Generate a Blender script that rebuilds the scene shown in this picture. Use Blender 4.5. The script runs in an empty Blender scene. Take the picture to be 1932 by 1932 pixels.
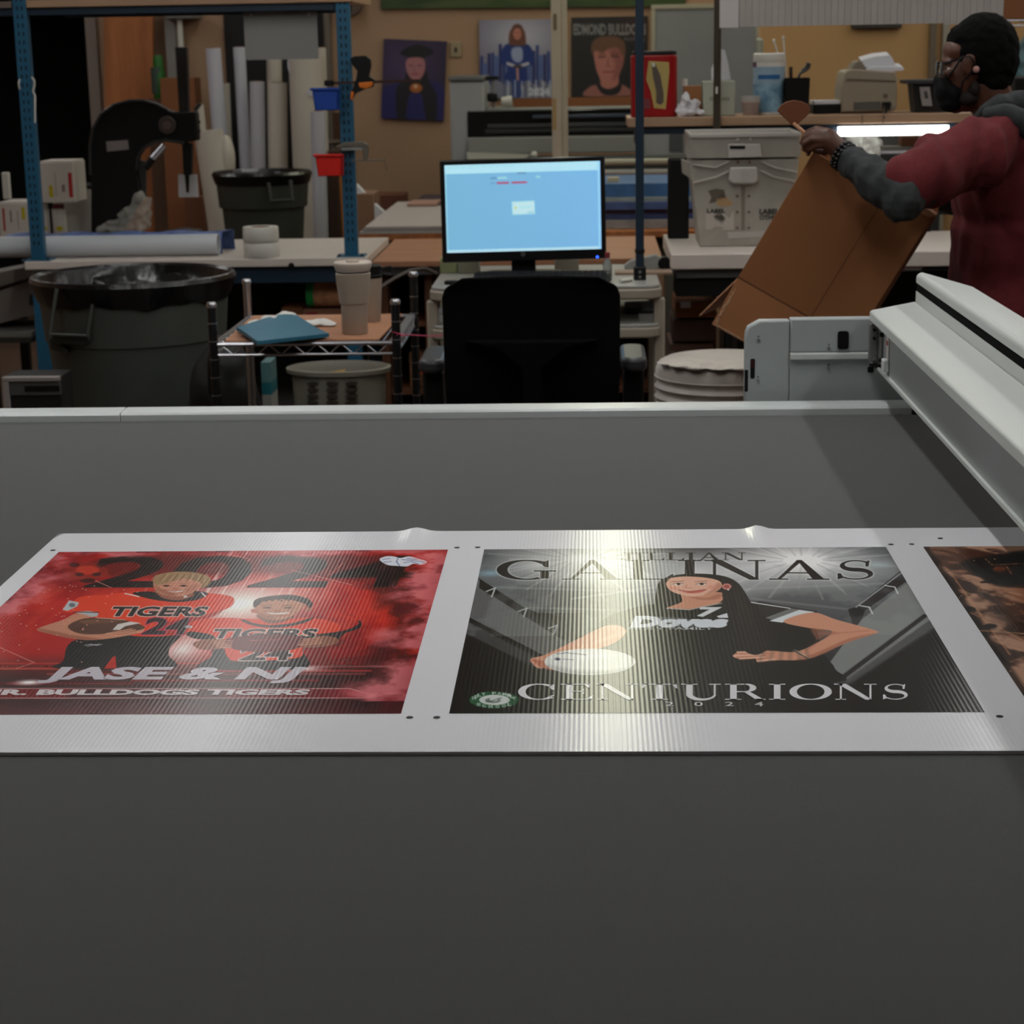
import bpy, bmesh, math, random
import numpy as np
from math import sin, cos, pi, radians, hypot, atan2
from mathutils import Vector, Matrix, noise as mnoise

random.seed(7)
RNG = np.random.RandomState(11)
scene = bpy.context.scene
COL = scene.collection

# ---------------------------------------------------------------- camera
CAM_POS = Vector((0, 0, 1.65))
FPX, YAW, PITCH, ROLL = 3631.0, .0437, .2336, .0171
Fv = Vector((-sin(YAW)*cos(PITCH), cos(YAW)*cos(PITCH), -sin(PITCH)))
R0 = Vector((cos(YAW), sin(YAW), 0)); U0 = R0.cross(Fv)
Rv = R0*cos(ROLL) - U0*sin(ROLL); Uv = U0*cos(ROLL) + R0*sin(ROLL)
cam = bpy.data.cameras.new('camera'); camo = bpy.data.objects.new('camera', cam); COL.objects.link(camo)
m = Matrix((Rv, Uv, -Fv)).transposed().to_4x4(); m.translation = CAM_POS
camo.matrix_world = m
cam.sensor_fit = 'HORIZONTAL'; cam.sensor_width = 24.0; cam.lens = FPX*24.0/1932
cam.clip_start = .05; cam.clip_end = 60
cam.dof.use_dof = True; cam.dof.focus_distance = 2.75; cam.dof.aperture_fstop = 8.0
scene.camera = camo

# ---------------------------------------------------------------- world, view, ceiling light
world = bpy.data.worlds.new('world'); scene.world = world; world.use_nodes = True
bg = world.node_tree.nodes['Background']; bg.inputs[0].default_value = (.5, .55, .6, 1); bg.inputs[1].default_value = .05
scene.view_settings.view_transform = 'Standard'; scene.view_settings.look = 'None'
scene.view_settings.gamma = 1; scene.view_settings.use_curve_mapping = False
scene.view_settings.exposure = 0.0
LAMP_STRENGTH = 6.5      # rear rows
LAMP_FRONT = 17.0         # rows over and in front of the cutting table
LAMP_COLOR = (1.0, 1.0, .985)
# rows of fluorescent fixtures: (x, y of the fixture centre)
LAMP_Z = 3.02
LAMP_ROWS = [(-1.75, 5.6), (-1.75, 8.6), (-1.75, 11.2), (.1, 5.6), (.1, 8.6), (.1, 11.2), (2.0, 5.6), (2.0, 8.6), (2.0, 11.2), (-1.75, 3.0), (2.0, 3.0), (.1, 3.0), (-3.9, 10.4), (-3.9, 7.6), (4.0, 7.6)]  # outer side fixtures and the near row are added for fill light

# ---------------------------------------------------------------- geometry from the camera solution
def ray(px, py): return Fv + Rv*((px-966)/FPX) - Uv*((py-966)/FPX)
def A(px, py, Y):
    d = ray(px, py); return CAM_POS + d*(Y/d.y)
def Z(px, py, z):
    d = ray(px, py); return CAM_POS + d*((z-1.65)/d.z)
def X(px, py, Y): return A(px, py, Y).x
def H(px, py, Y): return A(px, py, Y).z

# ---------------------------------------------------------------- colours and materials
def lin(c): return tuple(((v/255)/12.92 if v/255 <= .04045 else ((v/255+.055)/1.055)**2.4) for v in c)
def srgb(a): 
    a = np.clip(a, 0, 1); return np.where(a <= .04045, a/12.92, ((a+.055)/1.055)**2.4)
MATS = {}
def mat(name, col=(128, 128, 128), rough=.6, metal=0., k=1.4, var=0., vscale=6., stretch=(1, 1, 1), bump=0., bscale=40., emit=None, es=1., spec=.5,
        trans=0., alpha=1., coat=0., attr=False, sheen=0., col2=None, wave=None):
    if name in MATS: return MATS[name]
    m = bpy.data.materials.new(name); m.use_nodes = True; nt = m.node_tree; N = nt.nodes; L = nt.links
    b = N['Principled BSDF']
    c = tuple(min(.86, v*k) for v in lin(col))
    b.inputs['Base Color'].default_value = (*c, 1); b.inputs['Roughness'].default_value = rough; b.inputs['Metallic'].default_value = metal
    b.inputs['Specular IOR Level'].default_value = spec
    if trans: b.inputs['Transmission Weight'].default_value = trans
    if alpha < 1: b.inputs['Alpha'].default_value = alpha
    if coat: b.inputs['Coat Weight'].default_value = coat; b.inputs['Coat Roughness'].default_value = .1
    if sheen: b.inputs['Sheen Weight'].default_value = sheen
    if emit: b.inputs['Emission Color'].default_value = (*lin(emit), 1); b.inputs['Emission Strength'].default_value = es
    tc = N.new('ShaderNodeTexCoord'); mp = N.new('ShaderNodeMapping'); L.new(tc.outputs['Object'], mp.inputs[0]); mp.inputs['Scale'].default_value = stretch
    if attr:
        at_ = N.new('ShaderNodeAttribute'); at_.attribute_name = 'Col'; L.new(at_.outputs['Color'], b.inputs['Base Color'])
        if emit: L.new(at_.outputs['Color'], b.inputs['Emission Color'])
    elif var or col2:
        nz = N.new('ShaderNodeTexNoise'); nz.inputs['Scale'].default_value = vscale; nz.inputs['Detail'].default_value = 5; nz.inputs['Roughness'].default_value = .6
        L.new(mp.outputs[0], nz.inputs['Vector'])
        rp = N.new('ShaderNodeValToRGB'); L.new(nz.outputs['Fac'], rp.inputs[0]); rp.color_ramp.elements[0].position = .32; rp.color_ramp.elements[1].position = .68
        c2 = tuple(min(.86, v*k) for v in lin(col2)) if col2 else None
        rp.color_ramp.elements[0].color = (*[v*(1-var) for v in c], 1)
        rp.color_ramp.elements[1].color = (*(c2 if c2 else [min(.9, v*(1+var)) for v in c]), 1)
        L.new(rp.outputs[0], b.inputs['Base Color'])
    if bump:
        n2 = N.new('ShaderNodeTexNoise'); n2.inputs['Scale'].default_value = bscale; n2.inputs['Detail'].default_value = 3; L.new(mp.outputs[0], n2.inputs['Vector'])
        bp = N.new('ShaderNodeBump'); bp.inputs['Strength'].default_value = bump; bp.inputs['Distance'].default_value = .004
        L.new(n2.outputs['Fac'], bp.inputs['Height']); L.new(bp.outputs[0], b.inputs['Normal'])
    if wave:  # corrugation of fluted plastic: bands along Y, plus a faint cross ripple
        w1 = N.new('ShaderNodeTexWave'); w1.wave_type = 'BANDS'; w1.bands_direction = 'X'; w1.inputs['Scale'].default_value = wave; w1.inputs['Distortion'].default_value = 0
        L.new(tc.outputs['Object'], w1.inputs['Vector'])
        n3 = N.new('ShaderNodeTexNoise'); n3.inputs['Scale'].default_value = 38; n3.inputs['Detail'].default_value = 2; L.new(tc.outputs['Object'], n3.inputs['Vector'])
        n4 = N.new('ShaderNodeTexNoise'); n4.inputs['Scale'].default_value = 260; n4.inputs['Detail'].default_value = 1; L.new(tc.outputs['Object'], n4.inputs['Vector'])
        a1 = N.new('ShaderNodeMath'); a1.operation = 'MULTIPLY_ADD'; L.new(n3.outputs['Fac'], a1.inputs[0]); a1.inputs[1].default_value = .8; L.new(w1.outputs['Fac'], a1.inputs[2])
        a2 = N.new('ShaderNodeMath'); a2.operation = 'MULTIPLY_ADD'; L.new(n4.outputs['Fac'], a2.inputs[0]); a2.inputs[1].default_value = .15; L.new(a1.outputs[0], a2.inputs[2])
        bp = N.new('ShaderNodeBump'); bp.inputs['Strength'].default_value = 1.0; bp.inputs['Distance'].default_value = .000042
        L.new(a2.outputs[0], bp.inputs['Height']); L.new(bp.outputs[0], b.inputs['Normal'])
    MATS[name] = m; return m

# ---------------------------------------------------------------- objects
def setp(o, label=None, cat=None, group=None, kind=None):
    if label: o['label'] = label
    if cat: o['category'] = cat
    if group: o['group'] = group
    if kind: o['kind'] = kind
    return o
def thing(name, loc, label, cat, group=None):
    o = bpy.data.objects.new(name, None); COL.objects.link(o); o.location = loc; o.empty_display_size = .05
    return setp(o, label, cat, group)
def origin_of(p):
    v = Vector((0, 0, 0))
    while p is not None: v = v + p.location; p = p.parent
    return v
def link_mesh(name, me, parent=None, loc=None):
    """mesh in world coordinates -> object, local to its parent's base or to loc"""
    o = bpy.data.objects.new(name, me); COL.objects.link(o)
    if parent is not None:
        me.transform(Matrix.Translation(-origin_of(parent))); o.parent = parent
    elif loc is not None:
        me.transform(Matrix.Translation(-Vector(loc))); o.location = loc
    return o
def copy_tree(o, parent=None, delta=None, label=None):
    c = o.copy(); COL.objects.link(c); c.parent = parent
    if delta is not None: c.location = o.location + Vector(delta)
    if label: c['label'] = label
    for ch in list(o.children): copy_tree(ch, c)
    return c

class MB:
    def __init__(s): s.v = []; s.f = []; s.c = []
    def add(s, vs, fs, col=None):
        n = len(s.v); s.v += [tuple(p) for p in vs]; s.f += [tuple(i+n for i in f) for f in fs]; s.c += [col]*len(fs); return s
    def box(s, x0, x1, y0, y1, z0, z1, col=None):
        vs = [(x, y, z) for x in (x0, x1) for y in (y0, y1) for z in (z0, z1)]
        return s.add(vs, [(0, 1, 3, 2), (4, 6, 7, 5), (0, 4, 5, 1), (2, 3, 7, 6), (0, 2, 6, 4), (1, 5, 7, 3)], col)
    def obox(s, c, size, R=None, col=None):
        hx, hy, hz = [q/2 for q in size]; R = R or Matrix.Identity(3); c = Vector(c)
        vs = [c + R @ Vector((x, y, z)) for x in (-hx, hx) for y in (-hy, hy) for z in (-hz, hz)]
        return s.add(vs, [(0, 1, 3, 2), (4, 6, 7, 5), (0, 4, 5, 1), (2, 3, 7, 6), (0, 2, 6, 4), (1, 5, 7, 3)], col)
    def bar(s, a, b, w, h, up=(0, 0, 1), col=None):
        a, b = Vector(a), Vector(b); d = (b-a); L = d.length; d.normalize(); up = Vector(up)
        if abs(d.dot(up)) > .95: up = Vector((0, 1, 0))
        sx = d.cross(up).normalized(); uu = sx.cross(d)
        R = Matrix((sx, d, uu)).transposed()
        return s.obox((a+b)/2, (w, L, h), R, col)
    def cyl(s, a, b, r0, r1=None, n=20, caps=True, col=None):
        a, b = Vector(a), Vector(b); r1 = r0 if r1 is None else r1; d = (b-a).normalized()
        t = Vector((1, 0, 0)) if abs(d.x) < .9 else Vector((0, 1, 0)); u = d.cross(t).normalized(); w = d.cross(u)
        vs = [p + (u*cos(2*pi*i/n) + w*sin(2*pi*i/n))*r for p, r in ((a, r0), (b, r1)) for i in range(n)]
        fs = [(i, (i+1) % n, n+(i+1) % n, n+i) for i in range(n)]
        if caps: fs += [tuple(range(n))[::-1], tuple(range(n, 2*n))]
        return s.add(vs, fs, col)
    def tube(s, pts, r, n=8, caps=True, col=None):
        pts = [Vector(p) for p in pts]; rs = r if isinstance(r, (list, tuple)) else [r]*len(pts)
        prev = None; rings = []
        for i, p in enumerate(pts):
            d = (pts[min(i+1, len(pts)-1)] - pts[max(i-1, 0)]).normalized()
            if prev is None:
                t = Vector((0, 0, 1)) if abs(d.z) < .9 else Vector((1, 0, 0)); u = d.cross(t).normalized()
            else: u = (prev - d*prev.dot(d)).normalized()
            prev = u; w = d.cross(u)
            rings += [p + (u*cos(2*pi*j/n) + w*sin(2*pi*j/n))*rs[i] for j in range(n)]
        fs = [(i*n+j, i*n+(j+1) % n, (i+1)*n+(j+1) % n, (i+1)*n+j) for i in range(len(pts)-1) for j in range(n)]
        if caps: fs += [tuple(range(n))[::-1], tuple(range((len(pts)-1)*n, len(pts)*n))]
        return s.add(rings, fs, col)
    def lathe(s, prof, c, n=32, sx=1, sy=1, col=None, closed=False):
        c = Vector(c); vs = [c + Vector((r*cos(2*pi*j/n)*sx, r*sin(2*pi*j/n)*sy, z)) for r, z in prof for j in range(n)]
        k = len(prof); fs = [(i*n+j, i*n+(j+1) % n, (i+1)*n+(j+1) % n, (i+1)*n+j) for i in range(k-1) for j in range(n)]
        if not closed:
            if prof[0][0] > 1e-6: fs.append(tuple(range(n))[::-1])
            if prof[-1][0] > 1e-6: fs.append(tuple(range((k-1)*n, k*n)))
        return s.add(vs, fs, col)
    def prism(s, poly, a, b, axis='y', col=None):
        """poly of 2d points in the two other axes, extruded from a to b"""
        def P(u, v, t): return {'y': (u, t, v), 'x': (t, u, v), 'z': (u, v, t)}[axis]
        n = len(poly); vs = [P(u, v, t) for t in (a, b) for u, v in poly]
        fs = [tuple(range(n)), tuple(range(n, 2*n))[::-1]] + [(i, n+i, n+(i+1) % n, (i+1) % n) for i in range(n)]
        return s.add(vs, fs, col)
    def slab(s, pts, off, col=None):
        """planar loop of 3d points, extruded by the vector off"""
        pts = [Vector(p) for p in pts]; off = Vector(off); n = len(pts)
        return s.add(pts + [p+off for p in pts], [tuple(range(n))[::-1], tuple(range(n, 2*n))] + [(i, (i+1) % n, n+(i+1) % n, n+i) for i in range(n)], col)
    def ell(s, c, r, R=None, n=16, m_=10, col=None):
        c = Vector(c); R = R or Matrix.Identity(3); vs = []; 
        for i in range(m_+1):
            t = pi*i/m_
            for j in range(n): vs.append(c + R @ Vector((r[0]*sin(t)*cos(2*pi*j/n), r[1]*sin(t)*sin(2*pi*j/n), r[2]*cos(t))))
        fs = [(i*n+j, (i+1)*n+j, (i+1)*n+(j+1) % n, i*n+(j+1) % n) for i in range(m_) for j in range(n)]
        return s.add(vs, fs, col)
    def mesh(s, name):
        me = bpy.data.meshes.new(name); me.from_pydata(s.v, [], s.f)
        if any(c is not None for c in s.c):
            a = me.color_attributes.new('Col', 'FLOAT_COLOR', 'CORNER'); d = []
            for f, c in zip(s.f, s.c):
                q = (*lin(c or (128, 128, 128)), 1.); d += list(q)*len(f)
            a.data.foreach_set('color', d)
        bm = bmesh.new(); bm.from_mesh(me); bmesh.ops.remove_doubles(bm, verts=bm.verts, dist=1e-6)
        bmesh.ops.recalc_face_normals(bm, faces=bm.faces); bm.to_mesh(me); bm.free()
        return me
    def build(s, name, material, parent=None, loc=None, bevel=0, smooth=True, label=None, cat=None, group=None, kind=None, seg=2):
        me = s.mesh(name)
        if smooth and me.polygons:
            me.shade_smooth(); me.set_sharp_from_angle(angle=radians(35))
        if parent is None and loc is None:
            vs = np.array(s.v); loc = ((vs[:, 0].min()+vs[:, 0].max())/2, (vs[:, 1].min()+vs[:, 1].max())/2, vs[:, 2].min())
        o = link_mesh(name, me, parent, None if parent is not None else loc)
        me.materials.append(material)
        if bevel:
            b = o.modifiers.new('bevel', 'BEVEL'); b.width = bevel; b.segments = seg; b.limit_method = 'ANGLE'; b.angle_limit = radians(40)
        return setp(o, label, cat, group, kind)

def rounded(x0, x1, y0, y1, r, n=5):
    pts = []
    for cx, cy, a0 in ((x1-r, y0+r, -90), (x1-r, y1-r, 0), (x0+r, y1-r, 90), (x0+r, y0+r, 180)):
        for i in range(n+1):
            a = radians(a0+90*i/n); pts.append((cx+r*cos(a), cy+r*sin(a)))
    return pts

def vox(name, mb, material, parent, size=.006, smooth=6, disp=0., dscale=12, stretch=(1, 1, 1), label=None, fac=.5):
    """overlapping shapes fused into one continuous skin"""
    me = mb.mesh(name); o = bpy.data.objects.new(name, me); COL.objects.link(o)
    r = o.modifiers.new('r', 'REMESH'); r.mode = 'VOXEL'; r.voxel_size = size
    if smooth: q = o.modifiers.new('s', 'SMOOTH'); q.iterations = smooth; q.factor = fac
    dg = bpy.context.evaluated_depsgraph_get(); m2 = bpy.data.meshes.new_from_object(o.evaluated_get(dg))
    bpy.data.objects.remove(o); bpy.data.meshes.remove(me)
    if disp:
        m2.update(); n = len(m2.vertices); co = np.zeros(n*3); m2.vertices.foreach_get('co', co); co = co.reshape(-1, 3)
        nr = np.array([v.normal[:] for v in m2.vertices])
        d = np.array([mnoise.fractal(Vector((c[0]*stretch[0]*dscale, c[1]*stretch[1]*dscale, c[2]*stretch[2]*dscale)), 1., 2., 2) for c in co])
        co += nr*(d*disp)[:, None]; m2.vertices.foreach_set('co', co.ravel())
    m2.shade_smooth(); m2.materials.clear(); m2.materials.append(material); m2.name = name
    o = link_mesh(name, m2, parent); setp(o, label); return o

def text_mesh(body, bold=0., shear=0., spacing=1.):
    cu = bpy.data.curves.new('t', 'FONT'); cu.body = body; cu.size = 1; cu.offset = bold; cu.shear = shear; cu.space_character = spacing; cu.resolution_u = 3
    o = bpy.data.objects.new('t', cu); COL.objects.link(o)
    dg = bpy.context.evaluated_depsgraph_get(); me = bpy.data.meshes.new_from_object(o.evaluated_get(dg))
    v = np.zeros(len(me.vertices)*3); me.vertices.foreach_get('co', v); v = v.reshape(-1, 3)[:, :2]
    f = [tuple(p.vertices) for p in me.polygons]
    bpy.data.objects.remove(o); bpy.data.curves.remove(cu); bpy.data.meshes.remove(me)
    mn, mx = v.min(0), v.max(0); return (v-mn)/(mx-mn), f

def place_text(mb, uvf, P00, P10, P01, lift=(0, 0, 0), col=None):
    """unit text into the parallelogram with lower left P00, lower right P10, upper left P01"""
    uv, f = uvf; P00, P10, P01, lift = Vector(P00), Vector(P10), Vector(P01), Vector(lift)
    vs = [P00 + (P10-P00)*float(u) + (P01-P00)*float(v) + lift for u, v in uv]; mb.add(vs, f, col)

# ---------------------------------------------------------------- painter for flat printed art (fine mesh with a colour per vertex)
class Paint:
    def __init__(s, w, h, mapf, base=(0, 0, 0)):
        s.w, s.h, s.map = w, h, mapf; s.img = np.ones((h, w, 3))*np.array(base)/255.
        s.X, s.Y = np.meshgrid(np.arange(w, dtype=float), np.arange(h, dtype=float))
    def T(s, pts):
        o = []
        for p in pts:
            u, v = s.map(*p); o.append((u*(s.w-1), v*(s.h-1)))
        return np.array(o)
    def blend(s, cov, col, sl=None):
        sl = sl or (slice(None), slice(None)); col = np.array(col)/255. if not isinstance(col, np.ndarray) or col.ndim == 1 else col
        s.img[sl] = s.img[sl]*(1-cov[..., None]) + col*cov[..., None]
    def poly(s, pts, col, a=1., f=1.):
        p = s.T(pts); pad = f*2+2
        x0, x1 = max(0, int(p[:, 0].min()-pad)), min(s.w, int(p[:, 0].max()+pad)+1); y0, y1 = max(0, int(p[:, 1].min()-pad)), min(s.h, int(p[:, 1].max()+pad)+1)
        if x1 <= x0 or y1 <= y0: return
        X_, Y_ = s.X[y0:y1, x0:x1], s.Y[y0:y1, x0:x1]; d = np.full(X_.shape, 1e9); ins = np.zeros(X_.shape, bool); n = len(p)
        for i in range(n):
            a_, b_ = p[i], p[(i+1) % n]; e = b_-a_; L = max(e@e, 1e-9)
            t = np.clip(((X_-a_[0])*e[0]+(Y_-a_[1])*e[1])/L, 0, 1)
            d = np.minimum(d, np.hypot(X_-a_[0]-t*e[0], Y_-a_[1]-t*e[1]))
            c1 = (a_[1] > Y_) != (b_[1] > Y_)
            with np.errstate(divide='ignore', invalid='ignore'): ins ^= c1 & (X_ < (b_[0]-a_[0])*(Y_-a_[1])/(b_[1]-a_[1]+1e-12)+a_[0])
        sd = np.where(ins, -d, d); cov = np.clip(.5-sd/f, 0, 1)*a
        s.blend(cov, col, (slice(y0, y1), slice(x0, x1)))
    def curve(s, pts, col, a=1., f=1., n=6):
        """closed smooth outline through pts"""
        P_ = [np.array(q, float) for q in pts]; k = len(P_); out = []
        for i in range(k):
            p0, p1, p2, p3 = P_[i-1], P_[i], P_[(i+1) % k], P_[(i+2) % k]
            for j in range(n):
                t = j/n; out.append(tuple(.5*((2*p1)+(-p0+p2)*t+(2*p0-5*p1+4*p2-p3)*t*t+(-p0+3*p1-3*p2+p3)*t**3)))
        s.poly(out, col, a, f)
    def ell(s, c, rx, ry, col, a=1., f=1., n=28, rot=0.):
        cr, sr = cos(rot), sin(rot)
        s.poly([(c[0]+rx*cos(2*pi*i/n)*cr-ry*sin(2*pi*i/n)*sr, c[1]+rx*cos(2*pi*i/n)*sr+ry*sin(2*pi*i/n)*cr) for i in range(n)], col, a, f)
    def line(s, pts, wd, col, a=1., f=1.):
        """wd in raster units"""
        p = s.T(pts); pad = wd+f+2
        for i in range(len(p)-1):
            a_, b_ = p[i], p[i+1]
            x0, x1 = max(0, int(min(a_[0], b_[0])-pad)), min(s.w, int(max(a_[0], b_[0])+pad)+1); y0, y1 = max(0, int(min(a_[1], b_[1])-pad)), min(s.h, int(max(a_[1], b_[1])+pad)+1)
            if x1 <= x0 or y1 <= y0: continue
            X_, Y_ = s.X[y0:y1, x0:x1], s.Y[y0:y1, x0:x1]; e = b_-a_; L = max(e@e, 1e-9); t = np.clip(((X_-a_[0])*e[0]+(Y_-a_[1])*e[1])/L, 0, 1)
            d = np.hypot(X_-a_[0]-t*e[0], Y_-a_[1]-t*e[1]); s.blend(np.clip(.5-(d-wd/2)/f, 0, 1)*a, col, (slice(y0, y1), slice(x0, x1)))
    def noise(s, cx, cy, octs=4, seed=0, ang=0.):
        rg = np.random.RandomState(seed); out = np.zeros((s.h, s.w)); amp = 1.; tot = 0
        U, V = s.X/s.w, s.Y/s.h; U, V = U*cos(ang)+V*sin(ang), -U*sin(ang)+V*cos(ang); U = U-U.min(); V = V-V.min()
        for o in range(octs):
            gx, gy = cx*2**o, cy*2**o; g = rg.rand(int(gy*2.5)+3, int(gx*2.5)+3); x, y = U*gx, V*gy; i, j = x.astype(int), y.astype(int); fx, fy = x-i, y-j
            i = np.clip(i, 0, g.shape[1]-2); j = np.clip(j, 0, g.shape[0]-2)
            fx = fx*fx*(3-2*fx); fy = fy*fy*(3-2*fy)
            out += amp*((g[j, i]*(1-fx)+g[j, i+1]*fx)*(1-fy)+(g[j+1, i]*(1-fx)+g[j+1, i+1]*fx)*fy); tot += amp; amp *= .55
        return out/tot
    def glow(s, c, rx, ry, col, a=1., p=2.):
        q = s.T([c])[0]; e = s.T([(c[0]+rx, c[1])])[0]; g = s.T([(c[0], c[1]+ry)])[0]
        rx_, ry_ = abs(e[0]-q[0]), abs(g[1]-q[1])
        d = np.hypot((s.X-q[0])/rx_, (s.Y-q[1])/ry_); s.blend(np.clip(1-d, 0, 1)**p*a, col)
    def tri(s, verts, faces, col, a=1.):
        for f in faces: s.poly([tuple(verts[i]) for i in f], col, a, .8)
    def build(s, name, material, parent, P00, P10, P01, label=None, loc=None):
        """grid mesh: P00 upper left, P10 upper right, P01 lower left"""
        P00, P10, P01 = map(lambda q: np.array(q, float), (P00, P10, P01)); w, h = s.w, s.h
        u = (s.X/(w-1)).ravel()[:, None]; v = (s.Y/(h-1)).ravel()[:, None]; co = P00+(P10-P00)*u+(P01-P00)*v
        me = bpy.data.meshes.new(name); me.vertices.add(w*h); me.vertices.foreach_set('co', co.astype(np.float32).ravel())
        j, i = np.meshgrid(np.arange(w-1), np.arange(h-1)); b = (i*w+j).ravel(); q = np.stack([b, b+w, b+w+1, b+1], 1).astype(np.int32); nf = len(q)
        me.loops.add(nf*4); me.loops.foreach_set('vertex_index', q.ravel()); me.polygons.add(nf); me.polygons.foreach_set('loop_start', np.arange(0, nf*4, 4, dtype=np.int32))
        me.update(calc_edges=True)
        at_ = me.color_attributes.new('Col', 'FLOAT_COLOR', 'POINT'); c = np.ones((w*h, 4), np.float32); c[:, :3] = srgb(s.img).reshape(-1, 3); at_.data.foreach_set('color', c.ravel())
        me.materials.append(material); o = link_mesh(name, me, parent, loc); setp(o, label); return o

# ---------------------------------------------------------------- serif capitals drawn as strokes (unit height, returns width and polygons)
def strip(pts, wds):
    L = []; R = []
    for i, p in enumerate(pts):
        a = pts[max(i-1, 0)]; b = pts[min(i+1, len(pts)-1)]; d = (b[0]-a[0], b[1]-a[1]); l = hypot(*d) or 1; n = (-d[1]/l, d[0]/l); w = wds[i]/2
        L.append((p[0]+n[0]*w, p[1]+n[1]*w)); R.append((p[0]-n[0]*w, p[1]-n[1]*w))
    return [[L[i], L[i+1], R[i+1], R[i]] for i in range(len(pts)-1)]
def arc(cx, cy, rx, ry, a0, a1, thick, thin, n=28):
    pts = []; w = []
    for i in range(n+1):
        a = radians(a0+(a1-a0)*i/n); pts.append((cx+rx*cos(a), cy+ry*sin(a))); w.append(thin+(thick-thin)*abs(cos(a))**1.5)
    return strip(pts, w)
def rect(x0, x1, y0, y1): return [[(x0, y0), (x1, y0), (x1, y1), (x0, y1)]]
TK, TN = .17, .05
def serif_glyph(ch):
    if ch == 'I': return .46, rect(.145, .145+TK, 0, 1)+rect(.02, .44, 0, TN)+rect(.02, .44, 1-TN, 1)
    if ch == 'J': return .56, rect(.27, .27+TK, .2, 1)+rect(.14, .56, 1-TN, 1)+arc(.2, .2, .155, .17, 0, -150, TK, TN, 12)+rect(.02, .12, .08, .2)
    if ch == 'L': return .84, rect(.13, .13+TK, 0, 1)+rect(0, .42, 1-TN, 1)+rect(0, .76, 0, TN)+[[(.74, 0), (.82, 0), (.84, .3), (.78, .22), (.7, TN)]]
    if ch == 'T': return .92, rect(.375, .375+TK, 0, 1)+rect(.24, .68, 0, TN)+rect(.04, .88, 1-TN, 1)+[[(.0, .72), (.05, .74), (.14, 1-TN), (.2, 1), (.02, 1)], [(.92, .72), (.87, .74), (.78, 1-TN), (.72, 1), (.9, 1)]]
    if ch == 'E': return .84, rect(.13, .13+TK, 0, 1)+rect(0, .74, 1-TN, 1)+rect(0, .78, 0, TN)+rect(.28, .6, .5, .5+TN)+[[(.76, 1), (.74, .74), (.7, .76), (.6, 1-TN)], [(.78, 0), (.84, .28), (.78, .24), (.66, TN)], [(.56, .36), (.6, .36), (.6, .68), (.56, .68)]]
    if ch == 'N': return 1.06, rect(.12, .12+TN, 0, 1)+rect(.88, .88+TN, 0, 1)+[[(.05, 1), (.27, 1), (.95, 0), (.78, 0)]]+rect(0, .28, 0, TN)+rect(.74, 1.06, 1-TN, 1)+rect(-.03, .2, 1-TN, 1)
    if ch == 'A': return 1.08, [[(.5, 1), (.58, 1), (1.0, 0), (.79, 0)], [(.5, 1), (.56, .9), (.19, 0), (.13, 0)]]+rect(.28, .78, .32, .32+TN)+rect(0, .34, 0, TN)+rect(.68, 1.08, 0, TN)
    if ch == 'U': return 1.04, rect(.13, .13+TK, .34, 1)+rect(.84, .84+TN, .34, 1)+rect(0, .42, 1-TN, 1)+rect(.72, 1.02, 1-TN, 1)+strip([(.215+.327*(1-cos(pi*i/16)), .34-.33*sin(pi*i/16)) for i in range(17)], [TK+(TN-TK)*min(1, i/11)+.05*sin(pi*i/16) for i in range(17)])
    if ch == 'R': return 1.02, rect(.13, .13+TK, 0, 1)+rect(0, .42, 0, TN)+rect(0, .5, 1-TN, 1)+rect(.28, .52, .48, .48+TN)+arc(.52, .745, .2, .235, 90, -90, TK, TN, 14)+[[(.48, .5), (.64, .5), (1.0, 0), (.8, 0)]]+rect(.78, 1.04, 0, TN)
    if ch == 'O': return 1.08, arc(.54, .5, .45, .48, 0, 360, TK+.02, TN, 40)
    if ch == 'C': return 1.0, arc(.53, .5, .44, .48, 48, 318, TK+.02, TN, 34)+[[(.86, .62), (.92, .62), (.92, .98), (.86, .93), (.78, .86)]]+[[(.82, .16), (.93, .26), (.9, .3), (.78, .22)]]
    if ch == 'G': return 1.1, arc(.53, .5, .44, .48, 48, 300, TK+.02, TN, 34)+[[(.86, .64), (.92, .64), (.92, .98), (.86, .93), (.78, .86)]]+rect(.78, .78+TK-.02, .06, .44)+rect(.66, 1.06, .42, .42+TN)
    if ch == 'S':
        pts = []; w = []
        for i in range(31):
            t = i/30
            if t < .5: a = radians(40+ 230*(t/.5)); pts.append((.4+.24*cos(a), .74+.23*sin(a)))
            else: a = radians(90-235*((t-.5)/.5)); pts.append((.4+.27*cos(a), .27+.24*sin(a)))
            w.append(TN+(TK+.02-TN)*math.exp(-((t-.5)/.16)**2))
        return .76, strip(pts, w)+[[(.58, .68), (.63, .68), (.65, .98), (.58, .92)], [(.08, .32), (.13, .32), (.19, .1), (.08, .02)]]
    return .4, []
def serif_text(s, gap=.1):
    x = 0; out = []
    for ch in s:
        w, ps = serif_glyph(ch); out += [[(x+u, v) for u, v in p] for p in ps]; x += w+gap
    x -= gap; return [[(u/x, v) for u, v in p] for p in out]

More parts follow.
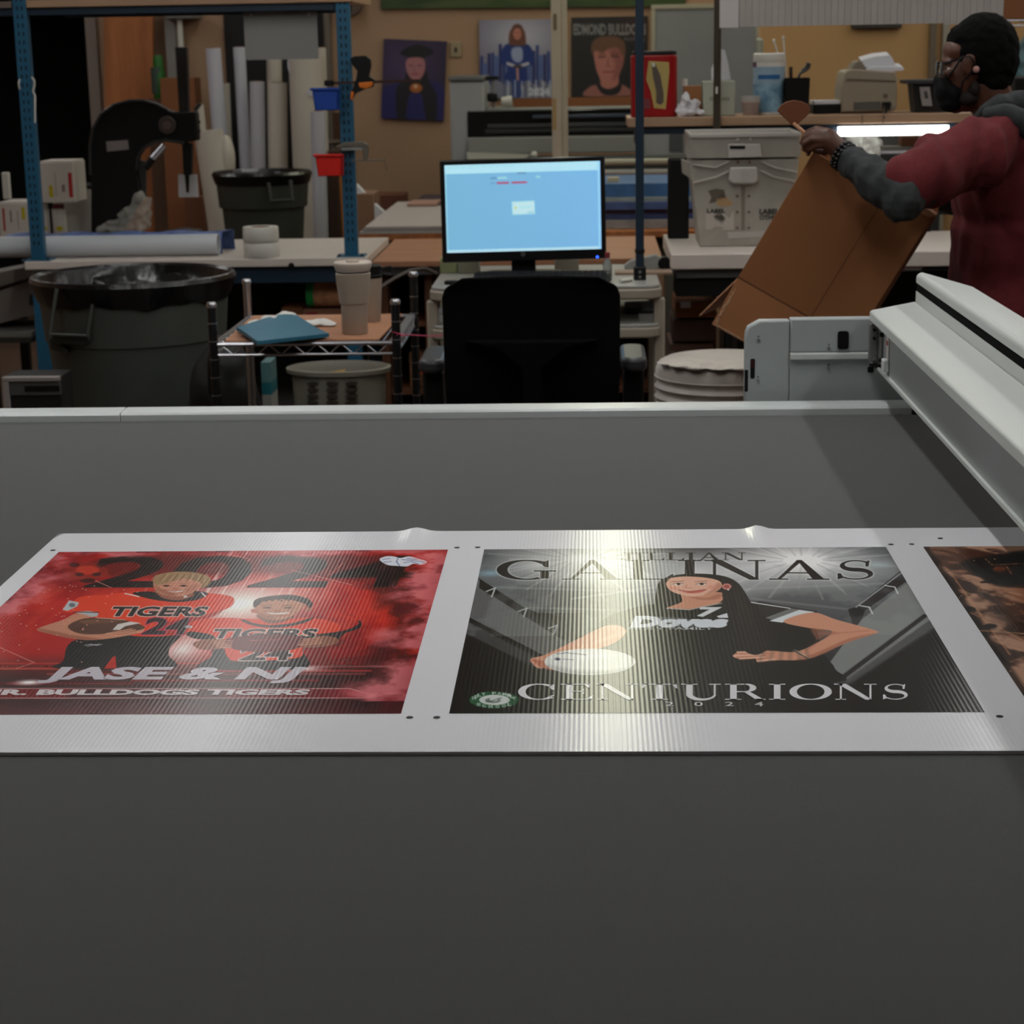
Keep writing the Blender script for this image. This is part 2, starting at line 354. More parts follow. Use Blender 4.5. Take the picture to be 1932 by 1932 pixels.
# ================================================================ room shell
WY = 12.5
M_wall = mat('tan painted wall', (138, 111, 88), .8, k=1.5, var=.05, vscale=1.5)
M_wallR = mat('ochre painted wall', (142, 111, 72), .8, k=1.6, var=.04, vscale=1.5)
M_floor = mat('brown concrete floor', (82, 62, 48), .55, k=1.0, var=.25, vscale=1.2)
M_ceil = mat('off white ceiling', (170, 168, 160), .8, k=1.0)
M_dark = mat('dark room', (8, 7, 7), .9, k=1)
def struct(mb, name, m_, **kw): return mb.build(name, m_, kind='structure', smooth=False, **kw)
struct(MB().box(-5.2, 5.6, -3.5, 14.6, -.1, 0), 'floor', M_floor)
struct(MB().box(-5.2, 5.6, -3.5, 14.6, 3.2, 3.3), 'ceiling', M_ceil)
dl, dr = -4.75, X(172, 200, WY)
wx = X(1432, 150, WY)
struct(MB().box(-5.2, dl, WY, WY+.12, 0, 3.2).box(dl, dr, WY, WY+.12, 2.25, 3.2).box(dr, 5.6, WY, WY+.12, 0, 3.2), 'wall_back', M_wall)
struct(MB().box(-5.2, -5.1, -3.5, 14.6, 0, 3.2), 'wall_left', M_wall)
struct(MB().box(5.5, 5.6, -3.5, 14.6, 0, 3.2), 'wall_right', M_wallR)
struct(MB().box(-5.1, 5.5, -3.5, -3.4, 0, 3.2), 'wall_front', M_wall)
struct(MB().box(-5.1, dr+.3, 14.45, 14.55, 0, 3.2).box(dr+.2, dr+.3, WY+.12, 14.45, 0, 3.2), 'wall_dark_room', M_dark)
# ochre partition wall behind the packing bench, nearer than the back wall
RYW = 9.4
pxl = X(1434, 150, RYW)
struct(MB().box(pxl, 5.5, RYW, RYW+.1, 0, 3.2), 'wall_partition', M_wallR)
struct(MB().box(dr, dr+.07, WY-.025, WY+.13, 0, 2.3), 'trim_1', mat('grey door frame', (112, 100, 92), .6, k=1.3))
x_ = X(1752, 100, RYW); struct(MB().box(x_, x_+.03, RYW-.03, RYW, 0, 3.2), 'trim_2', mat('grey brown trim', (96, 84, 68), .6, k=1.2))
x_ = X(1776, 100, RYW); struct(MB().box(x_, x_+.03, RYW-.03, RYW, 0, 3.2), 'trim_3', mat('pale trim', (132, 128, 112), .6, k=1.2))
M_lamp = mat('lit diffuser', (255, 250, 240), .5, emit=(255, 252, 244), es=1, k=1)
M_lamp.node_tree.nodes['Principled BSDF'].inputs['Emission Color'].default_value = (*LAMP_COLOR, 1)
M_lamp.node_tree.nodes['Principled BSDF'].inputs['Emission Strength'].default_value = LAMP_STRENGTH
M_lampF = M_lamp.copy(); M_lampF.name = 'lit diffuser bright'; M_lampF.node_tree.nodes['Principled BSDF'].inputs['Emission Strength'].default_value = LAMP_FRONT
M_lampC = M_lamp.copy(); M_lampC.name = 'lit diffuser yellowed'; M_lampC.node_tree.nodes['Principled BSDF'].inputs['Emission Color'].default_value = (1, 1, .76, 1)
M_lampD = M_lamp.copy(); M_lampD.name = 'lit diffuser dim'; M_lampD.node_tree.nodes['Principled BSDF'].inputs['Emission Strength'].default_value = LAMP_STRENGTH*.5
M_fix = mat('white enamel', (210, 210, 206), .5, k=1)
for i, (x, y) in enumerate(LAMP_ROWS):
    t = thing('ceiling_light', (x, y, LAMP_Z), 'long fluorescent ceiling strip fixture above the shop floor, outside the picture, some of the set added as fill', 'light', 'ceiling strip lights')
    MB().box(x-.15, x+.15, y-1.22, y+1.22, LAMP_Z, LAMP_Z+.06).build('housing', M_fix, t, bevel=.004)
    lw = .05 if y < 7 else .12
    MB().box(x-lw, x+lw, y-1.2, y+1.2, LAMP_Z-.03, LAMP_Z-.001).build('diffuser', M_lampF if y < 7 else (M_lampC if abs(x-.1) < .01 else (M_lampD if abs(x+1.75) < .01 else M_lamp)), t, bevel=.008)
    for dy in (-1, 1): MB().cyl((x, y+dy, LAMP_Z+.06), (x, y+dy, 3.2), .004, n=6).build('hanger', M_fix, t)

# ================================================================ cutter table, printed sheet
TZ = .900            # printed face of the sheet
def table_map(x0, x1, y0, y1):
    def f(px, py):
        p = Z(px, py, TZ); return (p.x-x0)/(x1-x0), (y1-p.y)/(y1-y0)
    return f
def polys_at(ps, L, R, T, B, shear=0., col=None):
    """unit polygons into a photo-aligned box of the print; shear moves the top to the right"""
    return [[(L+(R-L)*u + shear*v, B+(T-B)*v) for u, v in p] for p in ps]
def shape(pt, polys, col, a=1., f=1., grow=.35):
    sub = [pt.T(p) for p in polys]; allp = np.concatenate(sub); pad = 3
    x0, x1 = max(0, int(allp[:, 0].min()-pad)), min(pt.w, int(allp[:, 0].max()+pad)+1); y0, y1 = max(0, int(allp[:, 1].min()-pad)), min(pt.h, int(allp[:, 1].max()+pad)+1)
    if x1 <= x0 or y1 <= y0: return
    cov = np.zeros((y1-y0, x1-x0))
    for p in sub:
        ax0, ax1 = max(x0, int(p[:, 0].min()-pad)), min(x1, int(p[:, 0].max()+pad)+1); ay0, ay1 = max(y0, int(p[:, 1].min()-pad)), min(y1, int(p[:, 1].max()+pad)+1)
        if ax1 <= ax0 or ay1 <= ay0: continue
        X_, Y_ = pt.X[ay0:ay1, ax0:ax1], pt.Y[ay0:ay1, ax0:ax1]; d = np.full(X_.shape, 1e9); ins = np.zeros(X_.shape, bool); n = len(p)
        for i in range(n):
            a_, b_ = p[i], p[(i+1) % n]; e = b_-a_; L = max(e@e, 1e-9); t = np.clip(((X_-a_[0])*e[0]+(Y_-a_[1])*e[1])/L, 0, 1)
            d = np.minimum(d, np.hypot(X_-a_[0]-t*e[0], Y_-a_[1]-t*e[1])); c1 = (a_[1] > Y_) != (b_[1] > Y_)
            with np.errstate(divide='ignore', invalid='ignore'): ins ^= c1 & (X_ < (b_[0]-a_[0])*(Y_-a_[1])/(b_[1]-a_[1]+1e-12)+a_[0])
        cc = np.clip(.5-(np.where(ins, -d, d)-grow)/f, 0, 1); s = cov[ay0-y0:ay1-y0, ax0-x0:ax1-x0]; np.maximum(s, cc, out=s)
    pt.blend(cov*a, col, (slice(y0, y1), slice(x0, x1)))
def sans_polys(body, bold=.0):
    uv, f = text_mesh(body, bold); return [[(float(uv[i][0]), float(uv[i][1])) for i in q] for q in f]

# --- printed image of the two young players
PX = [(-.841, -.2275), (-.171, .450), (.507, 1.12)]; PY0, PY1 = 2.132, 2.898
def paint_red():
    p = Paint(640, 350, table_map(PX[0][0], PX[0][1], PY0, PY1), (186, 22, 18))
    n1 = p.noise(3, 5, 5, 3, .5); n2 = p.noise(7, 3, 5, 9); n3 = p.noise(14, 14, 4, 5)
    p.blend(np.clip((n1-.5)*3, 0, .7), (120, 12, 12)); p.blend(np.clip((n2-.55)*4, 0, .6), (240, 70, 45))
    p.glow((450, 1140), 190, 75, (255, 250, 240), 1.2, 1.2); p.glow((345, 1225), 75, 55, (255, 245, 240), 1., .9)
    # rays falling from the top
    for x, w_, a in ((418, 5, .8), (448, 3, .8), (520, 2.5, .7), (556, 2, .55), (575, 4, .6), (398, 2, .6), (480, 2, .5), (300, 2, .35), (607, 2, .45), (640, 2, .35)):
        p.line([(x+20, 1040), (x-38, 1135)], w_, (255, 225, 215), a, 3)
    # dark band behind the year and dark right side
    p.curve([(170, 1062), (260, 1047), (420, 1050), (600, 1046), (740, 1052), (805, 1080), (790, 1110), (715, 1150), (700, 1112), (640, 1096), (470, 1082), (330, 1090), (200, 1085)], (70, 12, 10), .55, 16)
    p.curve([(735, 1120), (790, 1115), (805, 1180), (770, 1240), (742, 1330), (660, 1345), (690, 1240), (742, 1180)], (40, 6, 8), .55, 22)
    p.blend(np.clip((n3-.5)*4, 0, .5)*np.clip((p.X/p.w-.72)*4, 0, 1), (20, 6, 8))
    yr = sans_polys('2024', .02)
    shape(p, polys_at(yr, 158, 768, 1049, 1109, 30), (120, 40, 36), .8, 1, 1.5); shape(p, polys_at(yr, 158, 768, 1049, 1109, 30), (24, 10, 11), .96)
    # dim animal face left of the year
    p.ell((165, 1078), 42, 17, (150, 35, 22), .8, 6); p.ell((165, 1076), 22, 8, (214, 62, 38), .8, 4)
    for q in ((150, 1084, 8, 3), (182, 1084, 8, 3), (166, 1096, 14, 4), (140, 1066, 9, 4), (192, 1066, 9, 4)): p.ell(q[:2], q[2], q[3], (50, 12, 12), .85, 2.5)
    # lower dark zone with light streaks
    v = np.clip((p.Y/p.h-.68)*7, 0, 1); p.blend(v*.86*np.clip(1.1-n1*.5, 0, 1), (22, 9, 12))
    for x0, x1, y, w_, c, a in ((0, 200, 1262, 2.5, (255, 120, 100), .7), (0, 560, 1252, 2, (240, 80, 60), .7), (90, 690, 1272, 2, (255, 150, 140), .5), (400, 700, 1266, 3, (250, 90, 90), .6), (250, 600, 1284, 3, (190, 30, 40), .7), (0, 250, 1290, 3, (160, 20, 30), .7), (520, 740, 1258, 2, (230, 190, 190), .5)):
        p.line([(x0, y), (x1, y)], w_, c, a, 3)
    p.glow((55, 1288), 45, 9, (255, 250, 250), 1.3, 1.5); p.glow((575, 1262), 60, 10, (255, 240, 240), 1.1, 1.6)
    # banner strip behind the second line of text
    p.poly([(-40, 1300), (660, 1300), (722, 1317), (-60, 1317)], (126, 14, 26), .9); p.poly([(140, 1300), (420, 1300), (420, 1317), (130, 1317)], (30, 8, 14), .7, 14)
    for y in (1299.5, 1317.5): p.line([(-60, y), (660 if y < 1310 else 722, y)], 1.2, (235, 190, 190), .9)
    p.line([(660, 1299.5), (722, 1317.5)], 1.2, (235, 190, 190), .9); p.glow((715, 1314), 55, 8, (255, 255, 255), .9, 1.6); p.line([(700, 1309), (770, 1309)], 1.4, (240, 120, 120), .8)
    p.blend(np.clip((p.Y/p.h-.93)*10, 0, 1)*n2*.9, (160, 100, 115))
    # frame lines
    for q in ([(0, 1222), (65, 1251)], [(60, 1252), (30, 1262)], [(180, 1096), (210, 1109)], [(430, 1046), (472, 1055), (466, 1060)], [(550, 1076), (665, 1104)], [(650, 1060), (622, 1086)]): p.line(q, 1.1, (250, 170, 160), .8)
    # ---- boy with the football
    J, JD, SK, SKD, BK = (236, 66, 34), (176, 30, 16), (206, 140, 112), (160, 92, 68), (20, 18, 18)
    p.curve([(120, 1247), (112, 1262), (320, 1262), (318, 1237), (322, 1220), (345, 1196), (330, 1190), (150, 1205)], BK, 1, 1.2)
    p.poly([(212, 1240), (196, 1262), (220, 1262), (218, 1238)], (190, 34, 24))
    p.curve([(128, 1150), (148, 1128), (200, 1122), (262, 1116), (300, 1121), (372, 1118), (430, 1124), (442, 1133), (434, 1146), (404, 1158), (388, 1170), (346, 1170), (336, 1197), (250, 1200), (196, 1182), (172, 1162), (118, 1154)], J, 1, 1.2)
    p.curve([(300, 1178), (388, 1160), (420, 1150), (402, 1164), (352, 1180), (340, 1196), (300, 1196)], JD, .8, 5)
    p.poly([(118, 1151), (130, 1133), (149, 1137), (146, 1144), (128, 1153)], (196, 200, 204)); p.ell((136, 1142), 6, 4, (90, 94, 98), .8)
    p.poly([(138, 1155), (166, 1153), (186, 1156), (184, 1163), (172, 1165)], (190, 190, 192)); p.line([(138, 1155), (186, 1156)], 1.5, (30, 20, 22))
    p.curve([(144, 1158), (118, 1170), (72, 1186), (84, 1194), (150, 1207), (200, 1206), (262, 1195), (272, 1187), (262, 1184), (226, 1189), (178, 1194), (138, 1184), (164, 1168), (172, 1164)], SK, 1, 1.2)
    p.curve([(72, 1186), (84, 1194), (150, 1207), (190, 1206), (140, 1199), (96, 1190)], SKD, .8, 4)
    p.curve([(128, 1184), (148, 1170), (180, 1166), (232, 1170), (268, 1180), (270, 1187), (236, 1193), (160, 1197)], (92, 58, 44), 1, 1.2)
    p.curve([(150, 1172), (180, 1168), (230, 1172), (200, 1176), (160, 1178)], (140, 98, 76), .6, 6)
    p.poly([(212, 1189), (222, 1178), (246, 1173), (266, 1176), (250, 1179), (236, 1182), (226, 1189)], (222, 216, 210)); p.line([(182, 1166), (236, 1170)], 1.6, (205, 180, 160), .8)
    for k in range(4): p.line([(200+k*6, 1196+k*1.2), (248+k*6, 1187+k*2)], 2.6, (224, 158, 128), .9); 
    for k in range(3): p.line([(206+k*8, 1198), (258, 1191+k*2)], .8, SKD, .8)
    p.line([(160, 1218), (170, 1216), (184, 1218), (192, 1216)], 1.3, (200, 200, 204)); p.line([(164, 1220), (188, 1215)], 1.1, (200, 200, 204))
    # number, partly behind the arm
    s24 = sans_polys('24', .03)
    shape(p, polys_at(s24, 268, 352, 1166, 1197, 12), (196, 60, 90), 1, 1, 2.4); shape(p, polys_at(s24, 268, 352, 1166, 1197, 12), (34, 10, 16), 1)
    # neck and head
    p.curve([(288, 1118), (300, 1128), (330, 1134), (364, 1128), (376, 1118), (352, 1112), (308, 1112)], SKD); p.curve([(250, 1119), (288, 1117), (308, 1129), (338, 1133), (364, 1125), (368, 1116), (392, 1120), (372, 1132), (330, 1136), (282, 1130)], (28, 22, 24), 1, 1.5)
    p.line([(236, 1120), (262, 1126)], 2, (235, 225, 225)); p.line([(380, 1118), (388, 1126)], 2, (235, 225, 225)); p.ell((350, 1126), 4, 2, (220, 220, 220), .9)
    p.curve([(290, 1098), (292, 1112), (306, 1122), (332, 1126), (358, 1121), (372, 1112), (390, 1104), (386, 1092), (340, 1088), (304, 1090)], (214, 146, 118), 1, 1.2)
    p.curve([(292, 1104), (296, 1114), (312, 1123), (332, 1126), (330, 1120), (306, 1112)], SKD, .7, 5); p.curve([(350, 1120), (372, 1110), (372, 1102), (356, 1108)], (188, 116, 92), .6, 5)
    for ex in (314, 346): p.ell((ex, 1105.5), 8, 2, (120, 66, 50), .8, 1.5); p.ell((ex, 1105.8), 4, 1.2, (40, 28, 26), .9); p.line([(ex-9, 1101.5), (ex+9, 1100.8)], 1.1, (150, 100, 70), .9)
    p.ell((331, 1111), 6, 1.6, (190, 112, 90), .9, 2); p.curve([(312, 1114), (330, 1116), (350, 1113), (342, 1116.2), (328, 1117.6)], (232, 222, 214), 1, 1); p.line([(308, 1113.5), (330, 1116), (354, 1112.5)], 1, (150, 60, 52)); p.line([(324, 1120.5), (346, 1118.6)], 1, (170, 80, 68))
    p.curve([(289, 1100), (290, 1090), (300, 1084), (330, 1079), (366, 1080), (392, 1087), (398, 1095), (392, 1105), (380, 1110), (378, 1100), (350, 1092), (322, 1098), (300, 1104)], (168, 132, 92), 1, 1.5)
    for k in range(14): p.line([(300+k*6.5, 1096+(k % 3)), (312+k*6, 1083+(k % 4))], 1.3, (216, 190, 150) if k % 2 else (104, 76, 50), .7)
    # ---- boy with the dark red ball
    p.curve([(398, 1240), (382, 1262), (570, 1262), (572, 1232), (560, 1216), (420, 1216)], BK, 1, 1.5)
    p.curve([(352, 1190), (366, 1172), (420, 1166), (470, 1168), (540, 1169), (590, 1166), (640, 1178), (630, 1196), (588, 1202), (572, 1224), (560, 1242), (452, 1248), (428, 1238), (414, 1204), (358, 1200)], J, 1, 1.2)
    p.curve([(360, 1192), (352, 1198), (372, 1206), (404, 1206), (398, 1198)], BK); p.curve([(586, 1200), (640, 1192), (662, 1186), (680, 1176), (678, 1186), (650, 1196), (632, 1214), (600, 1222), (584, 1214)], (40, 22, 24), 1, 1.5)
    p.line([(636, 1198), (660, 1190), (680, 1178), (678, 1172)], 3, (34, 20, 22)); p.ell((356, 1183), 8, 3, (200, 200, 204), .9)
    s24b = sans_polys('24', .03); shape(p, polys_at(s24b, 452, 548, 1222, 1246, 4), (236, 220, 220), 1, 1, 2.); shape(p, polys_at(s24b, 452, 548, 1222, 1246, 4), (40, 16, 18))
    p.curve([(422, 1212), (444, 1200), (500, 1194), (560, 1197), (580, 1208), (560, 1224), (500, 1231), (444, 1226)], (112, 26, 30), 1, 1.2); p.curve([(440, 1206), (500, 1197), (556, 1201), (500, 1206)], (160, 50, 48), .6, 6)
    p.ell((500, 1207), 26, 4, (176, 70, 66), .6, 2); p.line([(472, 1208), (528, 1206)], 1.4, (214, 120, 110), .7)
    p.curve([(364, 1214), (392, 1206), (432, 1208), (440, 1216), (424, 1224), (380, 1226)], (158, 96, 72), 1, 1.2); p.curve([(570, 1206), (604, 1200), (636, 1204), (632, 1216), (596, 1222), (566, 1220)], (150, 90, 68), 1, 1.2)
    for k in range(4): p.line([(404+k*2, 1210+k*3.6), (438-k, 1209+k*4.4)], 2.6, (196, 132, 104), .95); p.line([(572-k*3, 1206+k*3.8), (606, 1204+k*3.4)], 2.6, (190, 126, 98), .95)
    p.curve([(462, 1170), (478, 1176), (508, 1180), (552, 1176), (580, 1168), (592, 1166), (572, 1176), (530, 1184), (486, 1182), (456, 1172)], (26, 22, 24), 1, 2)
    p.curve([(486, 1160), (496, 1172), (512, 1177), (540, 1172), (552, 1160)], (140, 84, 60))
    p.curve([(481, 1144), (484, 1156), (496, 1165), (516, 1170), (540, 1167), (558, 1158), (570, 1148), (576, 1138), (560, 1130), (520, 1126), (490, 1132)], (198, 134, 102), 1, 1.2)
    p.ell((480, 1153), 7, 4, (196, 110, 84)); p.ell((582, 1150), 7, 4.4, (180, 100, 76)); p.curve([(484, 1156), (498, 1166), (518, 1170), (516, 1164), (500, 1160)], (146, 86, 62), .6, 5)
    for ex in (504, 544): p.ell((ex, 1147), 9, 1.9, (120, 66, 46), .8, 1.5); p.ell((ex, 1147.2), 4, 1.2, (34, 24, 22)); p.line([(ex-10, 1142.6), (ex+10, 1142.2)], 1.2, (92, 54, 38), .9)
    p.ell((523, 1152.5), 7, 1.8, (176, 104, 78), .9, 2); p.curve([(502, 1155), (522, 1156.6), (546, 1154.4), (538, 1158.4), (514, 1159)], (236, 228, 220)); p.line([(498, 1154.5), (522, 1156.5), (550, 1153.8)], 1, (140, 62, 52)); p.line([(508, 1162.5), (544, 1161.5)], 1, (160, 76, 62))
    p.curve([(479, 1146), (480, 1134), (494, 1128), (520, 1124), (552, 1123), (580, 1130), (590, 1140), (584, 1147), (572, 1138), (540, 1131), (500, 1134), (488, 1142)], (48, 34, 28), 1, 2)
    for k in range(16): p.ell((490+k*6, 1130+(k*7 % 5)), 3, 1.6, (84, 60, 46) if k % 2 else (34, 24, 22), .8)
    # jersey lettering
    t = sans_polys('TIGERS', .03)
    for L, R, T_, B, sh in ((203, 384, 1145, 1163, 12), (396, 592, 1187, 1205, 10)):
        pp_ = polys_at(t, L, R, T_, B, sh); shape(p, pp_, (240, 226, 220), .9, 1, 1.8); shape(p, pp_, (28, 22, 24), 1)
    p.curve([(430, 1206), (500, 1197), (560, 1200), (575, 1206), (560, 1216), (440, 1218)], (112, 26, 30), 1, 1.2); p.line([(472, 1209), (530, 1207)], 1.3, (206, 120, 112), .7)
    for k in range(4): p.line([(404+k*2, 1210+k*3.6), (438-k, 1209+k*4.4)], 2.6, (196, 132, 104), .95); p.line([(572-k*3, 1206+k*3.8), (606, 1204+k*3.4)], 2.6, (190, 126, 98), .95)
    # white and blue hound badge
    p.curve([(716, 1056), (728, 1050), (742, 1050), (756, 1053), (772, 1050), (792, 1055), (806, 1060), (796, 1066), (780, 1064), (768, 1069), (748, 1068), (730, 1066)], (228, 232, 244), 1, 1.2)
    for q in ([(752, 1052), (748, 1060), (754, 1068)], [(758, 1056), (780, 1058), (800, 1061)], [(762, 1062), (776, 1060), (790, 1064)], [(722, 1056), (736, 1054)], [(724, 1061), (738, 1060)], [(768, 1054), (786, 1056)]): p.line(q, 1.2, (60, 66, 130), .9)
    # worn pale edges of the art
    u, v = p.X/p.w, p.Y/p.h; n4 = p.noise(10, 10, 5, 21)
    e = np.minimum(np.minimum(u/.12, (1-u)/.15), np.minimum(v/.07, (1-v)/.05)); cov = np.clip((1-e)*1.2+(n4-.56)*3.2, 0, 1)*np.clip(1.25-e, 0, 1)
    p.blend(np.clip(cov*1.25, 0, .9)*(v < .94), (236, 128, 134)); p.blend(np.clip((n3-.56)*6, 0, 1)*np.clip(1-e*1.2, 0, 1)*.8, (110, 12, 26)); p.blend(np.clip((.035-np.minimum(np.minimum(u, 1-u), np.minimum(v, 1-v)))*14, 0, .6)*n1, (90, 8, 20))
    rg = np.random.RandomState(2)
    for k in range(60): a, b = rg.rand()*.3, .25+rg.rand()*.5; i, j = int(b*p.h), int(a*p.w); p.img[i, j:j+2] = (1, .75, .7)
    return p

def paint_grey():
    p = Paint(760, 400, table_map(PX[1][0], PX[1][1], PY0, PY1), (118, 122, 124))
    n1 = p.noise(3, 4, 5, 4); n2 = p.noise(9, 7, 4, 8)
    # arena: bright upper zone, dark floor
    v = p.Y/p.h; u = p.X/p.w
    p.blend(np.clip((v-.2)*2.6, 0, 1)*.9, (62, 64, 68)); p.blend(np.clip((v-.62)*4, 0, 1), (14, 14, 15)); p.blend(np.clip(.12-v, 0, 1)*6*.9, (44, 44, 46)); p.blend(np.clip(np.abs(u-.5)*2-.72, 0, 1)*2.2*np.clip(.5-v, 0, 1), (70, 84, 92))
    for c in ((1100, 1055), (1515, 1058)):
        p.glow(c, 190, 62, (255, 255, 255), 1.25, 1.1)
        for k in range(44):
            a = k*2*pi/44+.07*sin(k*3.); r = 120+60*abs(sin(k*1.7)); p.line([(c[0]+40*cos(a), c[1]+10*sin(a)), (c[0]+r*cos(a), c[1]+r*.42*sin(a))], 2.2, (250, 250, 252) if k % 3 else (90, 92, 96), .34, 5)
    p.glow((1300, 1085), 230, 60, (250, 250, 252), .85, .9)
    for q, a in (([(930, 1108), (1240, 1118)], .35), ([(1400, 1112), (1700, 1100)], .35), ([(1080, 1130), (1260, 1105)], .5), ([(960, 1146), (1180, 1152)], .3), ([(1420, 1130), (1620, 1152)], .3)): p.line(q, 3, (220, 224, 228), a, 7)
    p.glow((1655, 1066), 40, 9, (190, 214, 222), .9, 1.2); p.glow((925, 1082), 38, 9, (150, 186, 204), .9, 1.2)
    # stands rails and stage slabs, left and right
    p.poly([(905, 1093), (985, 1145), (1015, 1157), (1105, 1157), (1100, 1205), (1060, 1206), (900, 1114), (904, 1110)], (20, 20, 21)); p.poly([(902, 1108), (1072, 1214), (1028, 1238), (887, 1166)], (98, 99, 100), 1, 1.2)
    p.poly([(887, 1166), (1028, 1238), (1020, 1246), (884, 1174)], (20, 20, 21)); p.poly([(884, 1174), (1015, 1242), (1010, 1262), (880, 1196)], (62, 63, 65), 1, 2); p.poly([(880, 1196), (1050, 1280), (1000, 1346), (848, 1346)], (13, 13, 14), 1, 3)
    p.line([(903, 1092), (990, 1148), (1012, 1156)], 2, (30, 30, 30)); 
    for x, y in ((928, 1114), (988, 1152), (1045, 1184)): p.line([(x-10, y+2), (x+6, y-4), (x, y+12)], 3, (210, 214, 216), .9); p.line([(x-8, y+9), (x-4, y+1)], 1.6, (60, 62, 64))
    p.poly([(1700, 1076), (1712, 1096), (1632, 1152), (1622, 1180), (1610, 1180), (1600, 1150), (1614, 1146)], (26, 27, 28)); p.poly([(1716, 1096), (1760, 1166), (1600, 1284), (1560, 1258), (1625, 1170)], (132, 136, 134), 1, 1.2)
    p.blend(np.clip((n2-.5)*3, 0, .35)*(v < .6), (150, 156, 154)); p.line([(1705, 1078), (1615, 1146)], 2, (170, 174, 176)); p.line([(1745, 1162), (1580, 1286)], 7, (32, 33, 34), 1, 3); p.line([(1756, 1178), (1596, 1292)], 12, (84, 86, 88), 1, 4); p.poly([(1768, 1184), (1860, 1346), (1700, 1346), (1590, 1300)], (17, 18, 18), 1, 8)
    p.poly([(1495, 1273), (1580, 1273), (1600, 1290), (1490, 1290)], (66, 68, 72), 1, 2)
    for x, y in ((1680, 1108), (1632, 1146)): p.line([(x-10, y-3), (x+8, y), (x+14, y+12)], 3, (214, 218, 218), .9)
    # large name in dark letters behind the player
    nm = serif_text('GALINAS', .07)
    shape(p, polys_at(nm, 938, 1652, 1057, 1094, 0), (236, 238, 240), .55, 3, 2.5); shape(p, polys_at(nm, 938, 1652, 1057, 1094, 0), (24, 24, 26), .97, 1, .3)
    shape(p, polys_at(serif_text('JILLIAN', .08), 1172, 1406, 1043, 1057, 0), (30, 30, 32), .95, 1, .2)
    # ---- the player
    HR, HB, JB = (24, 24, 24), (44, 42, 38), (20, 24, 22)
    SK, SKD, SKL = (216, 152, 124), (170, 104, 80), (236, 182, 158)
    p.curve([(1252, 1092), (1285, 1084), (1330, 1083), (1368, 1088), (1392, 1100), (1408, 1122), (1424, 1150), (1452, 1180), (1470, 1230), (1340, 1240), (1225, 1210), (1232, 1160), (1240, 1110)], HR, 1, 1.5)
    p.curve([(1130, 1180), (1180, 1152), (1240, 1140), (1300, 1138), (1370, 1134), (1425, 1138), (1500, 1152), (1505, 1172), (1540, 1190), (1550, 1230), (1575, 1262), (1562, 1290), (1150, 1300), (1140, 1262), (1168, 1230)], JB, 1, 1.5)
    p.curve([(1255, 1140), (1300, 1142), (1360, 1136), (1360, 1150), (1330, 1170), (1270, 1168), (1258, 1154)], JB)
    # left forearm and hand holding the ball
    p.curve([(1140, 1182), (1172, 1182), (1180, 1196), (1150, 1218), (1080, 1236), (1048, 1248), (1020, 1262), (1004, 1252), (1002, 1243), (1030, 1235), (1082, 1210)], SK, 1, 1.5); p.curve([(1140, 1182), (1172, 1182), (1180, 1196), (1120, 1214), (1160, 1194)], SKL, .5, 8)
    for k in range(4): p.line([(1006+k*5, 1246+k*4), (1034+k*3, 1250+k*4.4)], 4, (186, 106, 82), .95); p.line([(1010+k*5, 1249+k*4), (1036+k*3, 1253+k*4.4)], 1, (120, 56, 42), .7)
    p.ell((1113, 1249), 86, 25, (226, 228, 226), 1, 1.2); p.curve([(1030, 1256), (1070, 1272), (1130, 1275), (1186, 1262), (1150, 1266), (1080, 1264)], (150, 152, 152), .7, 10); p.glow((1110, 1238), 60, 10, (248, 250, 250), .8, 1)
    p.line([(1050, 1234), (1070, 1232), (1106, 1236)], 2, (90, 96, 112), .8); p.ell((1052, 1244), 6, 2.6, (52, 60, 96)); p.line([(1062, 1244), (1082, 1245)], 1.6, (90, 96, 120), .8)
    # right arm on the hip
    p.curve([(1428, 1136), (1470, 1142), (1520, 1150), (1540, 1156), (1474, 1176), (1446, 1168)], (40, 42, 42)); p.poly([(1444, 1166), (1492, 1148), (1537, 1155), (1474, 1175)], (118, 120, 120)); p.poly([(1452, 1172), (1508, 1151), (1537, 1155), (1476, 1175)], (222, 228, 232)); p.line([(1418, 1137), (1490, 1148)], 2.4, (220, 224, 228))
    p.curve([(1478, 1173), (1532, 1156), (1580, 1170), (1652, 1190), (1650, 1196), (1600, 1212), (1536, 1240), (1500, 1246), (1470, 1246), (1430, 1248), (1424, 1242), (1392, 1243), (1384, 1237), (1396, 1231), (1450, 1228), (1500, 1230), (1540, 1214), (1570, 1192), (1530, 1186)], SK, 1, 1.3)
    p.curve([(1530, 1186), (1570, 1192), (1590, 1194), (1640, 1190), (1560, 1200), (1520, 1228), (1540, 1212)], SKD, .65, 5); p.curve([(1500, 1246), (1540, 1240), (1600, 1212), (1650, 1196), (1600, 1206), (1540, 1232)], SKD, .7, 4)
    for k, (a, b) in enumerate((((1392, 1231), (1440, 1231)), ((1385, 1238), (1436, 1235)), ((1396, 1243), (1440, 1240)), ((1430, 1248), (1460, 1244)))): p.line([a, b], 4.2, SKL, .95); p.line([(a[0]+4, a[1]+2.6), (b[0]+10, b[1]+2.4)], 1, (150, 84, 64), .8)
    p.line([(1496, 1227), (1512, 1236), (1524, 1243)], 3, (92, 86, 78), .9); p.line([(1500, 1226), (1516, 1236), (1528, 1241)], 1.2, (206, 200, 190), .7)
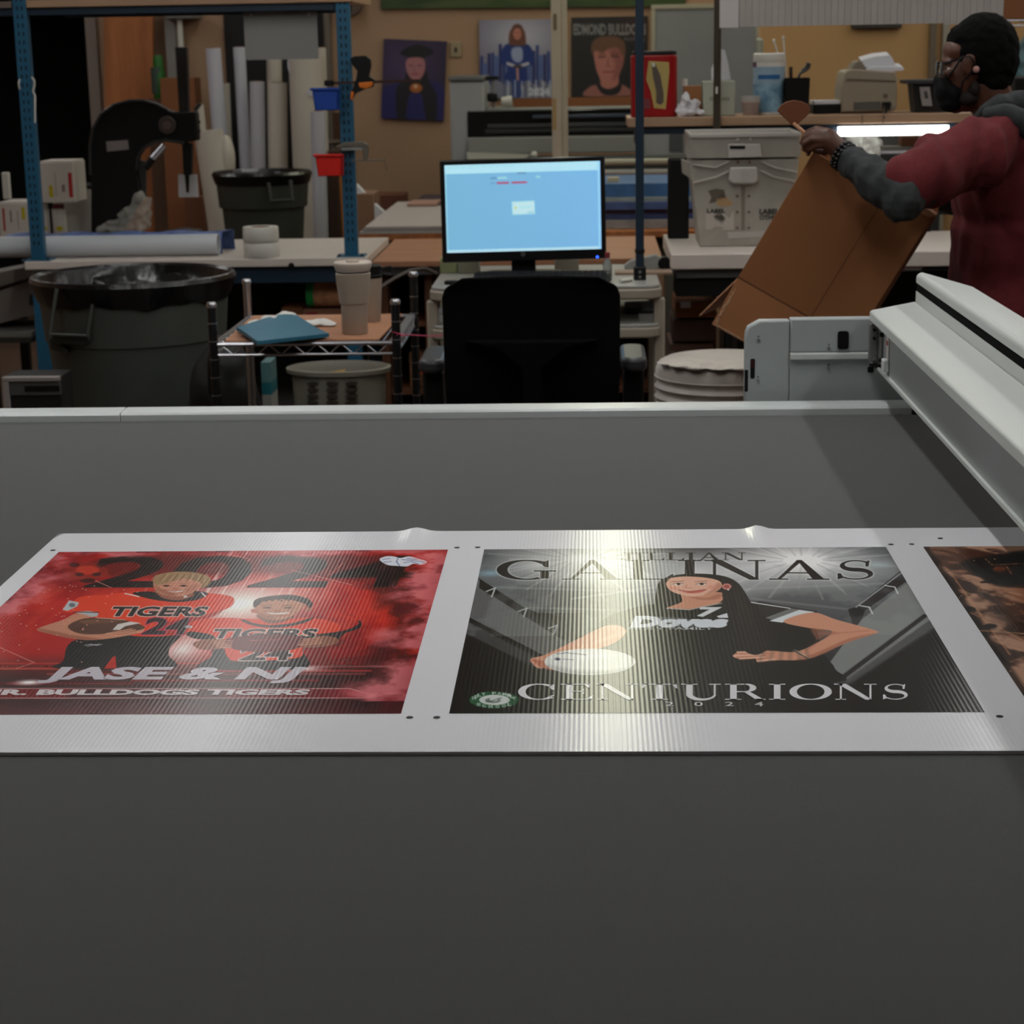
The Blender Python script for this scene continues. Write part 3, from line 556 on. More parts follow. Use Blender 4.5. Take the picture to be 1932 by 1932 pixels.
    # neck and face
    p.curve([(1290, 1120), (1286, 1136), (1258, 1148), (1300, 1150), (1340, 1143), (1362, 1134), (1360, 1118)], SK, 1, 1.3); p.curve([(1292, 1122), (1330, 1128), (1358, 1120), (1356, 1130), (1320, 1132)], SKD, .6, 4); p.line([(1258, 1148), (1300, 1151), (1362, 1138)], 2, (176, 178, 176))
    p.curve([(1256, 1100), (1262, 1092), (1290, 1088), (1330, 1090), (1356, 1096), (1362, 1106), (1352, 1116), (1330, 1123), (1304, 1126), (1276, 1120), (1262, 1112)], SKL, 1, 1.2); p.curve([(1330, 1123), (1352, 1116), (1362, 1106), (1354, 1100), (1344, 1112)], SKD, .5, 5)
    p.ell((1371, 1107), 9, 6, (204, 128, 118)); p.ell((1371, 1107), 5, 3, (150, 74, 68), .8); p.ell((1374, 1113), 1.8, 1.4, (235, 235, 235))
    for ex in (1279, 1323): p.ell((ex, 1102.4), 9, 2, (236, 228, 224)); p.ell((ex+1, 1102.3), 4, 1.8, (60, 44, 38)); p.line([(ex-10, 1102.6), (ex, 1100.4), (ex+10, 1101.2)], 1.2, (52, 34, 30)); p.line([(ex-12, 1098), (ex+11, 1096.6)], 1.4, (110, 76, 60), .85)
    p.line([(1296, 1104), (1292, 1109), (1306, 1110)], 1.3, (186, 118, 98), .8); p.curve([(1280, 1113.4), (1300, 1116.2), (1332, 1112.6), (1320, 1118.4), (1298, 1119.2)], (196, 96, 88)); p.line([(1278, 1113), (1302, 1116), (1334, 1112)], .9, (130, 50, 48)); p.ell((1270, 1110), 8, 3, (226, 140, 122), .5, 5); p.ell((1342, 1108), 8, 3, (226, 140, 122), .5, 5)
    p.curve([(1240, 1125), (1240, 1105), (1250, 1093), (1264, 1090), (1256, 1102), (1258, 1116), (1264, 1130), (1256, 1150), (1246, 1176), (1228, 1190), (1236, 1160)], HR, .95, 2)
    p.curve([(1360, 1094), (1384, 1100), (1404, 1122), (1424, 1152), (1450, 1182), (1456, 1216), (1428, 1236), (1400, 1224), (1384, 1190), (1372, 1150), (1364, 1130), (1364, 1118), (1382, 1112), (1380, 1102)], (28, 27, 26), 1, 2)
    for k in range(10): p.line([(1384+k*3, 1112+k*4), (1394+k*5.6, 1160+k*6), (1402+k*5, 1210+k*1.5)], 1.2, (66, 62, 56), .45, 2)
    for k in range(6): p.line([(1450+k*14, 1196+k*5), (1430+k*20, 1262)], 3, (50, 54, 50), .35, 8); p.line([(1200+k*16, 1206), (1190+k*22, 1262)], 3, (46, 50, 44), .3, 8)
    # script and numeral on the shirt
    p.curve([(1186, 1172), (1200, 1166), (1226, 1163), (1258, 1164), (1290, 1166), (1316, 1173), (1340, 1172), (1368, 1176), (1370, 1181), (1340, 1184), (1300, 1183), (1258, 1182), (1210, 1181), (1188, 1178)], (214, 222, 232), .35, 3)
    shape(p, polys_at(sans_polys('Doves', .05), 1190, 1368, 1163, 1184, 10), (222, 228, 236), 1, 1, 1.)
    shape(p, polys_at(sans_polys('HOLY FAMILY', .01), 1186, 1346, 1183.5, 1188.5, 0), (210, 216, 222), .95, 1, .1)
    shape(p, polys_at(sans_polys('7', .04), 1312, 1352, 1146, 1164, 10), (222, 226, 230)); p.poly([(1352, 1163), (1372, 1157), (1374, 1166), (1356, 1166)], (222, 226, 230))
    # round green school seal
    p.ell((932, 1321), 47, 15.5, (38, 92, 60)); p.ell((932, 1321), 47, 15.5, (38, 92, 60)); p.ell((933, 1321), 29, 9.6, (214, 220, 216)); p.ell((930, 1322), 15, 5, (120, 132, 126)); p.ell((932, 1320), 8, 3, (220, 226, 222)); p.line([(918, 1325), (946, 1317)], 1.5, (80, 96, 88))
    for body, a0, a1, s in (('HOLY FAMILY', 165, 15, 1), ('SCHOOL', 222, 318, -1)):
        for k, ch in enumerate(body):
            if ch == ' ': continue
            a = radians(a0+(a1-a0)*k/(len(body)-1)); c = (932+39*cos(a), 1321-12.6*sin(a)); shape(p, polys_at(sans_polys(ch, .03), c[0]-3.4, c[0]+3.4, c[1]-2.6, c[1]+2.6), (222, 226, 222), .95, 1, .1)
    return p

def paint_brown():
    p = Paint(420, 300, table_map(PX[2][0], PX[2][1], PY0, PY1), (84, 42, 24))
    n1 = p.noise(4, 4, 5, 14); n2 = p.noise(3, 12, 5, 15, .8); n3 = p.noise(12, 12, 4, 16); u, v = p.X/p.w, p.Y/p.h
    p.blend(np.clip((n1-.45)*4, 0, .8), (30, 16, 12)); p.blend(np.clip((n2-.52)*5, 0, .7), (142, 78, 46)); e = np.minimum(u/.14, v/.1)
    p.blend(np.clip((1-e)*1.4+(n2-.5)*4, 0, .95)*np.clip(1.6-e, 0, 1), (196, 150, 124)); p.blend(np.clip((n3-.52)*7, 0, 1)*np.clip(1.5-e, 0, 1)*.85, (40, 20, 14)); p.blend(np.clip((.02-u)*60, 0, .7), (20, 12, 10))
    p.curve([(1815, 1062), (1870, 1048), (1960, 1040), (2050, 1060), (2050, 1100), (1900, 1108), (1850, 1090)], (20, 12, 10), .9, 6); p.line([(1858, 1054), (1872, 1066), (1960, 1062)], 1, (190, 120, 70), .8); p.line([(1878, 1072), (1900, 1070), (1912, 1090), (1960, 1094)], 1, (190, 110, 60), .8); p.ell((1886, 1074), 12, 5, (124, 58, 26), .8, 3)
    shape(p, polys_at(sans_polys('2', .02), 1850, 2040, 1046, 1100, 30), (16, 11, 10), .9)
    for q in ([(1800, 1090), (1850, 1160), (1905, 1235)], [(1820, 1150), (1932, 1210)], [(1850, 1190), (1932, 1196)], [(1905, 1118), (1925, 1122)]): p.line(q, 2, (214, 160, 120), .6, 2)
    for q in ((1868, 1182), (1852, 1200), (1828, 1150), (1900, 1290)): p.ell(q, 13, 5, (16, 10, 10), .9, 3)
    rg = np.random.RandomState(5)
    for k in range(50): i, j = int(rg.rand()*p.h), int(rg.rand()*p.w*.4); p.img[i, j] = (.85, .65, .5)
    return p

M_sheet = mat('glossy white fluted sheet', (222, 223, 228), .19, k=1.08, wave=55, spec=.27)
M_print = mat('printed glossy fluted sheet', (128, 128, 128), .18, attr=True, wave=55, spec=.30)
M_mark = mat('printed marks', (24, 24, 28), .3, k=1)
M_mat = mat('dark grey felt cutting mat', (68, 69, 69), .9, k=1.0, var=.22, vscale=520, bump=.5, bscale=1400, spec=.25, sheen=.35)
M_alu = mat('anodised aluminium rail', (190, 195, 195), .35, metal=.1, k=1.3)
M_pgrey = mat('pale grey painted metal', (166, 170, 167), .42, k=1.55)
M_mgrey = mat('mid grey painted metal', (132, 136, 136), .45, k=1.35)
M_brk = mat('machined grey bracket', (120, 120, 118), .4, metal=.4, k=1.1)
M_black = mat('black plastic', (7, 7, 8), .5, k=1, spec=.3)
M_screw = mat('steel screw', (170, 170, 168), .3, metal=.9, k=1)

table = thing('cutter_table', (0, 2.6, 0), 'large flatbed cutting table with dark grey felt bed and pale metal edge rail', 'table')
RY = 4.032
MB().box(-2.6, 1.7, .55, RY, .866, .8955).build('cutting_mat', M_mat, table, smooth=False)
b = MB().box(-2.62, 1.72, .52, 4.10, .72, .865); b.build('table_frame', M_mgrey, table, bevel=.006)
for x in (-2.4, -.4, 1.5):
    for y in (.8, 3.9): MB().box(x-.06, x+.06, y-.06, y+.06, 0, .72).build('leg', M_mgrey, table, bevel=.005)
RAIL_END = X(1716, 775, RY+.03); seam = X(233, 785, RY+.03)
for x0, x1 in ((-2.62, seam-.0012), (seam+.0012, RAIL_END)):
    prof = [(RY, .8652), (RY, .909), (RY+.004, .914), (RY+.030, .9155), (RY+.064, .9155), (RY+.068, .911), (RY+.068, .8652)]
    MB().prism(prof, x0, x1, 'x').build('edge_rail', M_alu, table, bevel=.001)
b = MB().box(RAIL_END+.001, RAIL_END+.016, RY-.004, RY+.07, .8655, .934); b.build('rail_end_stop', M_black, table, bevel=.003)
b = MB().box(RAIL_END+.017, RAIL_END+.06, RY+.005, RY+.05, .8655, .92).cyl((RAIL_END+.03, RY+.004, .912), (RAIL_END+.03, RY-.006, .912), .006, n=10); b.build('end_clamp', M_brk, table, bevel=.003)

sheet = thing('printed_sheet', (.1, 2.5, .896), 'long glossy white fluted plastic sheet printed with sports posters, on the felt bed', 'sheet')
# the sheet itself, with two shallow ripples at its far edge
nx, ny = 240, 24; SX0, SX1, SY0, SY1 = -.874, 1.6, 2.006, 3.019
vs = []
for j in range(ny+1):
    for i in range(nx+1):
        x = SX0+(SX1-SX0)*i/nx; y = SY0+(SY1-SY0)*j/ny; z = TZ
        q = max(0, (y-2.905)/(SY1-2.905)); d1 = (x-(-.287-(y-3.019)*.0)); d2 = (x-.262)
        z += .0065*q*math.exp(-(d1/.018)**2)+.0065*q*math.exp(-(d2/.014)**2)
        vs.append((x, y, z))
fs = [(j*(nx+1)+i, j*(nx+1)+i+1, (j+1)*(nx+1)+i+1, (j+1)*(nx+1)+i) for j in range(ny) for i in range(nx)]
n0 = len(vs); vs += [(x, y, .8958) for x, y in ((SX0, SY0), (SX1, SY0), (SX1, SY1), (SX0, SY1))]
bm_ = MB().add(vs, fs); bm_.add([(SX0, SY0, TZ), (SX1, SY0, TZ), (SX1, SY0, .8958), (SX0, SY0, .8958)], [(0, 1, 2, 3)]); bm_.add([(SX0, SY0, TZ), (SX0, SY1, TZ), (SX0, SY1, .8958), (SX0, SY0, .8958)], [(0, 1, 2, 3)])
bm_.build('sheet_panel', M_sheet, sheet)
eps = .0003
for i, fn in enumerate((paint_red, paint_grey, paint_brown)):
    P_ = fn(); x0, x1 = PX[i]
    P_.build('poster_print', M_print, sheet, (x0, PY1, TZ+eps), (x1, PY1, TZ+eps), (x0, PY0, TZ+eps),
             ['red sports poster print of two boys in orange jerseys', 'grey sports poster print of a player with long dark hair', 'brown distressed poster print cut off by the frame'][i])
def onsheet(px, py, lift=.0006): p = Z(px, py, TZ); return Vector((p.x, p.y, TZ+lift))
def lettering(polys, L, R, T_, B, col, name='lettering', shear=0.):
    mb = MB()
    for p in polys_at(polys, L, R, T_, B, shear): mb.add([onsheet(*q) for q in p], [tuple(range(len(p)))], col)
    return mb
W1 = (226, 224, 232)
t = sans_polys('JASE & NJ', .045); lettering(t, 66, 545, 1259, 1290, (206, 200, 210), shear=34).build('lettering', M_print, sheet, smooth=False)
t = sans_polys('JR. BULLDOGS TIGERS', .05); lettering(t, -26, 578, 1301.5, 1315, (222, 214, 218), shear=10).build('lettering', M_print, sheet, smooth=False)
lettering(serif_text('CENTURIONS', .09), 978, 1716, 1291, 1321, (228, 228, 232)).build('lettering', M_print, sheet, smooth=False)
mb = MB()
for ch, x in zip('2024', (1263, 1318, 1376, 1432)):
    for p in polys_at(sans_polys(ch, .01), x-8, x+8, 1325, 1333): mb.add([onsheet(*q) for q in p], [tuple(range(len(p)))], (200, 200, 204))
mb.build('lettering', M_print, sheet, smooth=False)
for px, py in ((100, 1038.5), (862, 1033.5), (901, 1033), (1681, 1027.5), (1720, 1027), (773, 1354), (824, 1354), (1886, 1352), (1774, 1016)):
    c = Z(px, py, TZ); MB().cyl((c.x, c.y, TZ+.0002), (c.x, c.y, TZ+.0006), .0042, n=16).build('trim_mark', M_mark, sheet, smooth=False)
# gradient print on metal look of the first name: a lighter lower half is part of the ink
# ---------------------------------------------------------------- gantry over the bed
gantry = thing('gantry_beam', (.75, 3.0, .9), 'pale grey gantry beam with a black stripe crossing over the cutting bed', 'machine')
GY0, GY1 = .6, 4.13
gx0 = X(1641, 585, GY1); gz = H(1641, 585, GY1); gx1 = X(1726, 569, GY1); gz1 = H(1726, 569, GY1)
zf = H(1641, 604, GY1)
zb = H(1667, 692, GY1)
MB().prism([(gx0, zf), (gx0, gz-.004), (gx0+.004, gz), (gx1, gz1), (gx1, zf)], GY0, GY1).build('front_cover', M_pgrey, gantry, bevel=.0015)
MB().prism([(gx0+.022, zb), (gx0+.022, zf+.001), (gx1+.10, zf+.001), (gx1+.10, zb)], GY0, GY1-.012).build('beam_body', M_mgrey, gantry)
MB().prism([(gx0+.016, zb-.003), (gx0+.016, zb+.004), (gx1+.1, zb+.004), (gx1+.1, zb-.003)], GY0, GY1-.012).build('lower_lip', M_pgrey, gantry)
ex_, ez_ = X(1835, 541, GY1), H(1835, 541, GY1); sx = X(1728, 550, GY1); s0, s1, s2 = H(1728, 549, GY1), H(1728, 533, GY1), H(1735, 514, GY1); ex_, ez_ = X(1835, 541, GY1), H(1835, 541, GY1)
MB().prism([(sx, gz1-.02), (sx, s0), (sx+.0115, s0), (sx+.0115, gz1-.02)], GY0, GY1).build('upper_cover_base', M_pgrey, gantry)
MB().prism([(sx+.0015, s0), (sx+.0015, s1), (sx+.0115, s1), (sx+.0115, s0)], GY0, GY1-.001).build('black_stripe', mat('matt black stripe', (4, 4, 4), .95, k=1, spec=.08), gantry)
cap = [(sx, s1)] + [(sx+.013-.013*cos(radians(a)), s2-.011+.011*sin(radians(a))) for a in range(0, 91, 15)] + [(ex_, ez_), (ex_+.006, ez_-.012), (ex_+.006, gz1-.02), (sx+.012, gz1-.02), (sx+.012, s1)]
MB().prism(cap, GY0, GY1).build('top_cover', M_pgrey, gantry)
# end bracket with bolts, sticker and knob
bx0, bz0, bz1 = X(1639, 612, GY1), H(1640, 684, GY1), H(1640, 609, GY1)
MB().box(bx0, bx0+.018, GY1-.02, GY1+.0, bz0, bz1).box(bx0+.018, bx0+.03, GY1-.06, GY1+.0, bz0+.006, bz1-.01).build('end_bracket', M_brk, gantry, bevel=.002)
MB().slab([(bx0+.002, GY1-.01, bz0-.001), (bx0+.055, GY1-.03, bz0-.02), (bx0+.05, GY1-.06, bz0+.004), (bx0+.012, GY1-.03, bz0+.002)], (0, 0, -.004)).build('bracket_foot', M_black, gantry)
for q in ((bx0+.009, bz1-.03), (bx0+.009, bz0+.012), (bx0+.009, bz1-.012)):
    MB().cyl((q[0], GY1-.021, q[1]), (q[0], GY1-.028, q[1]), .0035, n=10).build('bolt', M_black if q[1] > bz0+.03 else M_screw, gantry)
for zz in (bz1-.016, bz0+.016): MB().cyl((gx0+.021, GY1-.07, zz), (gx0+.012, GY1-.07, zz), .005, n=10).build('bolt', M_black, gantry)
MB().box(gx0+.0195, gx0+.0215, GY1-.145, GY1-.115, zb+.035, zf-.018).build('sticker', mat('paper label', (205, 200, 196), .5, k=1), gantry)
MB().box(gx0+.0185, gx0+.0195, GY1-.138, GY1-.122, zf-.035, zf-.026).build('sticker_mark', mat('red ink', (170, 40, 40), .5, k=1), gantry)
MB().box(gx0+.010, gx0+.0215, GY1-.15, GY1-.115, zb+.012, zb+.037).build('sensor_box', M_pgrey, gantry, bevel=.002)
# far side cover plate
PYY = 4.155
pl, pm, pr_ = X(1406, 650, PYY), X(1490, 650, PYY), X(1700, 650, PYY)
pz0 = .72; pzt = H(1450, 605, PYY); pzt2 = H(1560, 601, PYY)
cl, ct = X(1406, 625, PYY), H(1406, 628, PYY); cx_ = X(1434, 606, PYY)
poly = [(pl, pz0)] + [(pl, ct-.01), (pl+.001, ct), (pl+.006, ct+.012), (cx_-.006, pzt-.003), (cx_, pzt), (pm, pzt), (pm, pz0)]
M_cov = mat('side cover paint', (128, 133, 133), .42, k=1.85)
MB().prism(poly, PYY, PYY+.035).build('side_cover', M_cov, gantry, bevel=.0045, seg=3)
MB().box(pm+.001, pr_+.03, PYY-.004, PYY+.035, H(1560, 664, PYY), pzt2).build('upper_cover_plate', M_cov, gantry, bevel=.003)
MB().box(pm+.001, pr_+.03, PYY+.001, PYY+.035, pz0, H(1560, 677, PYY)).build('lower_cover_plate', M_cov, gantry, bevel=.001)
MB().prism([(PYY-.004, H(1560, 664.5, PYY)), (PYY-.012, H(1560, 667, PYY)), (PYY-.012, H(1560, 676, PYY)), (PYY+.002, H(1560, 678, PYY)), (PYY+.004, H(1560, 664.5, PYY))], pm+.001, pr_+.03, 'x').build('cover_ledge', M_pgrey, gantry)
def slot(x0, y0, x1, y1, name='slot', Y=PYY-.0075, m_=None):
    a, c = A(x0, y0, Y), A(x1, y1, Y); r = min(abs(c.x-a.x), abs(a.z-c.z))*.24
    return MB().prism(rounded(a.x, c.x, c.z, a.z, r), Y, Y+.004).build(name, m_ or M_black, gantry)
slot(1581, 625, 1601, 659, 'socket_opening'); slot(1416, 677, 1424, 714, 'slot', PYY-.001); slot(1405, 698, 1411, 739, 'latch', PYY-.001); slot(1637, 692, 1648, 703, 'cable_hole', PYY-.001)
slot(1417, 680, 1423, 694, 'red_light', PYY-.002, mat('dark red lens', (60, 10, 12), .3, k=1))
for x, y, Y in ((1431, 642, PYY), (1430, 718, PYY), (1564, 657, PYY-.006), (1563, 695, PYY)):
    c = A(x, y, Y); MB().cyl((c.x, Y, c.z), (c.x, Y-.003, c.z), .0035, n=12).build('screw', M_screw, gantry)
    MB().cyl((c.x, Y, c.z+.008), (c.x, Y-.0006, c.z+.008), .0017, n=8).build('keyhole', M_black, gantry)
vp = X(1696, 740, PYY-.006); MB().box(vp-.003, vp+.003, PYY-.03, PYY-.002, .94, H(1696, 715, PYY)).build('cover_post', M_pgrey, gantry)
for y in (GY0+.3, GY1-.05): MB().box(gx1+.02, gx1+.10, y-.1, y+.1, .87 if y < 3.9 else .93, zb-.004).build('carriage', M_mgrey, gantry, bevel=.004)

# ================================================================ middle ground
M_can = mat('dark grey green bin plastic', (48, 51, 47), .5, k=1.9, var=.08, bump=.1, bscale=60)
M_liner = mat('black bin liner', (12, 12, 14), .25, k=1, bump=1., bscale=22, stretch=(1, 1, .35))
M_chrome = mat('chrome wire', (190, 190, 195), .28, metal=1, k=1)
M_post = mat('dark post steel', (60, 60, 62), .25, metal=.8, k=1)
M_card = mat('brown cardboard', (112, 68, 38), .8, k=1.3, var=.06, vscale=4)
M_cardL = mat('pale cardboard edge', (168, 122, 92), .8, k=1.2)
M_white = mat('white plastic', (200, 198, 190), .45, k=1.0)
M_paper = mat('white paper', (196, 196, 200), .6, k=1.05)
M_blue = mat('teal blue painted steel', (18, 62, 84), .45, k=2.0)
M_dblue = mat('dark blue painted steel', (12, 34, 50), .45, k=1.2)
M_wood = mat('pale wood board', (140, 112, 88), .55, k=1.3, var=.08, vscale=3, stretch=(1, 8, 8))
M_ply = mat('orange brown plywood', (150, 84, 42), .55, k=1.0, var=.25, vscale=2.2, stretch=(5, 5, .6))
M_beige = mat('beige plastic', (128, 120, 108), .55, k=1.35)
M_greige = mat('warm grey tumbler coat', (146, 132, 118), .5, k=1.25)
M_cloth = mat('white cloth', (205, 203, 198), .9, k=1.05, bump=.3)
M_teal = mat('teal folder vinyl', (34, 84, 104), .45, k=1.5)
M_pink = mat('pink string', (220, 70, 110), .6, k=1)
M_chair = mat('black chair mesh fabric', (5, 5, 5), .9, k=1.0, spec=.12)
M_chairp = mat('grey arm pad', (44, 45, 48), .4, k=1.3)

# ---------------- near bin with liner
CY = 6.6; cc = A(251, 520, CY); CR = (X(437, 520, CY)-X(66, 520, CY))/2; CT = H(251, 518, CY)
can = thing('trash_bin', (cc.x, CY, 0), 'large dark grey round trash bin with a black liner, beside the wire shelf cart', 'bin')
def zc(py, Y=CY-CR*.9): return H(250, py, Y)
z1 = zc(660)
MB().lathe([(CR*.60, 0), (CR*.66, .02), (CR*.88, z1-.012), (CR*.885, z1), (CR*.905, z1+.004), (CR*.94, CT-.07), (CR*.955, CT-.02), (CR*.97, CT-.012), (CR*.96, CT-.03), (CR*.86, z1), (CR*.6, .03), (.0, .03)], (cc.x, CY, 0), n=56, closed=True).build('can_body', M_can, can)
mb = MB(); n = 72; prof = [(.975, -.078), (1.0, -.055), (1.03, -.028), (1.045, -.01), (1.03, .004), (1.0, .006), (.965, -.002), (.94, -.03), (.90, -.05), (.80, -.075), (.66, -.10), (.5, -.12), (.3, -.14), (.0, -.15)]
vs = []
for k, (r, z) in enumerate(prof):
    for j in range(n):
        a = 2*pi*j/n; w = .010*sin(a*9+k)*(.3 if k < 1 else 1)*(1 if k < 4 else .4)+0
        zz = z + (.045*mnoise.noise(Vector((cos(a)*5*r, sin(a)*5*r, k*.35)))+.02*mnoise.noise(Vector((cos(a)*13, sin(a)*13, k*.9))) if k > 7 else 0) + (.006*sin(a*7+1)+.004*sin(a*17))*(1 if k == 0 else (.35 if k > 6 else 0))
        vs.append((cc.x+CR*(r+w*(k in (0, 7, 8, 9)))*cos(a)*.985, CY+CR*(r+w*(k in (0, 7, 8, 9)))*sin(a)*.985, CT+zz))
mb.add(vs, [(i*n+j, i*n+(j+1) % n, (i+1)*n+(j+1) % n, (i+1)*n+j) for i in range(len(prof)-1) for j in range(n)])
mb.build('liner', M_liner, can)
# shelf under the handle and its outline ring
hy = CY-CR*.93
def hp(px, py, dy=0): return A(px, py, hy+dy)
a, b_, c_, d_ = hp(107, 545), hp(179, 548), hp(167, 632), hp(97, 629)
MB().tube([a, d_ + Vector((0, -.015, 0)), c_ + Vector((0, -.015, 0)), b_], .0065, n=8).build('handle', M_can, can)
MB().slab([hp(97, 632), hp(168, 634), hp(168, 646), hp(160, 652, .02), hp(100, 648, .02)], (0, .05, 0)).build('handle_ledge', M_can, can, bevel=.004)
MB().slab([hp(93, 640, .05), hp(98, 632, .03), hp(128, 662, .05), hp(128, 668, .05), hp(96, 660, .06)], (0, .03, 0)).build('handle_gusset', M_can, can, bevel=.003)
MB().slab([hp(183, 552, .02), hp(196, 552, .02), hp(200, 664, .03), hp(192, 656, .03)], (0, .03, 0)).build('side_rib', M_can, can, bevel=.003)

# ---------------- wire shelf cart
FY, BY = 5.3, 5.86
xl, xr = X(403, 650, FY), X(748, 650, FY); xbl, xbr = X(476, 600, BY), X(783, 600, BY)
xbl, xbr = xl+(xbl-xl)*.5, xr+(xbr-xr)*.5; SZ = H(600, 648, FY)
cart = thing('wire_shelf_cart', ((xl+xr)/2, FY+.28, 0), 'chrome wire shelf cart with four posts and a brown board on its shelf', 'cart')
for x, y, top in ((xl, FY, H(403, 572, FY)), (xr, FY, H(745, 566, FY)), (xl, BY, H(474, 528, BY)), (xr, BY, H(786, 514, BY))):
    p = MB().cyl((x, y, .06), (x, y, top-.006), .0125, n=16).build('post', M_chrome if x == xl and y == BY else M_post, cart)
    g = MB(); z = .12
    while z < top-.03: g.cyl((x, y, z), (x, y, z+.003), .0132, n=14); z += .0508
    setp(g.build('groove_rings', M_chrome, p), kind='stuff')
    MB().lathe([(.0145, top-.012), (.0145, top-.002), (.011, top+.003), (0, top+.004)], (x, y, 0), n=16).build('post_cap', M_chrome, p)
    MB().cyl((x-.011, y, .03), (x+.011, y, .03), .03, n=20).build('caster', M_black, cart); MB().cyl((x, y, .03), (x, y, .075), .008, n=8).build('caster_stem', M_chrome, cart)
def shelf(z, name='wire_shelf'):
    e = MB()
    for dz in (0, -.03):
        for q in ((xl, FY, xr, FY), (xl, BY, xr, BY), (xl, FY, xl, BY), (xr, FY, xr, BY)): e.tube([(q[0], q[1], z+dz), (q[2], q[3], z+dz)], .004 if dz else .006, n=8)
    s = e.build(name, M_chrome, cart)
    w = MB(); k = 14
    for yy in (FY, BY):
        for i in range(k): x0, x1 = xl+.02+(xr-xl-.04)*i/k, xl+.02+(xr-xl-.04)*(i+1)/k; w.cyl((x0, yy, z-(.03 if i % 2 else .001)), (x1, yy, z-(.001 if i % 2 else .03)), .0024, n=6)
    for xx in (xl, xr):
        for i in range(16): y0, y1 = FY+.02+(BY-FY-.04)*i/16, FY+.02+(BY-FY-.04)*(i+1)/16; w.cyl((xx, y0, z-(.03 if i % 2 else .001)), (xx, y1, z-(.001 if i % 2 else .03)), .0024, n=6)
    setp(w.build('zigzag_wire', M_chrome, s), kind='stuff')
    d = MB()
    for i in range(20): x = xl+(xr-xl)*(i+.5)/20; d.cyl((x, FY, z+.003), (x, BY, z+.003), .0022, n=6)
    setp(d.build('deck_wire', M_chrome, s), kind='stuff'); return s
shelf(SZ); shelf(.30)
setp(MB().box(xr-.02, xr+.004, FY, BY, SZ+.0052, SZ+.0062).build('end_plate', mat('brushed grey plate', (140, 142, 144), .35, metal=.6, k=1), cart))
bz = SZ+.0058
b0 = [Z(430, 652, bz), Z(716, 650, bz), Z(745, 612, bz), Z(640, 611, bz), Z(470, 625, bz)]
b0 = [Vector((xl+.03, FY+.004, bz)), Vector((xr-.05, FY+.004, bz)), Vector((xr-.035, BY-.02, bz)), Vector((xl+.02, BY-.02, bz))]
MB().slab(b0, (0, 0, .004)).build('brown_board', mat('brown hardboard', (150, 104, 76), .6, k=1.25, var=.05), None, label='brown hardboard sheet lying on the wire cart shelf', cat='board', smooth=False)
bt = bz+.0042
# folder, propped on a cloth
fz = [(444, 632), (486, 655), (621, 640), (548, 606)]
pts = [Z(486, 652, bt+.004), Z(621, 637, bt+.004), Z(560, 606, bt+.012), Z(446, 626, bt+.010)]
n_ = 14; vs = []
for i in range(n_+1):
    for j in range(n_+1):
        u, v = i/n_, j/n_; p = (pts[0]*(1-u)+pts[1]*u)*(1-v)+(pts[3]*(1-u)+pts[2]*u)*v
        vs.append((p.x, p.y, p.z+.012+.018*sin(pi*u)*v+.006*sin(5*u+3*v)*v))
N1 = len(vs); vs += [(x, y, z-.010) for x, y, z in vs]; fs = []
for i in range(n_):
    for j in range(n_):
        q = i*(n_+1)+j; fs += [(q, q+n_+1, q+n_+2, q+1), (N1+q, N1+q+1, N1+q+n_+2, N1+q+n_+1)]
rim = [i*(n_+1) for i in range(n_+1)]+[n_*(n_+1)+j for j in range(1, n_+1)]+[i*(n_+1)+n_ for i in range(n_-1, -1, -1)]+[j for j in range(n_-1, 0, -1)]
fs += [(rim[k], rim[(k+1) % len(rim)], N1+rim[(k+1) % len(rim)], N1+rim[k]) for k in range(len(rim))]
MB().add(vs, fs).build('folder', M_teal, None, label='teal blue zip folder lying on the wire cart', cat='folder')
def cloth(name, path, r, label, seed):
    t = thing(name, (path[0].x, path[0].y, bt), label, 'cloth'); mb = MB()
    for i, (p, q) in enumerate(zip(path, r)): mb.ell(p, (q[0], q[1], q[2]), Matrix.Rotation(.5*i+seed, 3, 'Z'))
    vox('cloth_folds', mb, M_cloth, t, .004, 4, .006, 30); return t
cloth('rag', [Z(x, y, z) for x, y, z in ((462, 622, bt+.008), (486, 612, bt+.012), (512, 606, bt+.022), (538, 600, bt+.02), (556, 612, bt+.01))], [(.035, .025, .010), (.045, .03, .013), (.05, .03, .016), (.04, .03, .016), (.04, .03, .01)], 'crumpled white rag behind the teal folder, left of the tumblers', 1)
cloth('rag', [Z(x, y, z) for x, y, z in ((588, 610, bt+.008), (606, 609, bt+.008), (620, 612, bt+.006))], [(.04, .03, .009), (.035, .03, .008), (.025, .02, .006)], 'small flat white rag beside the front tumbler', 2)
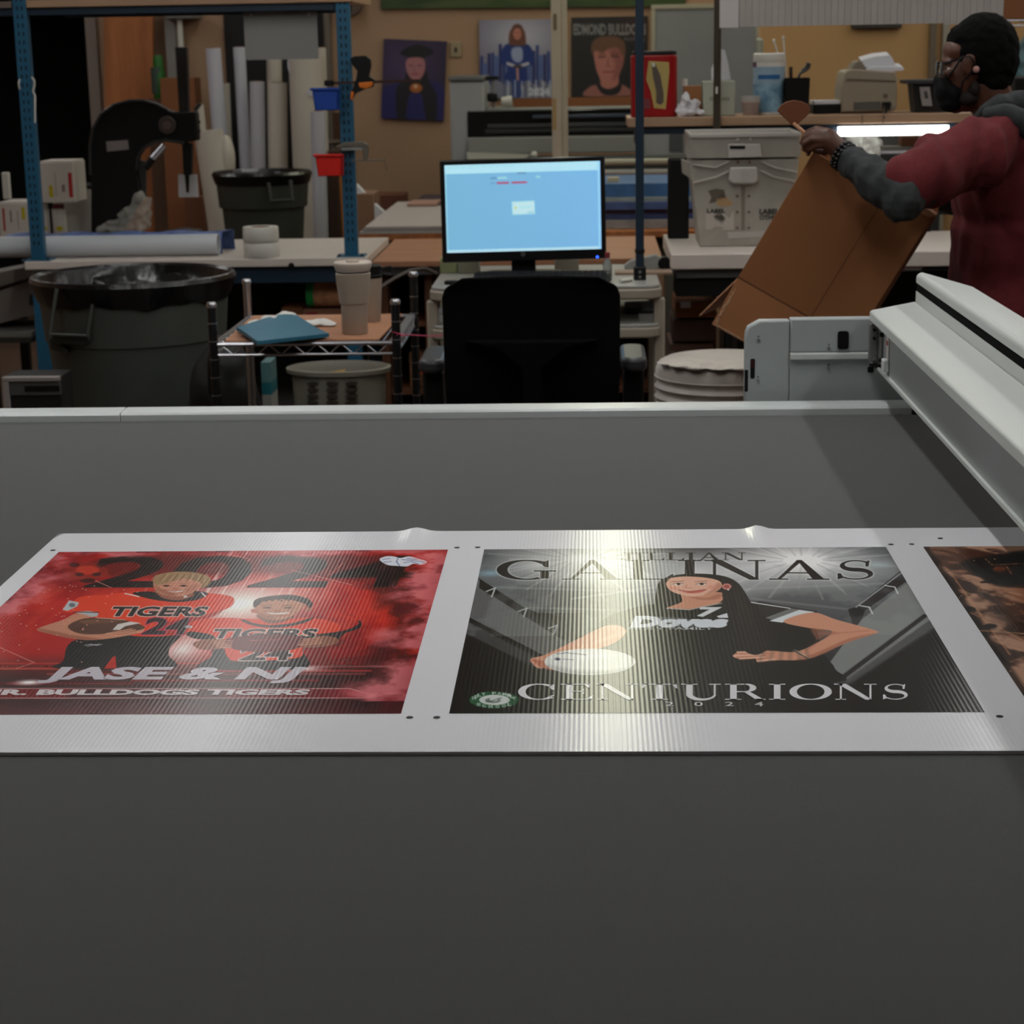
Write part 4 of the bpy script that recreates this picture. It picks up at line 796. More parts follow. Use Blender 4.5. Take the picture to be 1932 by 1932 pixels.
def tumbler(px, Y, top, label, lidm, dark):
    x = X(px, 600, Y); h = H(px, top, Y)-bt; r = .0365 if not dark else .036
    t = thing('tumbler', (x, Y, bt), label, 'tumbler', 'tall tumblers on the wire cart')
    MB().lathe([(r*.95, 0), (r, .003), (r*1.02, h*.40), (r*1.03, h*.415), (r*1.12, h*.43), (r*1.30, h*.68), (r*1.36, h*.84), (r*1.3, h*.85), (0, h*.85)] if not dark else [(r*.9, 0), (r*.95, .003), (r*1.15, h*.80), (0, h*.8)], (x, Y, bt), n=36, closed=True).build('cup_body', M_greige, t)
    if not dark:
        MB().lathe([(r*1.27, h*.835), (r*1.27, h*.868), (0, h*.87)], (x, Y, bt), n=36, closed=True).build('vent_ring', M_post, t)
        MB().lathe([(r*1.30, h*.868), (r*1.38, h*.90), (r*1.50, h*.965), (r*1.48, h*.985), (r*1.38, h), (r*1.25, h*.99), (0, h*.988)], (x, Y, bt), n=36, closed=True).build('lid', lidm, t)
        MB().cyl((x, Y, bt+h*.985), (x, Y, bt+h+.004), r*.5, n=20).build('lid_slider', lidm, t)
    else:
        MB().lathe([(r*1.17, h*.78), (r*1.2, h*.80), (r*1.2, h*.83), (r*1.12, h*.84), (r*1.12, h*.99), (r*1.0, h), (0, h)], (x, Y, bt), n=32, closed=True).build('lid', lidm, t)
        MB().tube([(x+r*.9, Y, bt+h*.93), (x+r*1.9, Y, bt+h*.97), (x+r*2.0, Y, bt+h*.82), (x+r*1.0, Y, bt+h*.84)], .004, n=6).build('lid_loop', lidm, t)
M_lid = mat('cream lid', (176, 164, 152), .4, k=1.25)
tumbler(669, 5.42, 493, 'front warm grey tumbler with a cream lid, on the wire cart', M_lid, 0)
tumbler(697, 5.68, 500, 'slimmer warm grey tumbler with a black lid, behind the front one', M_black, 1)
# string tied from the cart post to the computer cart
y0 = FY-.012; p0 = A(742, 627, y0)
mb = MB(); pts = [A(738, 626, FY+.016), A(743, 627, FY-.016), A(754, 630, FY-.012)]+[A(px, py, FY+.9*(px-754)/80) for px, py in ((762, 632.5), (775, 632), (795, 633), (815, 634), (838, 633))]
mb.tube(pts, .0017, n=6); mb.tube([A(752, 627, FY+.014), A(748, 632, FY-.015), A(762, 633, FY+.03)], .0017, n=6)
mb.build('string', M_pink, None, label='pink string tied round the right front cart post', cat='string')
# things on the lower shelf of the wire cart: built at their places behind the shelf edge
def blk(name, x0, x1, y0, y1, px, Y, top_py, m_, label, cat, z0, **kw):
    pass
lz = .307
t = thing('laundry_basket', (X(632, 740, 5.72), 6.9, .0), 'white plastic basket with oval slots, standing below the wire cart shelf', 'basket')
LY = 6.9; bx = X(640, 720, LY); br = (X(735, 700, LY)-X(545, 700, LY))/2; bzt = H(640, 700, LY-.1); th = .34
prof = [(br*.78, 0), (br*.8, .004), (br*.93, bzt-.02), (br*1.03, bzt-.015), (br*1.04, bzt), (br*.99, bzt+.003), (br*.91, bzt-.02), (br*.77, .01), (0, .01)]
M_bask = mat('off white basket plastic', (120, 116, 106), .5, k=1.15)
MB().lathe(prof, (bx, LY, 0), n=48, closed=True, sy=.75).build('basket_body', M_bask, t)
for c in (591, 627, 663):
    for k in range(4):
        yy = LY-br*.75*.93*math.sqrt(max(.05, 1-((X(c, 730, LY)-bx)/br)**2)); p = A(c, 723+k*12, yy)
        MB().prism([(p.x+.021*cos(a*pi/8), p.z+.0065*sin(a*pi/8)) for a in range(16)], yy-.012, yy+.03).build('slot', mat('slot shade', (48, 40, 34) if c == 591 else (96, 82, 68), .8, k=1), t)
MB().slab([A(604, 709, LY-.05), A(646, 704, LY-.05), A(652, 697, LY), A(612, 703, LY)], (0, .03, -.02)).build('tool_handle', mat('yellow plastic', (170, 130, 20), .5, k=1), None, label='yellow handled tool lying in the white basket', cat='tool')
# bag, bottle box and teal box under the wire cart
bagY = 6.15; t = thing('backpack', (X(420, 720, bagY), bagY, 0), 'black backpack slumped on the floor between the bin and the wire cart', 'bag')
mb = MB()
for px, py, r in ((425, 700, .10), (412, 740, .12), (440, 742, .10), (415, 668, .055)): mb.ell(A(px, py, bagY), (r*.8, r, r*1.1))
q = A(420, 770, bagY); mb.ell((q.x, bagY, .35), (.14, .12, .35)); mb.ell((q.x, bagY, .12), (.16, .14, .12)); vox('bag_body', mb, mat('black nylon', (12, 12, 13), .6, k=1), t, .012, 6, .01, 9)
MB().tube([A(402, 660, bagY-.1), A(398, 700, bagY-.12), A(400, 740, bagY-.12)], .012, n=6).build('strap', M_black, t)
MB().slab([A(398, 678, bagY-.11), A(404, 676, bagY-.11), A(405, 690, bagY-.11), A(399, 692, bagY-.11)], (0, .01, 0)).build('zip_tag', mat('red tag', (90, 20, 26), .5, k=1), t)
jy = 6.5; x0, x1 = X(446, 700, jy), X(478, 700, jy); t = thing('jar', ((x0+x1)/2, jy, 0), 'small dark blue canister with a pale label and lid under the wire cart', 'jar')
jx = (x0+x1)/2; jr = (x1-x0)/2; zt = H(460, 686, jy); zm = H(460, 706, jy)
MB().lathe([(jr*.95, 0), (jr, .01), (jr, zm), (jr*.9, zm+.01), (0, zm+.01)], (jx, jy, 0), n=24, closed=True).build('jar_body', mat('navy plastic', (18, 22, 36), .4, k=1.1), t)
MB().lathe([(jr*.8, zm+.008), (jr*.82, zt-.01), (jr*.95, zt-.008), (jr*.95, zt+.02), (0, zt+.022)], (jx, jy, 0), n=24, closed=True).build('lid', mat('pale grey lid', (108, 98, 96), .4, k=1), t)
MB().cyl((jx, jy, zm+.02), (jx, jy, zm+.03), jr*.86, n=24).build('label_band', mat('faded red label', (120, 50, 44), .5, k=1), t)
ty = 6.35; x0, x1 = X(494, 730, ty), X(512, 730, ty)
t = thing('carton', ((x0+x1)/2, ty, 0), 'tall narrow teal and white carton under the wire cart', 'carton'); za, zb_, zc_ = H(500, 745, ty), H(500, 722, ty), H(500, 684, ty)
MB().box(x0, x1, ty, ty+.12, 0, za).build('lower_panel', mat('pale card', (140, 140, 134), .5, k=1), t); MB().box(x0, x1, ty, ty+.12, za+.0005, zb_).build('teal_panel', mat('teal card', (20, 84, 92), .5, k=1.2), t); MB().box(x0, x1, ty, ty+.12, zb_+.0005, zc_).build('upper_panel', mat('pale teal card', (70, 104, 106), .5, k=1.1), t)

# ---------------- office chair
HY = 5.05; hx = X(1003, 600, HY); hw = (X(1173, 600, HY)-X(838, 600, HY))/2; hz = H(1003, 521, HY)
chair = thing('office_chair', (hx, HY+.2, 0), 'black office chair seen from behind, pulled up to the computer', 'chair')
nx_, nz_ = 24, 22; vs = []
zl = .52
for s_ in (0, 1):
    for j in range(nz_+1):
        for i in range(nx_+1):
            u, v = i/nx_*2-1, j/nz_; z = zl+(hz-zl)*v; r = .055; wdt = hw*(1-.03*(1-v)-.05*max(0, .5-v)); dz = hz-z
            if dz < r: wdt -= r-math.sqrt(max(0, r*r-(r-dz)**2))
            x = hx+u*wdt; y = HY+.05*(u*u)*-1+.05*(1-v)+(.03 if s_ == 0 else -.0)+.008*sin(v*9); vs.append((x, y, z))
k_ = (nx_+1)*(nz_+1); fs = []
for j in range(nz_):
    for i in range(nx_):
        q = j*(nx_+1)+i; fs += [(q, q+1, q+nx_+2, q+nx_+1), (k_+q, k_+q+nx_+1, k_+q+nx_+2, k_+q+1)]
rim = list(range(nx_+1))+[j*(nx_+1)+nx_ for j in range(1, nz_+1)]+[nz_*(nx_+1)+i for i in range(nx_-1, -1, -1)]+[j*(nx_+1) for j in range(nz_-1, 0, -1)]
fs += [(rim[k], rim[(k+1) % len(rim)], k_+rim[(k+1) % len(rim)], k_+rim[k]) for k in range(len(rim))]
MB().add(vs, fs).build('backrest', M_chair, chair, bevel=.008)
MB().prism([(hx-.028, zl-.12), (hx+.028, zl-.12), (hx+.028, hz-.24), (hx+.09, hz-.19), (hx+hw*.75, hz-.165), (hx-hw*.75, hz-.165), (hx-.09, hz-.19), (hx-.028, hz-.24)], HY-.045, HY-.006).build('back_spine', M_chair, chair, bevel=.008)
MB().prism(rounded(hx-.26, hx+.26, HY+.03, HY+.52, .08), .44, .51, 'z').build('seat', M_chair, chair, bevel=.02)
for s_ in (-1, 1):
    ax = hx+s_*(hw+.035); az = H(1200, 668, HY+.2)
    MB().prism(rounded(ax-.035, ax+.035, HY-.0, HY+.27, .03), az-.018, az+.02, 'z').build('arm_pad', M_chairp, chair, bevel=.012, seg=3)
    MB().box(ax-.028, ax+.028, HY+.05, HY+.15, .42, az-.018).box(min(ax, ax-s_*.14), max(ax, ax-s_*.14), HY+.07, HY+.13, .42, .45).build('arm_support', M_black, chair, bevel=.008)
MB().cyl((hx, HY+.27, .1), (hx, HY+.27, .44), .028, n=16).build('gas_lift', M_black, chair)
for k in range(5):
    a = 2*pi*k/5+.3; e = Vector((hx+.3*cos(a), HY+.27+.3*sin(a), .075)); MB().tube([(hx, HY+.27, .11), e], [.028, .016], n=8).build('base_leg', M_black, chair); MB().cyl(e+Vector((-.012, 0, -.045)), e+Vector((.012, 0, -.045)), .028, n=16).build('caster', M_black, chair)

# ---------------- beige computer cart
KF, KB = 6.2, 6.85
kx0, kx1 = X(806, 552, KF), X(1252, 545, KF); kz = H(1003, 541, KF)
kc = thing('utility_cart', ((kx0+kx1)/2, (KF+KB)/2, 0), 'beige plastic utility cart holding the monitor and keyboard', 'cart')
M_top = mat('grey cart top', (128, 127, 122), .5, k=1.3)
for zz, nm in ((kz, 'top_shelf'), (H(1200, 612, KF), 'middle_shelf'), (.16, 'bottom_shelf')):
    sh = MB().prism(rounded(kx0+.01, kx1-.01, KF, KB, .05, 6), zz-.012, zz, 'z').build(nm, M_top, kc, bevel=.004)
    MB().prism(rounded(kx0+.004, kx1-.004, KF-.006, KB+.006, .055, 6), zz-.045, zz-.011, 'z').build('shelf_rim', M_beige, sh, bevel=.006)
for x in (kx0+.012, kx1-.012):
    for y in (KF+.05, KB-.05): MB().box(x-.018, x+.018, y-.022, y+.022, .08, kz-.046).build('leg', M_beige, kc, bevel=.006); MB().cyl((x-.012, y, .04), (x+.012, y, .04), .04, n=18).build('caster', M_black, kc)
# monitor
MY = 6.42
tl, tr, bl_, br_ = A(828, 303, MY), A(1141, 294, MY), A(835, 496, MY-.02), A(1143, 488, MY-.02)
U_ = (tr-tl+br_-bl_)/2; W_ = (tl-bl_+tr-br_)/2; O_ = bl_; mon = thing('monitor', ((tl.x+tr.x)/2, MY, kz), 'black desktop monitor showing a light blue screen with a small dialog', 'monitor')
def mp_(u, v, d=0): q = O_+U_*u+W_*v; return (q.x, q.y+d, q.z)
nrm = U_.cross(W_).normalized(); nrm = -nrm if nrm.y > 0 else nrm
def panel(u0, u1, v0, v1, d0, d1): 
    return MB().slab([Vector(mp_(u0, v0))+nrm*d0, Vector(mp_(u1, v0))+nrm*d0, Vector(mp_(u1, v1))+nrm*d0, Vector(mp_(u0, v1))+nrm*d0], nrm*(d1-d0))
panel(0, 1, 0, 1, -.03, 0).build('bezel', mat('glossy black bezel', (10, 10, 11), .3, k=1), mon, bevel=.004)
def mmap(px, py):
    q = A(px, py, MY-.01)-O_; a, b2, c2 = U_.dot(U_), U_.dot(W_), W_.dot(W_); d1, d2 = q.dot(U_), q.dot(W_); D = a*c2-b2*b2; return (d1*c2-d2*b2)/D, (a*d2-b2*d1)/D
u0, v1 = mmap(838, 312); u1, _ = mmap(1132, 305); _, v0 = mmap(843, 477)
sp = Paint(150, 86, lambda px, py: ((mmap(px, py)[0]-u0)/(u1-u0), (v1-mmap(px, py)[1])/(v1-v0)), (118, 176, 210))
sp.blend(np.clip(sp.X/sp.w, 0, 1)*.5, (122, 180, 236)); sp.blend(((sp.Y/sp.h < .10)*1.)*.9, (178, 226, 240)); sp.blend(((sp.Y/sp.h > .955)*1.)*.9, (186, 226, 240)); sp.blend(((sp.X/sp.w > .975)*1.)*.8, (150, 206, 245)); sp.blend(((sp.X/sp.w < .012)*1.)*.6, (160, 214, 232))
sp.poly([(966, 381), (1008, 379), (1009, 403), (967, 405)], (186, 226, 232)); sp.ell((973, 392), 2.2, 2.2, (190, 180, 60)); sp.line([(980, 391), (1002, 390)], .8, (150, 196, 214)); sp.line([(996, 400.5), (1005, 400)], 1.2, (140, 184, 200))
for k in range(12): sp.line([(938+k*4.7, 345.5-k*.13), (941+k*4.7, 345.4-k*.13)], 1.6, (178, 60, 92) if k != 5 else (118, 176, 210))
sp.line([(926, 336.5), (936, 336)], 1., (70, 120, 150)); sp.line([(940, 336), (955, 335.4)], 1.6, (160, 214, 226)); sp.line([(926, 345.8), (934, 345.6)], .9, (90, 140, 170)); sp.line([(1012, 333.6), (1018, 333.4)], 1.6, (160, 214, 226))
sp.line([(976, 326.5), (992, 326)], 1.2, (90, 130, 150)); 
for k in range(10): sp.line([(845+k*13, 317-k*.4), (851+k*13, 316.8-k*.4)], .7, (140, 190, 206))
M_scr = mat('lit screen', (118, 178, 210), .4, attr=True, emit=(118, 178, 210), es=.72, k=1, spec=.2)
sp.build('screen', M_scr, mon, Vector(mp_(u0, v1))+nrm*.0006, Vector(mp_(u1, v1))+nrm*.0006, Vector(mp_(u0, v0))+nrm*.0006, 'light blue screen with a white dialog and a red line of text')
q0, q1 = mmap(848, 474), mmap(896, 470)
mk = MB(); 
for px in (888, 898, 909, 924, 934, 1095, 1105, 1112, 1120, 1127): u_, v_ = mmap(px, 472-(px-888)*.03); mk.add([Vector(mp_(u_+du, v_+dv))+nrm*.001 for du, dv in ((0, 0), (.010, 0), (.010, .010), (0, .010))], [(0, 1, 2, 3)])
setp(mk.build('taskbar_icons', mat('lit icons', (120, 180, 215), .5, emit=(120, 180, 215), es=.8, k=1), mon, smooth=False), kind='stuff')
c = Vector(mp_(*mmap(987, 479))); MB().cyl(c+nrm*.0005, c+nrm*.0016, .0075, n=24).build('badge', mat('silver badge', (120, 120, 122), .3, metal=.6, k=1), mon)
lb = MB(); uvf = text_mesh('hp', .02, .25); place_text(lb, uvf, c+Vector((-.005, 0, -.0055))+nrm*.002, c+Vector((.005, 0, -.0055))+nrm*.002, c+Vector((-.005, 0, .0045))+nrm*.002); lb.build('badge_letters', M_black, mon, smooth=False)
c = Vector(mp_(*mmap(1127, 484.5))); MB().cyl(c, c+nrm*.002, .0042, n=14).build('power_light', mat('blue led', (30, 70, 255), .4, emit=(40, 90, 255), es=3., k=1), mon)
cxm = (tl.x+tr.x)/2; MB().box(cxm-.04, cxm+.04, MY+.02, MY+.05, kz+.015, kz+.25).build('stand_neck', M_black, mon, bevel=.004); MB().prism(rounded(cxm-.13, cxm+.13, MY-.035, MY+.15, .04), kz+.001, kz+.016, 'z').build('stand_base', M_black, mon, bevel=.004)
# keyboard: frame and key blocks
ky0, ky1 = KF+.03, KF+.17; kbx0, kbx1 = X(890, 522, ky0), X(1150, 518, ky0)
kb = thing('keyboard', ((kbx0+kbx1)/2, ky0, kz), 'black keyboard on the cart in front of the monitor', 'keyboard')
MB().prism([(ky0, kz+.001), (ky0, kz+.012), (ky1, kz+.03), (ky1, kz+.001)], kbx0, kbx1, 'x').build('keyboard_frame', M_black, kb, bevel=.003)
M_key = mat('black keys', (30, 30, 32), .4, k=1); ks = MB(); kw = (kbx1-kbx0-.02)/22
for r in range(6):
    for k in range(22):
        y_ = ky0+.01+r*.0215; z_ = kz+.0125+(r+.5)/6*.0165; x_ = kbx0+.01+k*kw; ks.box(x_+.001, x_+kw-.001, y_, y_+.018, z_, z_+.006)
setp(ks.build('keys', M_key, kb), kind='stuff')
# small things on the computer cart
def boxthing(name, px0, px1, pyt, Y, depth, z0, m_, label, cat, bevel=.002, extra=None):
    x0, x1, zt = X(px0, pyt, Y), X(px1, pyt, Y), H((px0+px1)/2, pyt, Y); t = thing(name, ((x0+x1)/2, Y+depth/2, z0), label, cat)
    MB().box(x0, x1, Y, Y+depth, z0+.0004, zt).build(extra or 'body', m_, t, bevel=bevel); return t
t = boxthing('note_pad_stack', 830, 862, 487, 6.62, .06, kz, mat('pale green notes', (136, 142, 104), .6, k=1.3), 'stack of pale green note pads under the left monitor corner', 'note pad'); 
t = boxthing('paper_box', 864, 904, 489, 6.60, .08, kz, mat('grey green paper box', (132, 130, 112), .6, k=1.2), 'small grey green box beside the note pads', 'box')
t = boxthing('card_box', 1046, 1092, 489, 6.62, .05, kz, mat('cream card', (150, 142, 128), .6, k=1.2), 'small cream card box under the monitor, right of its stand', 'box')
for px, w in ((1058, 14), (1093, 11)):
    p = A(px, 507, 6.36); MB().box(p.x-w*.0009, p.x+w*.0009, 6.36, 6.38, kz+.0004, kz+.010).build('highlighter_cap', mat('yellow plastic cap', (190, 180, 50), .5, k=1.1), None, label='yellow highlighter lying behind the keyboard, '+('left one' if px < 1070 else 'right one'), cat='pen', bevel=.002)
p = A(853, 526, 6.3); t = thing('car_key', (p.x, 6.3, kz), 'black key fob left of the keyboard', 'key'); MB().prism(rounded(p.x-.025, p.x+.02, 6.28, 6.315, .012), kz+.0004, kz+.012, 'z').build('key_fob', M_black, t, bevel=.003); MB().bar((p.x+.02, 6.3, kz+.006), (p.x+.05, 6.285, kz+.006), .008, .003).build('key_blade', M_chrome, t)
for pa, pb, lab in (((1170, 530), (1186, 524), 'white marker pen lying on the right of the computer cart'),):
    MB().cyl((X(pa[0], pa[1], 6.28), 6.27, kz+.007), (X(pb[0], pb[1], 6.28)+.01, 6.31, kz+.007), .0065, n=12).build('marker_pen', M_white, None, label=lab, cat='pen')
p = A(1146, 495, 6.34); t = thing('glass_bottle', (p.x, 6.34, kz), 'small clear bottle with a red cap right of the monitor', 'bottle')
MB().lathe([(.014, 0), (.015, .004), (.015, .055), (.007, .07), (.007, .078), (0, .078)], (p.x, 6.34, kz), n=18, closed=True).build('bottle_body', mat('clear glass', (200, 205, 205), .08, trans=.85, k=1), t); MB().lathe([(.0085, .076), (.0085, .094), (0, .094)], (p.x, 6.34, kz), n=14, closed=True).build('bottle_cap', mat('dark red cap', (120, 40, 44), .5, k=1.1), t)
# grey pad and dark ball to the right, on the cart behind the post
p0, p1 = X(1178, 500, 6.7), X(1252, 500, 6.7)
t = thing('tape_dispenser', ((p0+p1)/2, 6.68, kz), 'grey tape dispenser with a dark roll, at the right end of the computer cart', 'dispenser')
MB().prism([(p0, kz+.001), (p1, kz+.001), (p1, kz+.035), (p1-.03, kz+.05), (p0+.02, kz+.03), (p0, kz+.015)], 6.66, 6.71).build('dispenser_base', M_top, t, bevel=.003)
c = A(1253, 496, 6.68); MB().cyl((c.x, 6.655, c.z), (c.x, 6.715, c.z), .022, n=22).build('tape_roll', M_black, t)
MB().box(X(1160, 515, 6.55), X(1268, 515, 6.55), 6.5, 6.6, kz+.0005, kz+.008).build('wood_ruler', mat('pale brown ruler', (130, 108, 92), .6, k=1.2), None, label='pale brown flat board piece lying behind the dark post foot', cat='board')
# post rising from the cart with its foot clamp
PY2 = 6.36; px_, pz_ = X(1207, 400, PY2), kz
t = thing('shelf_upright', (px_, PY2, kz), 'slim dark blue square post standing at the right of the monitor', 'post')
MB().box(px_-.0135, px_+.0135, PY2-.013, PY2+.013, kz+.045, 2.9).build('post_tube', M_dblue, t, bevel=.002); MB().box(px_-.016, px_+.016, PY2-.016, PY2+.016, kz+.09, kz+.10).build('collar', M_post, t)
MB().box(px_-.02, px_+.02, PY2-.02, PY2+.02, kz+.0005, kz+.044).build('foot_clamp', mat('dark clamp', (30, 30, 32), .35, metal=.5, k=1), t, bevel=.003); MB().cyl((px_, PY2-.02, kz+.028), (px_, PY2-.027, kz+.028), .005, n=10).build('bolt', M_screw, t); MB().cyl((px_, PY2-.02, kz+.012), (px_, PY2-.027, kz+.012), .004, n=10).build('bolt', M_screw, t)
# things on the middle shelf of the computer cart
mz = H(1200, 612, KF)
boxthing('storage_tub', 1180, 1236, 582, 6.45, .2, mz, mat('dark storage tub', (34, 36, 38), .5, k=1.2), 'dark tub on the middle shelf of the computer cart, right side', 'tub', .006, 'tub_body')
boxthing('white_box', 820, 848, 592, 6.5, .15, mz, mat('grey white card', (120, 120, 122), .6, k=1.2), 'grey white box on the middle cart shelf, left of the chair', 'box', .003)
# black waste bin right of the chair
wy = 5.75; wx_ = X(1210, 700, wy); wr = .075
# round white coil
RYc = 5.45; rc = X(1372, 700, RYc); rr = rc-X(1237, 720, RYc); rt = H(1330, 690, RYc-.02)
coil = thing('wrapped_roll', (rc, RYc, 0), 'large round white roll of packing material with a crumpled wrap, behind the cutting table', 'roll')
M_foam = mat('white wrap', (178, 170, 162), .45, k=1.15, var=.12, vscale=9, bump=.5, bscale=14)
rc_y = RYc+.12
prof = [(rr*.93, 0)]
z = .03
while z < rt-.05: prof += [(rr*.955, z), (rr*1.0, z+.012), (rr*.955, z+.024)]; z += .03
prof += [(rr*.99, rt-.045), (rr*.98, rt-.025), (rr*.93, rt-.008), (rr*.85, rt), (rr*.4, rt+.004), (0, rt+.006)]
MB().lathe(prof, (rc, rc_y, 0), n=64, closed=True).build('roll_body', M_foam, coil)
mb = MB()
for k in range(9): a = -2.7+k*.33; mb.ell((rc+rr*.8*cos(a), rc_y+rr*.8*sin(a), rt-.001), (.06, .045, .006), Matrix.Rotation(a, 3, 'Z'))
vox('crumpled_wrap', mb, M_foam, coil, .006, 3, .01, 20)

# ================================================================ left packing bench and what stands on and behind it
BFY = 7.5; BT = H(430, 489, BFY)
BBY = Z(560, 450, BT).y
bxl, bxr = X(46, 500, BFY), X(692, 497, BFY)
M_lam = mat('off white laminate', (162, 154, 147), .4, k=1.6, var=.03)
bench = thing('packing_bench', ((bxl+bxr)/2, (BFY+BBY)/2, 0), 'packing bench with off white top and perforated teal uprights, left of the monitor', 'bench')
MB().box(bxl, bxr, BFY, BBY, BT-.032, BT).build('bench_top', M_lam, bench, bevel=.003)
p1x, p2x, PYc = X(74, 490, BFY+.06), X(664, 486, BFY+.06), BFY+.06
PW = .026
for k, px_c in enumerate((p1x, p2x)):
    top = 3.0
    up = MB().box(px_c-PW, px_c+PW, PYc-.02, PYc+.02, BT+.006, top).build('upright', M_blue, bench, bevel=.002)
    s = MB(); z = BT+.06
    while z < 2.1:
        for dx in (-.009, .009): s.box(px_c+dx-.0032, px_c+dx+.0032, PYc-.0212, PYc-.0195, z, z+.016)
        z += .032
    setp(s.build('upright_slots', mat('slot dark', (6, 24, 34), .8, k=1), up, smooth=False), kind='stuff')
    MB().box(px_c-.055, px_c+.055, PYc-.05, PYc+.05, BT+.0005, BT+.0055).build('foot_plate', M_blue, bench, bevel=.001)
    for dx in (-.045, .045): MB().cyl((px_c+dx, PYc-.038, BT+.005), (px_c+dx, PYc-.038, BT+.011), .006, n=6).build('foot_bolt', M_black, bench)
    MB().box(px_c-.028, px_c+.028, BFY+.03, BFY+.09, 0, BT-.075).build('leg', M_blue, bench, bevel=.003)
    MB().box(px_c-.028, px_c+.028, BBY-.09, BBY-.03, 0, BT-.075).build('leg', M_blue, bench, bevel=.003)
    MB().cyl((px_c+.002, BFY+.03, H(680, 751, BFY)), (px_c+.002, BFY+.024, H(680, 751, BFY)), .008, n=10).build('leg_bolt', M_screw, bench)
MB().box(p1x+.03, p2x+.03, BFY+.02, BFY+.05, BT-.098, BT-.033).build('front_rail', M_dblue, bench, bevel=.002)
MB().box(p1x+.03, p2x-.03, BBY-.05, BBY-.02, BT-.098, BT-.033).build('rear_rail', M_dblue, bench)
MB().box(p1x-.02, p2x-.04, BBY-.018, BBY-.006, .10, BT-.034).build('dark_backing', mat('dark backing', (26, 26, 24), .7, k=1), bench)  # added dark sheet, stands in for the shadow under the bench
MB().box(p1x+.03, p2x+.0, BFY+.12, BBY-.1, .26, .285).build('lower_shelf', mat('dark shelf', (48, 44, 40), .7, k=1), bench)
MB().cyl((X(550, 502, BFY), BFY-.001, BT-.028), (X(550, 502, BFY), BFY-.006, BT-.028), .012, n=12).build('edge_stud', M_black, bench)
zb0, zb1 = H(300, 25, PYc), H(300, 11, PYc)
MB().box(p1x-1.2, p2x-.03, PYc-.015, PYc+.015, zb0, zb1).build('upper_beam', M_dblue, bench, bevel=.002)
MB().box(p1x+.03, p2x-.03, PYc+.5, PYc+.53, zb0, zb1).build('upper_beam', M_dblue, bench)
MB().box(p1x+.03, p2x+.04, PYc-.03, PYc+.6, zb1+.001, zb1+.03).build('upper_board', M_wood, bench, bevel=.002)
MB().box(p1x-1.2, p1x-.03, PYc-.03, PYc+.6, zb1+.001, zb1+.026).build('upper_board', mat('grey brown board', (92, 80, 72), .6, k=1.2), bench, bevel=.002)
# hanging grey sign sheet
g0, g1 = A(459, 20, PYc+.04), A(601, 111, PYc+.04)
t = thing('hanging_card', ((g0.x+g1.x)/2, PYc+.04, g1.z), 'plain grey sheet hanging from the upper shelf beam in front of the rolls', 'sheet')
MB().box(g0.x, g1.x, PYc+.038, PYc+.042, g1.z, zb0-.002).build('sheet_panel', mat('grey sheet', (112, 110, 108), .6, k=1.35), t); 
for xx in (g0.x+.03, g1.x-.03): MB().cyl((xx, PYc+.037, zb0-.012), (xx, PYc+.043, zb0-.012), .006, n=10).build('eyelet', M_screw, t)
# roll of white print film on the bench
rr_ = .042; ry_ = BFY+.16; xe = X(413, 468, ry_); roll = thing('film_roll', (xe-.8, ry_, BT), 'long white film roll lying across the packing bench, its open end to the right', 'roll')
mb = MB(); n = 36; x0 = xe-1.9
prof = [(x0, rr_), (xe-.4, rr_), (xe, rr_), (xe-.0004, rr_-.003), (xe-.12, rr_-.004)]
vs = [(x, ry_+r*sin(2*pi*j/n), BT+rr_+.001+r*cos(2*pi*j/n)) for x, r in prof for j in range(n)]
mb.add(vs, [(i*n+j, i*n+(j+1) % n, (i+1)*n+(j+1) % n, (i+1)*n+j) for i in range(len(prof)-1) for j in range(n)]); mb.add([(x0, ry_+rr_*sin(2*pi*j/n), BT+rr_+.001+rr_*cos(2*pi*j/n)) for j in range(n)], [tuple(range(n))])
mb.build('roll_body', mat('white film', (178, 182, 186), .35, k=1.15), roll)
MB().cyl((xe-.12, ry_, BT+rr_+.001), (xe-.115, ry_, BT+rr_+.001), rr_-.004, n=30).build('inner_shade', M_black, roll)
vs = []; 
for i in range(25):
    a = -.5+i*.11; vs += [(xe-1.36, ry_-(rr_+.0012)*cos(a), BT+rr_+.001+(rr_+.0012)*sin(a-.9)), (xe-1.24-.02*sin(i*.3), ry_-(rr_+.0012)*cos(a), BT+rr_+.001+(rr_+.0012)*sin(a-.9))]
MB().cyl((xe-1.345, ry_, BT+rr_+.001), (xe-1.27, ry_, BT+rr_+.001), rr_+.0008, n=36).build('blue_print_band', mat('blue print', (44, 74, 130), .35, k=1.2, col2=(178, 182, 186), vscale=14), roll)
# blue printed sheet behind it
sz = BT+.055; p = [Z(120, 452, sz), Z(404, 462, sz), Z(427, 446, sz), Z(210, 443, sz)]
ys = ry_+rr_+.01; xa, xb = X(20, 448, 7.8), X(426, 455, 7.8)
t = thing('printed_sheet', ((xa+xb)/2, 7.85, BT), 'blue printed film sheet folded behind the white roll on the bench', 'sheet')
mb = MB(); mm = 30
for i in range(mm+1):
    x = xa+(xb-xa)*i/mm
    for y, z in ((ys+.004, BT+.001), (ys+.006, BT+.07+.004*sin(i)), (ys+.03, BT+.084+.003*sin(i*1.7)), (ys+.16, BT+.08+.004*sin(i*.9)), (ys+.18, BT+.001)): mb.v.append((x+(.02 if y > ys+.1 else 0)*(i/mm), y, z))
mb.f += [(i*5+k, (i+1)*5+k, (i+1)*5+k+1, i*5+k+1) for i in range(mm) for k in range(4)]; mb.c = [None]*len(mb.f)
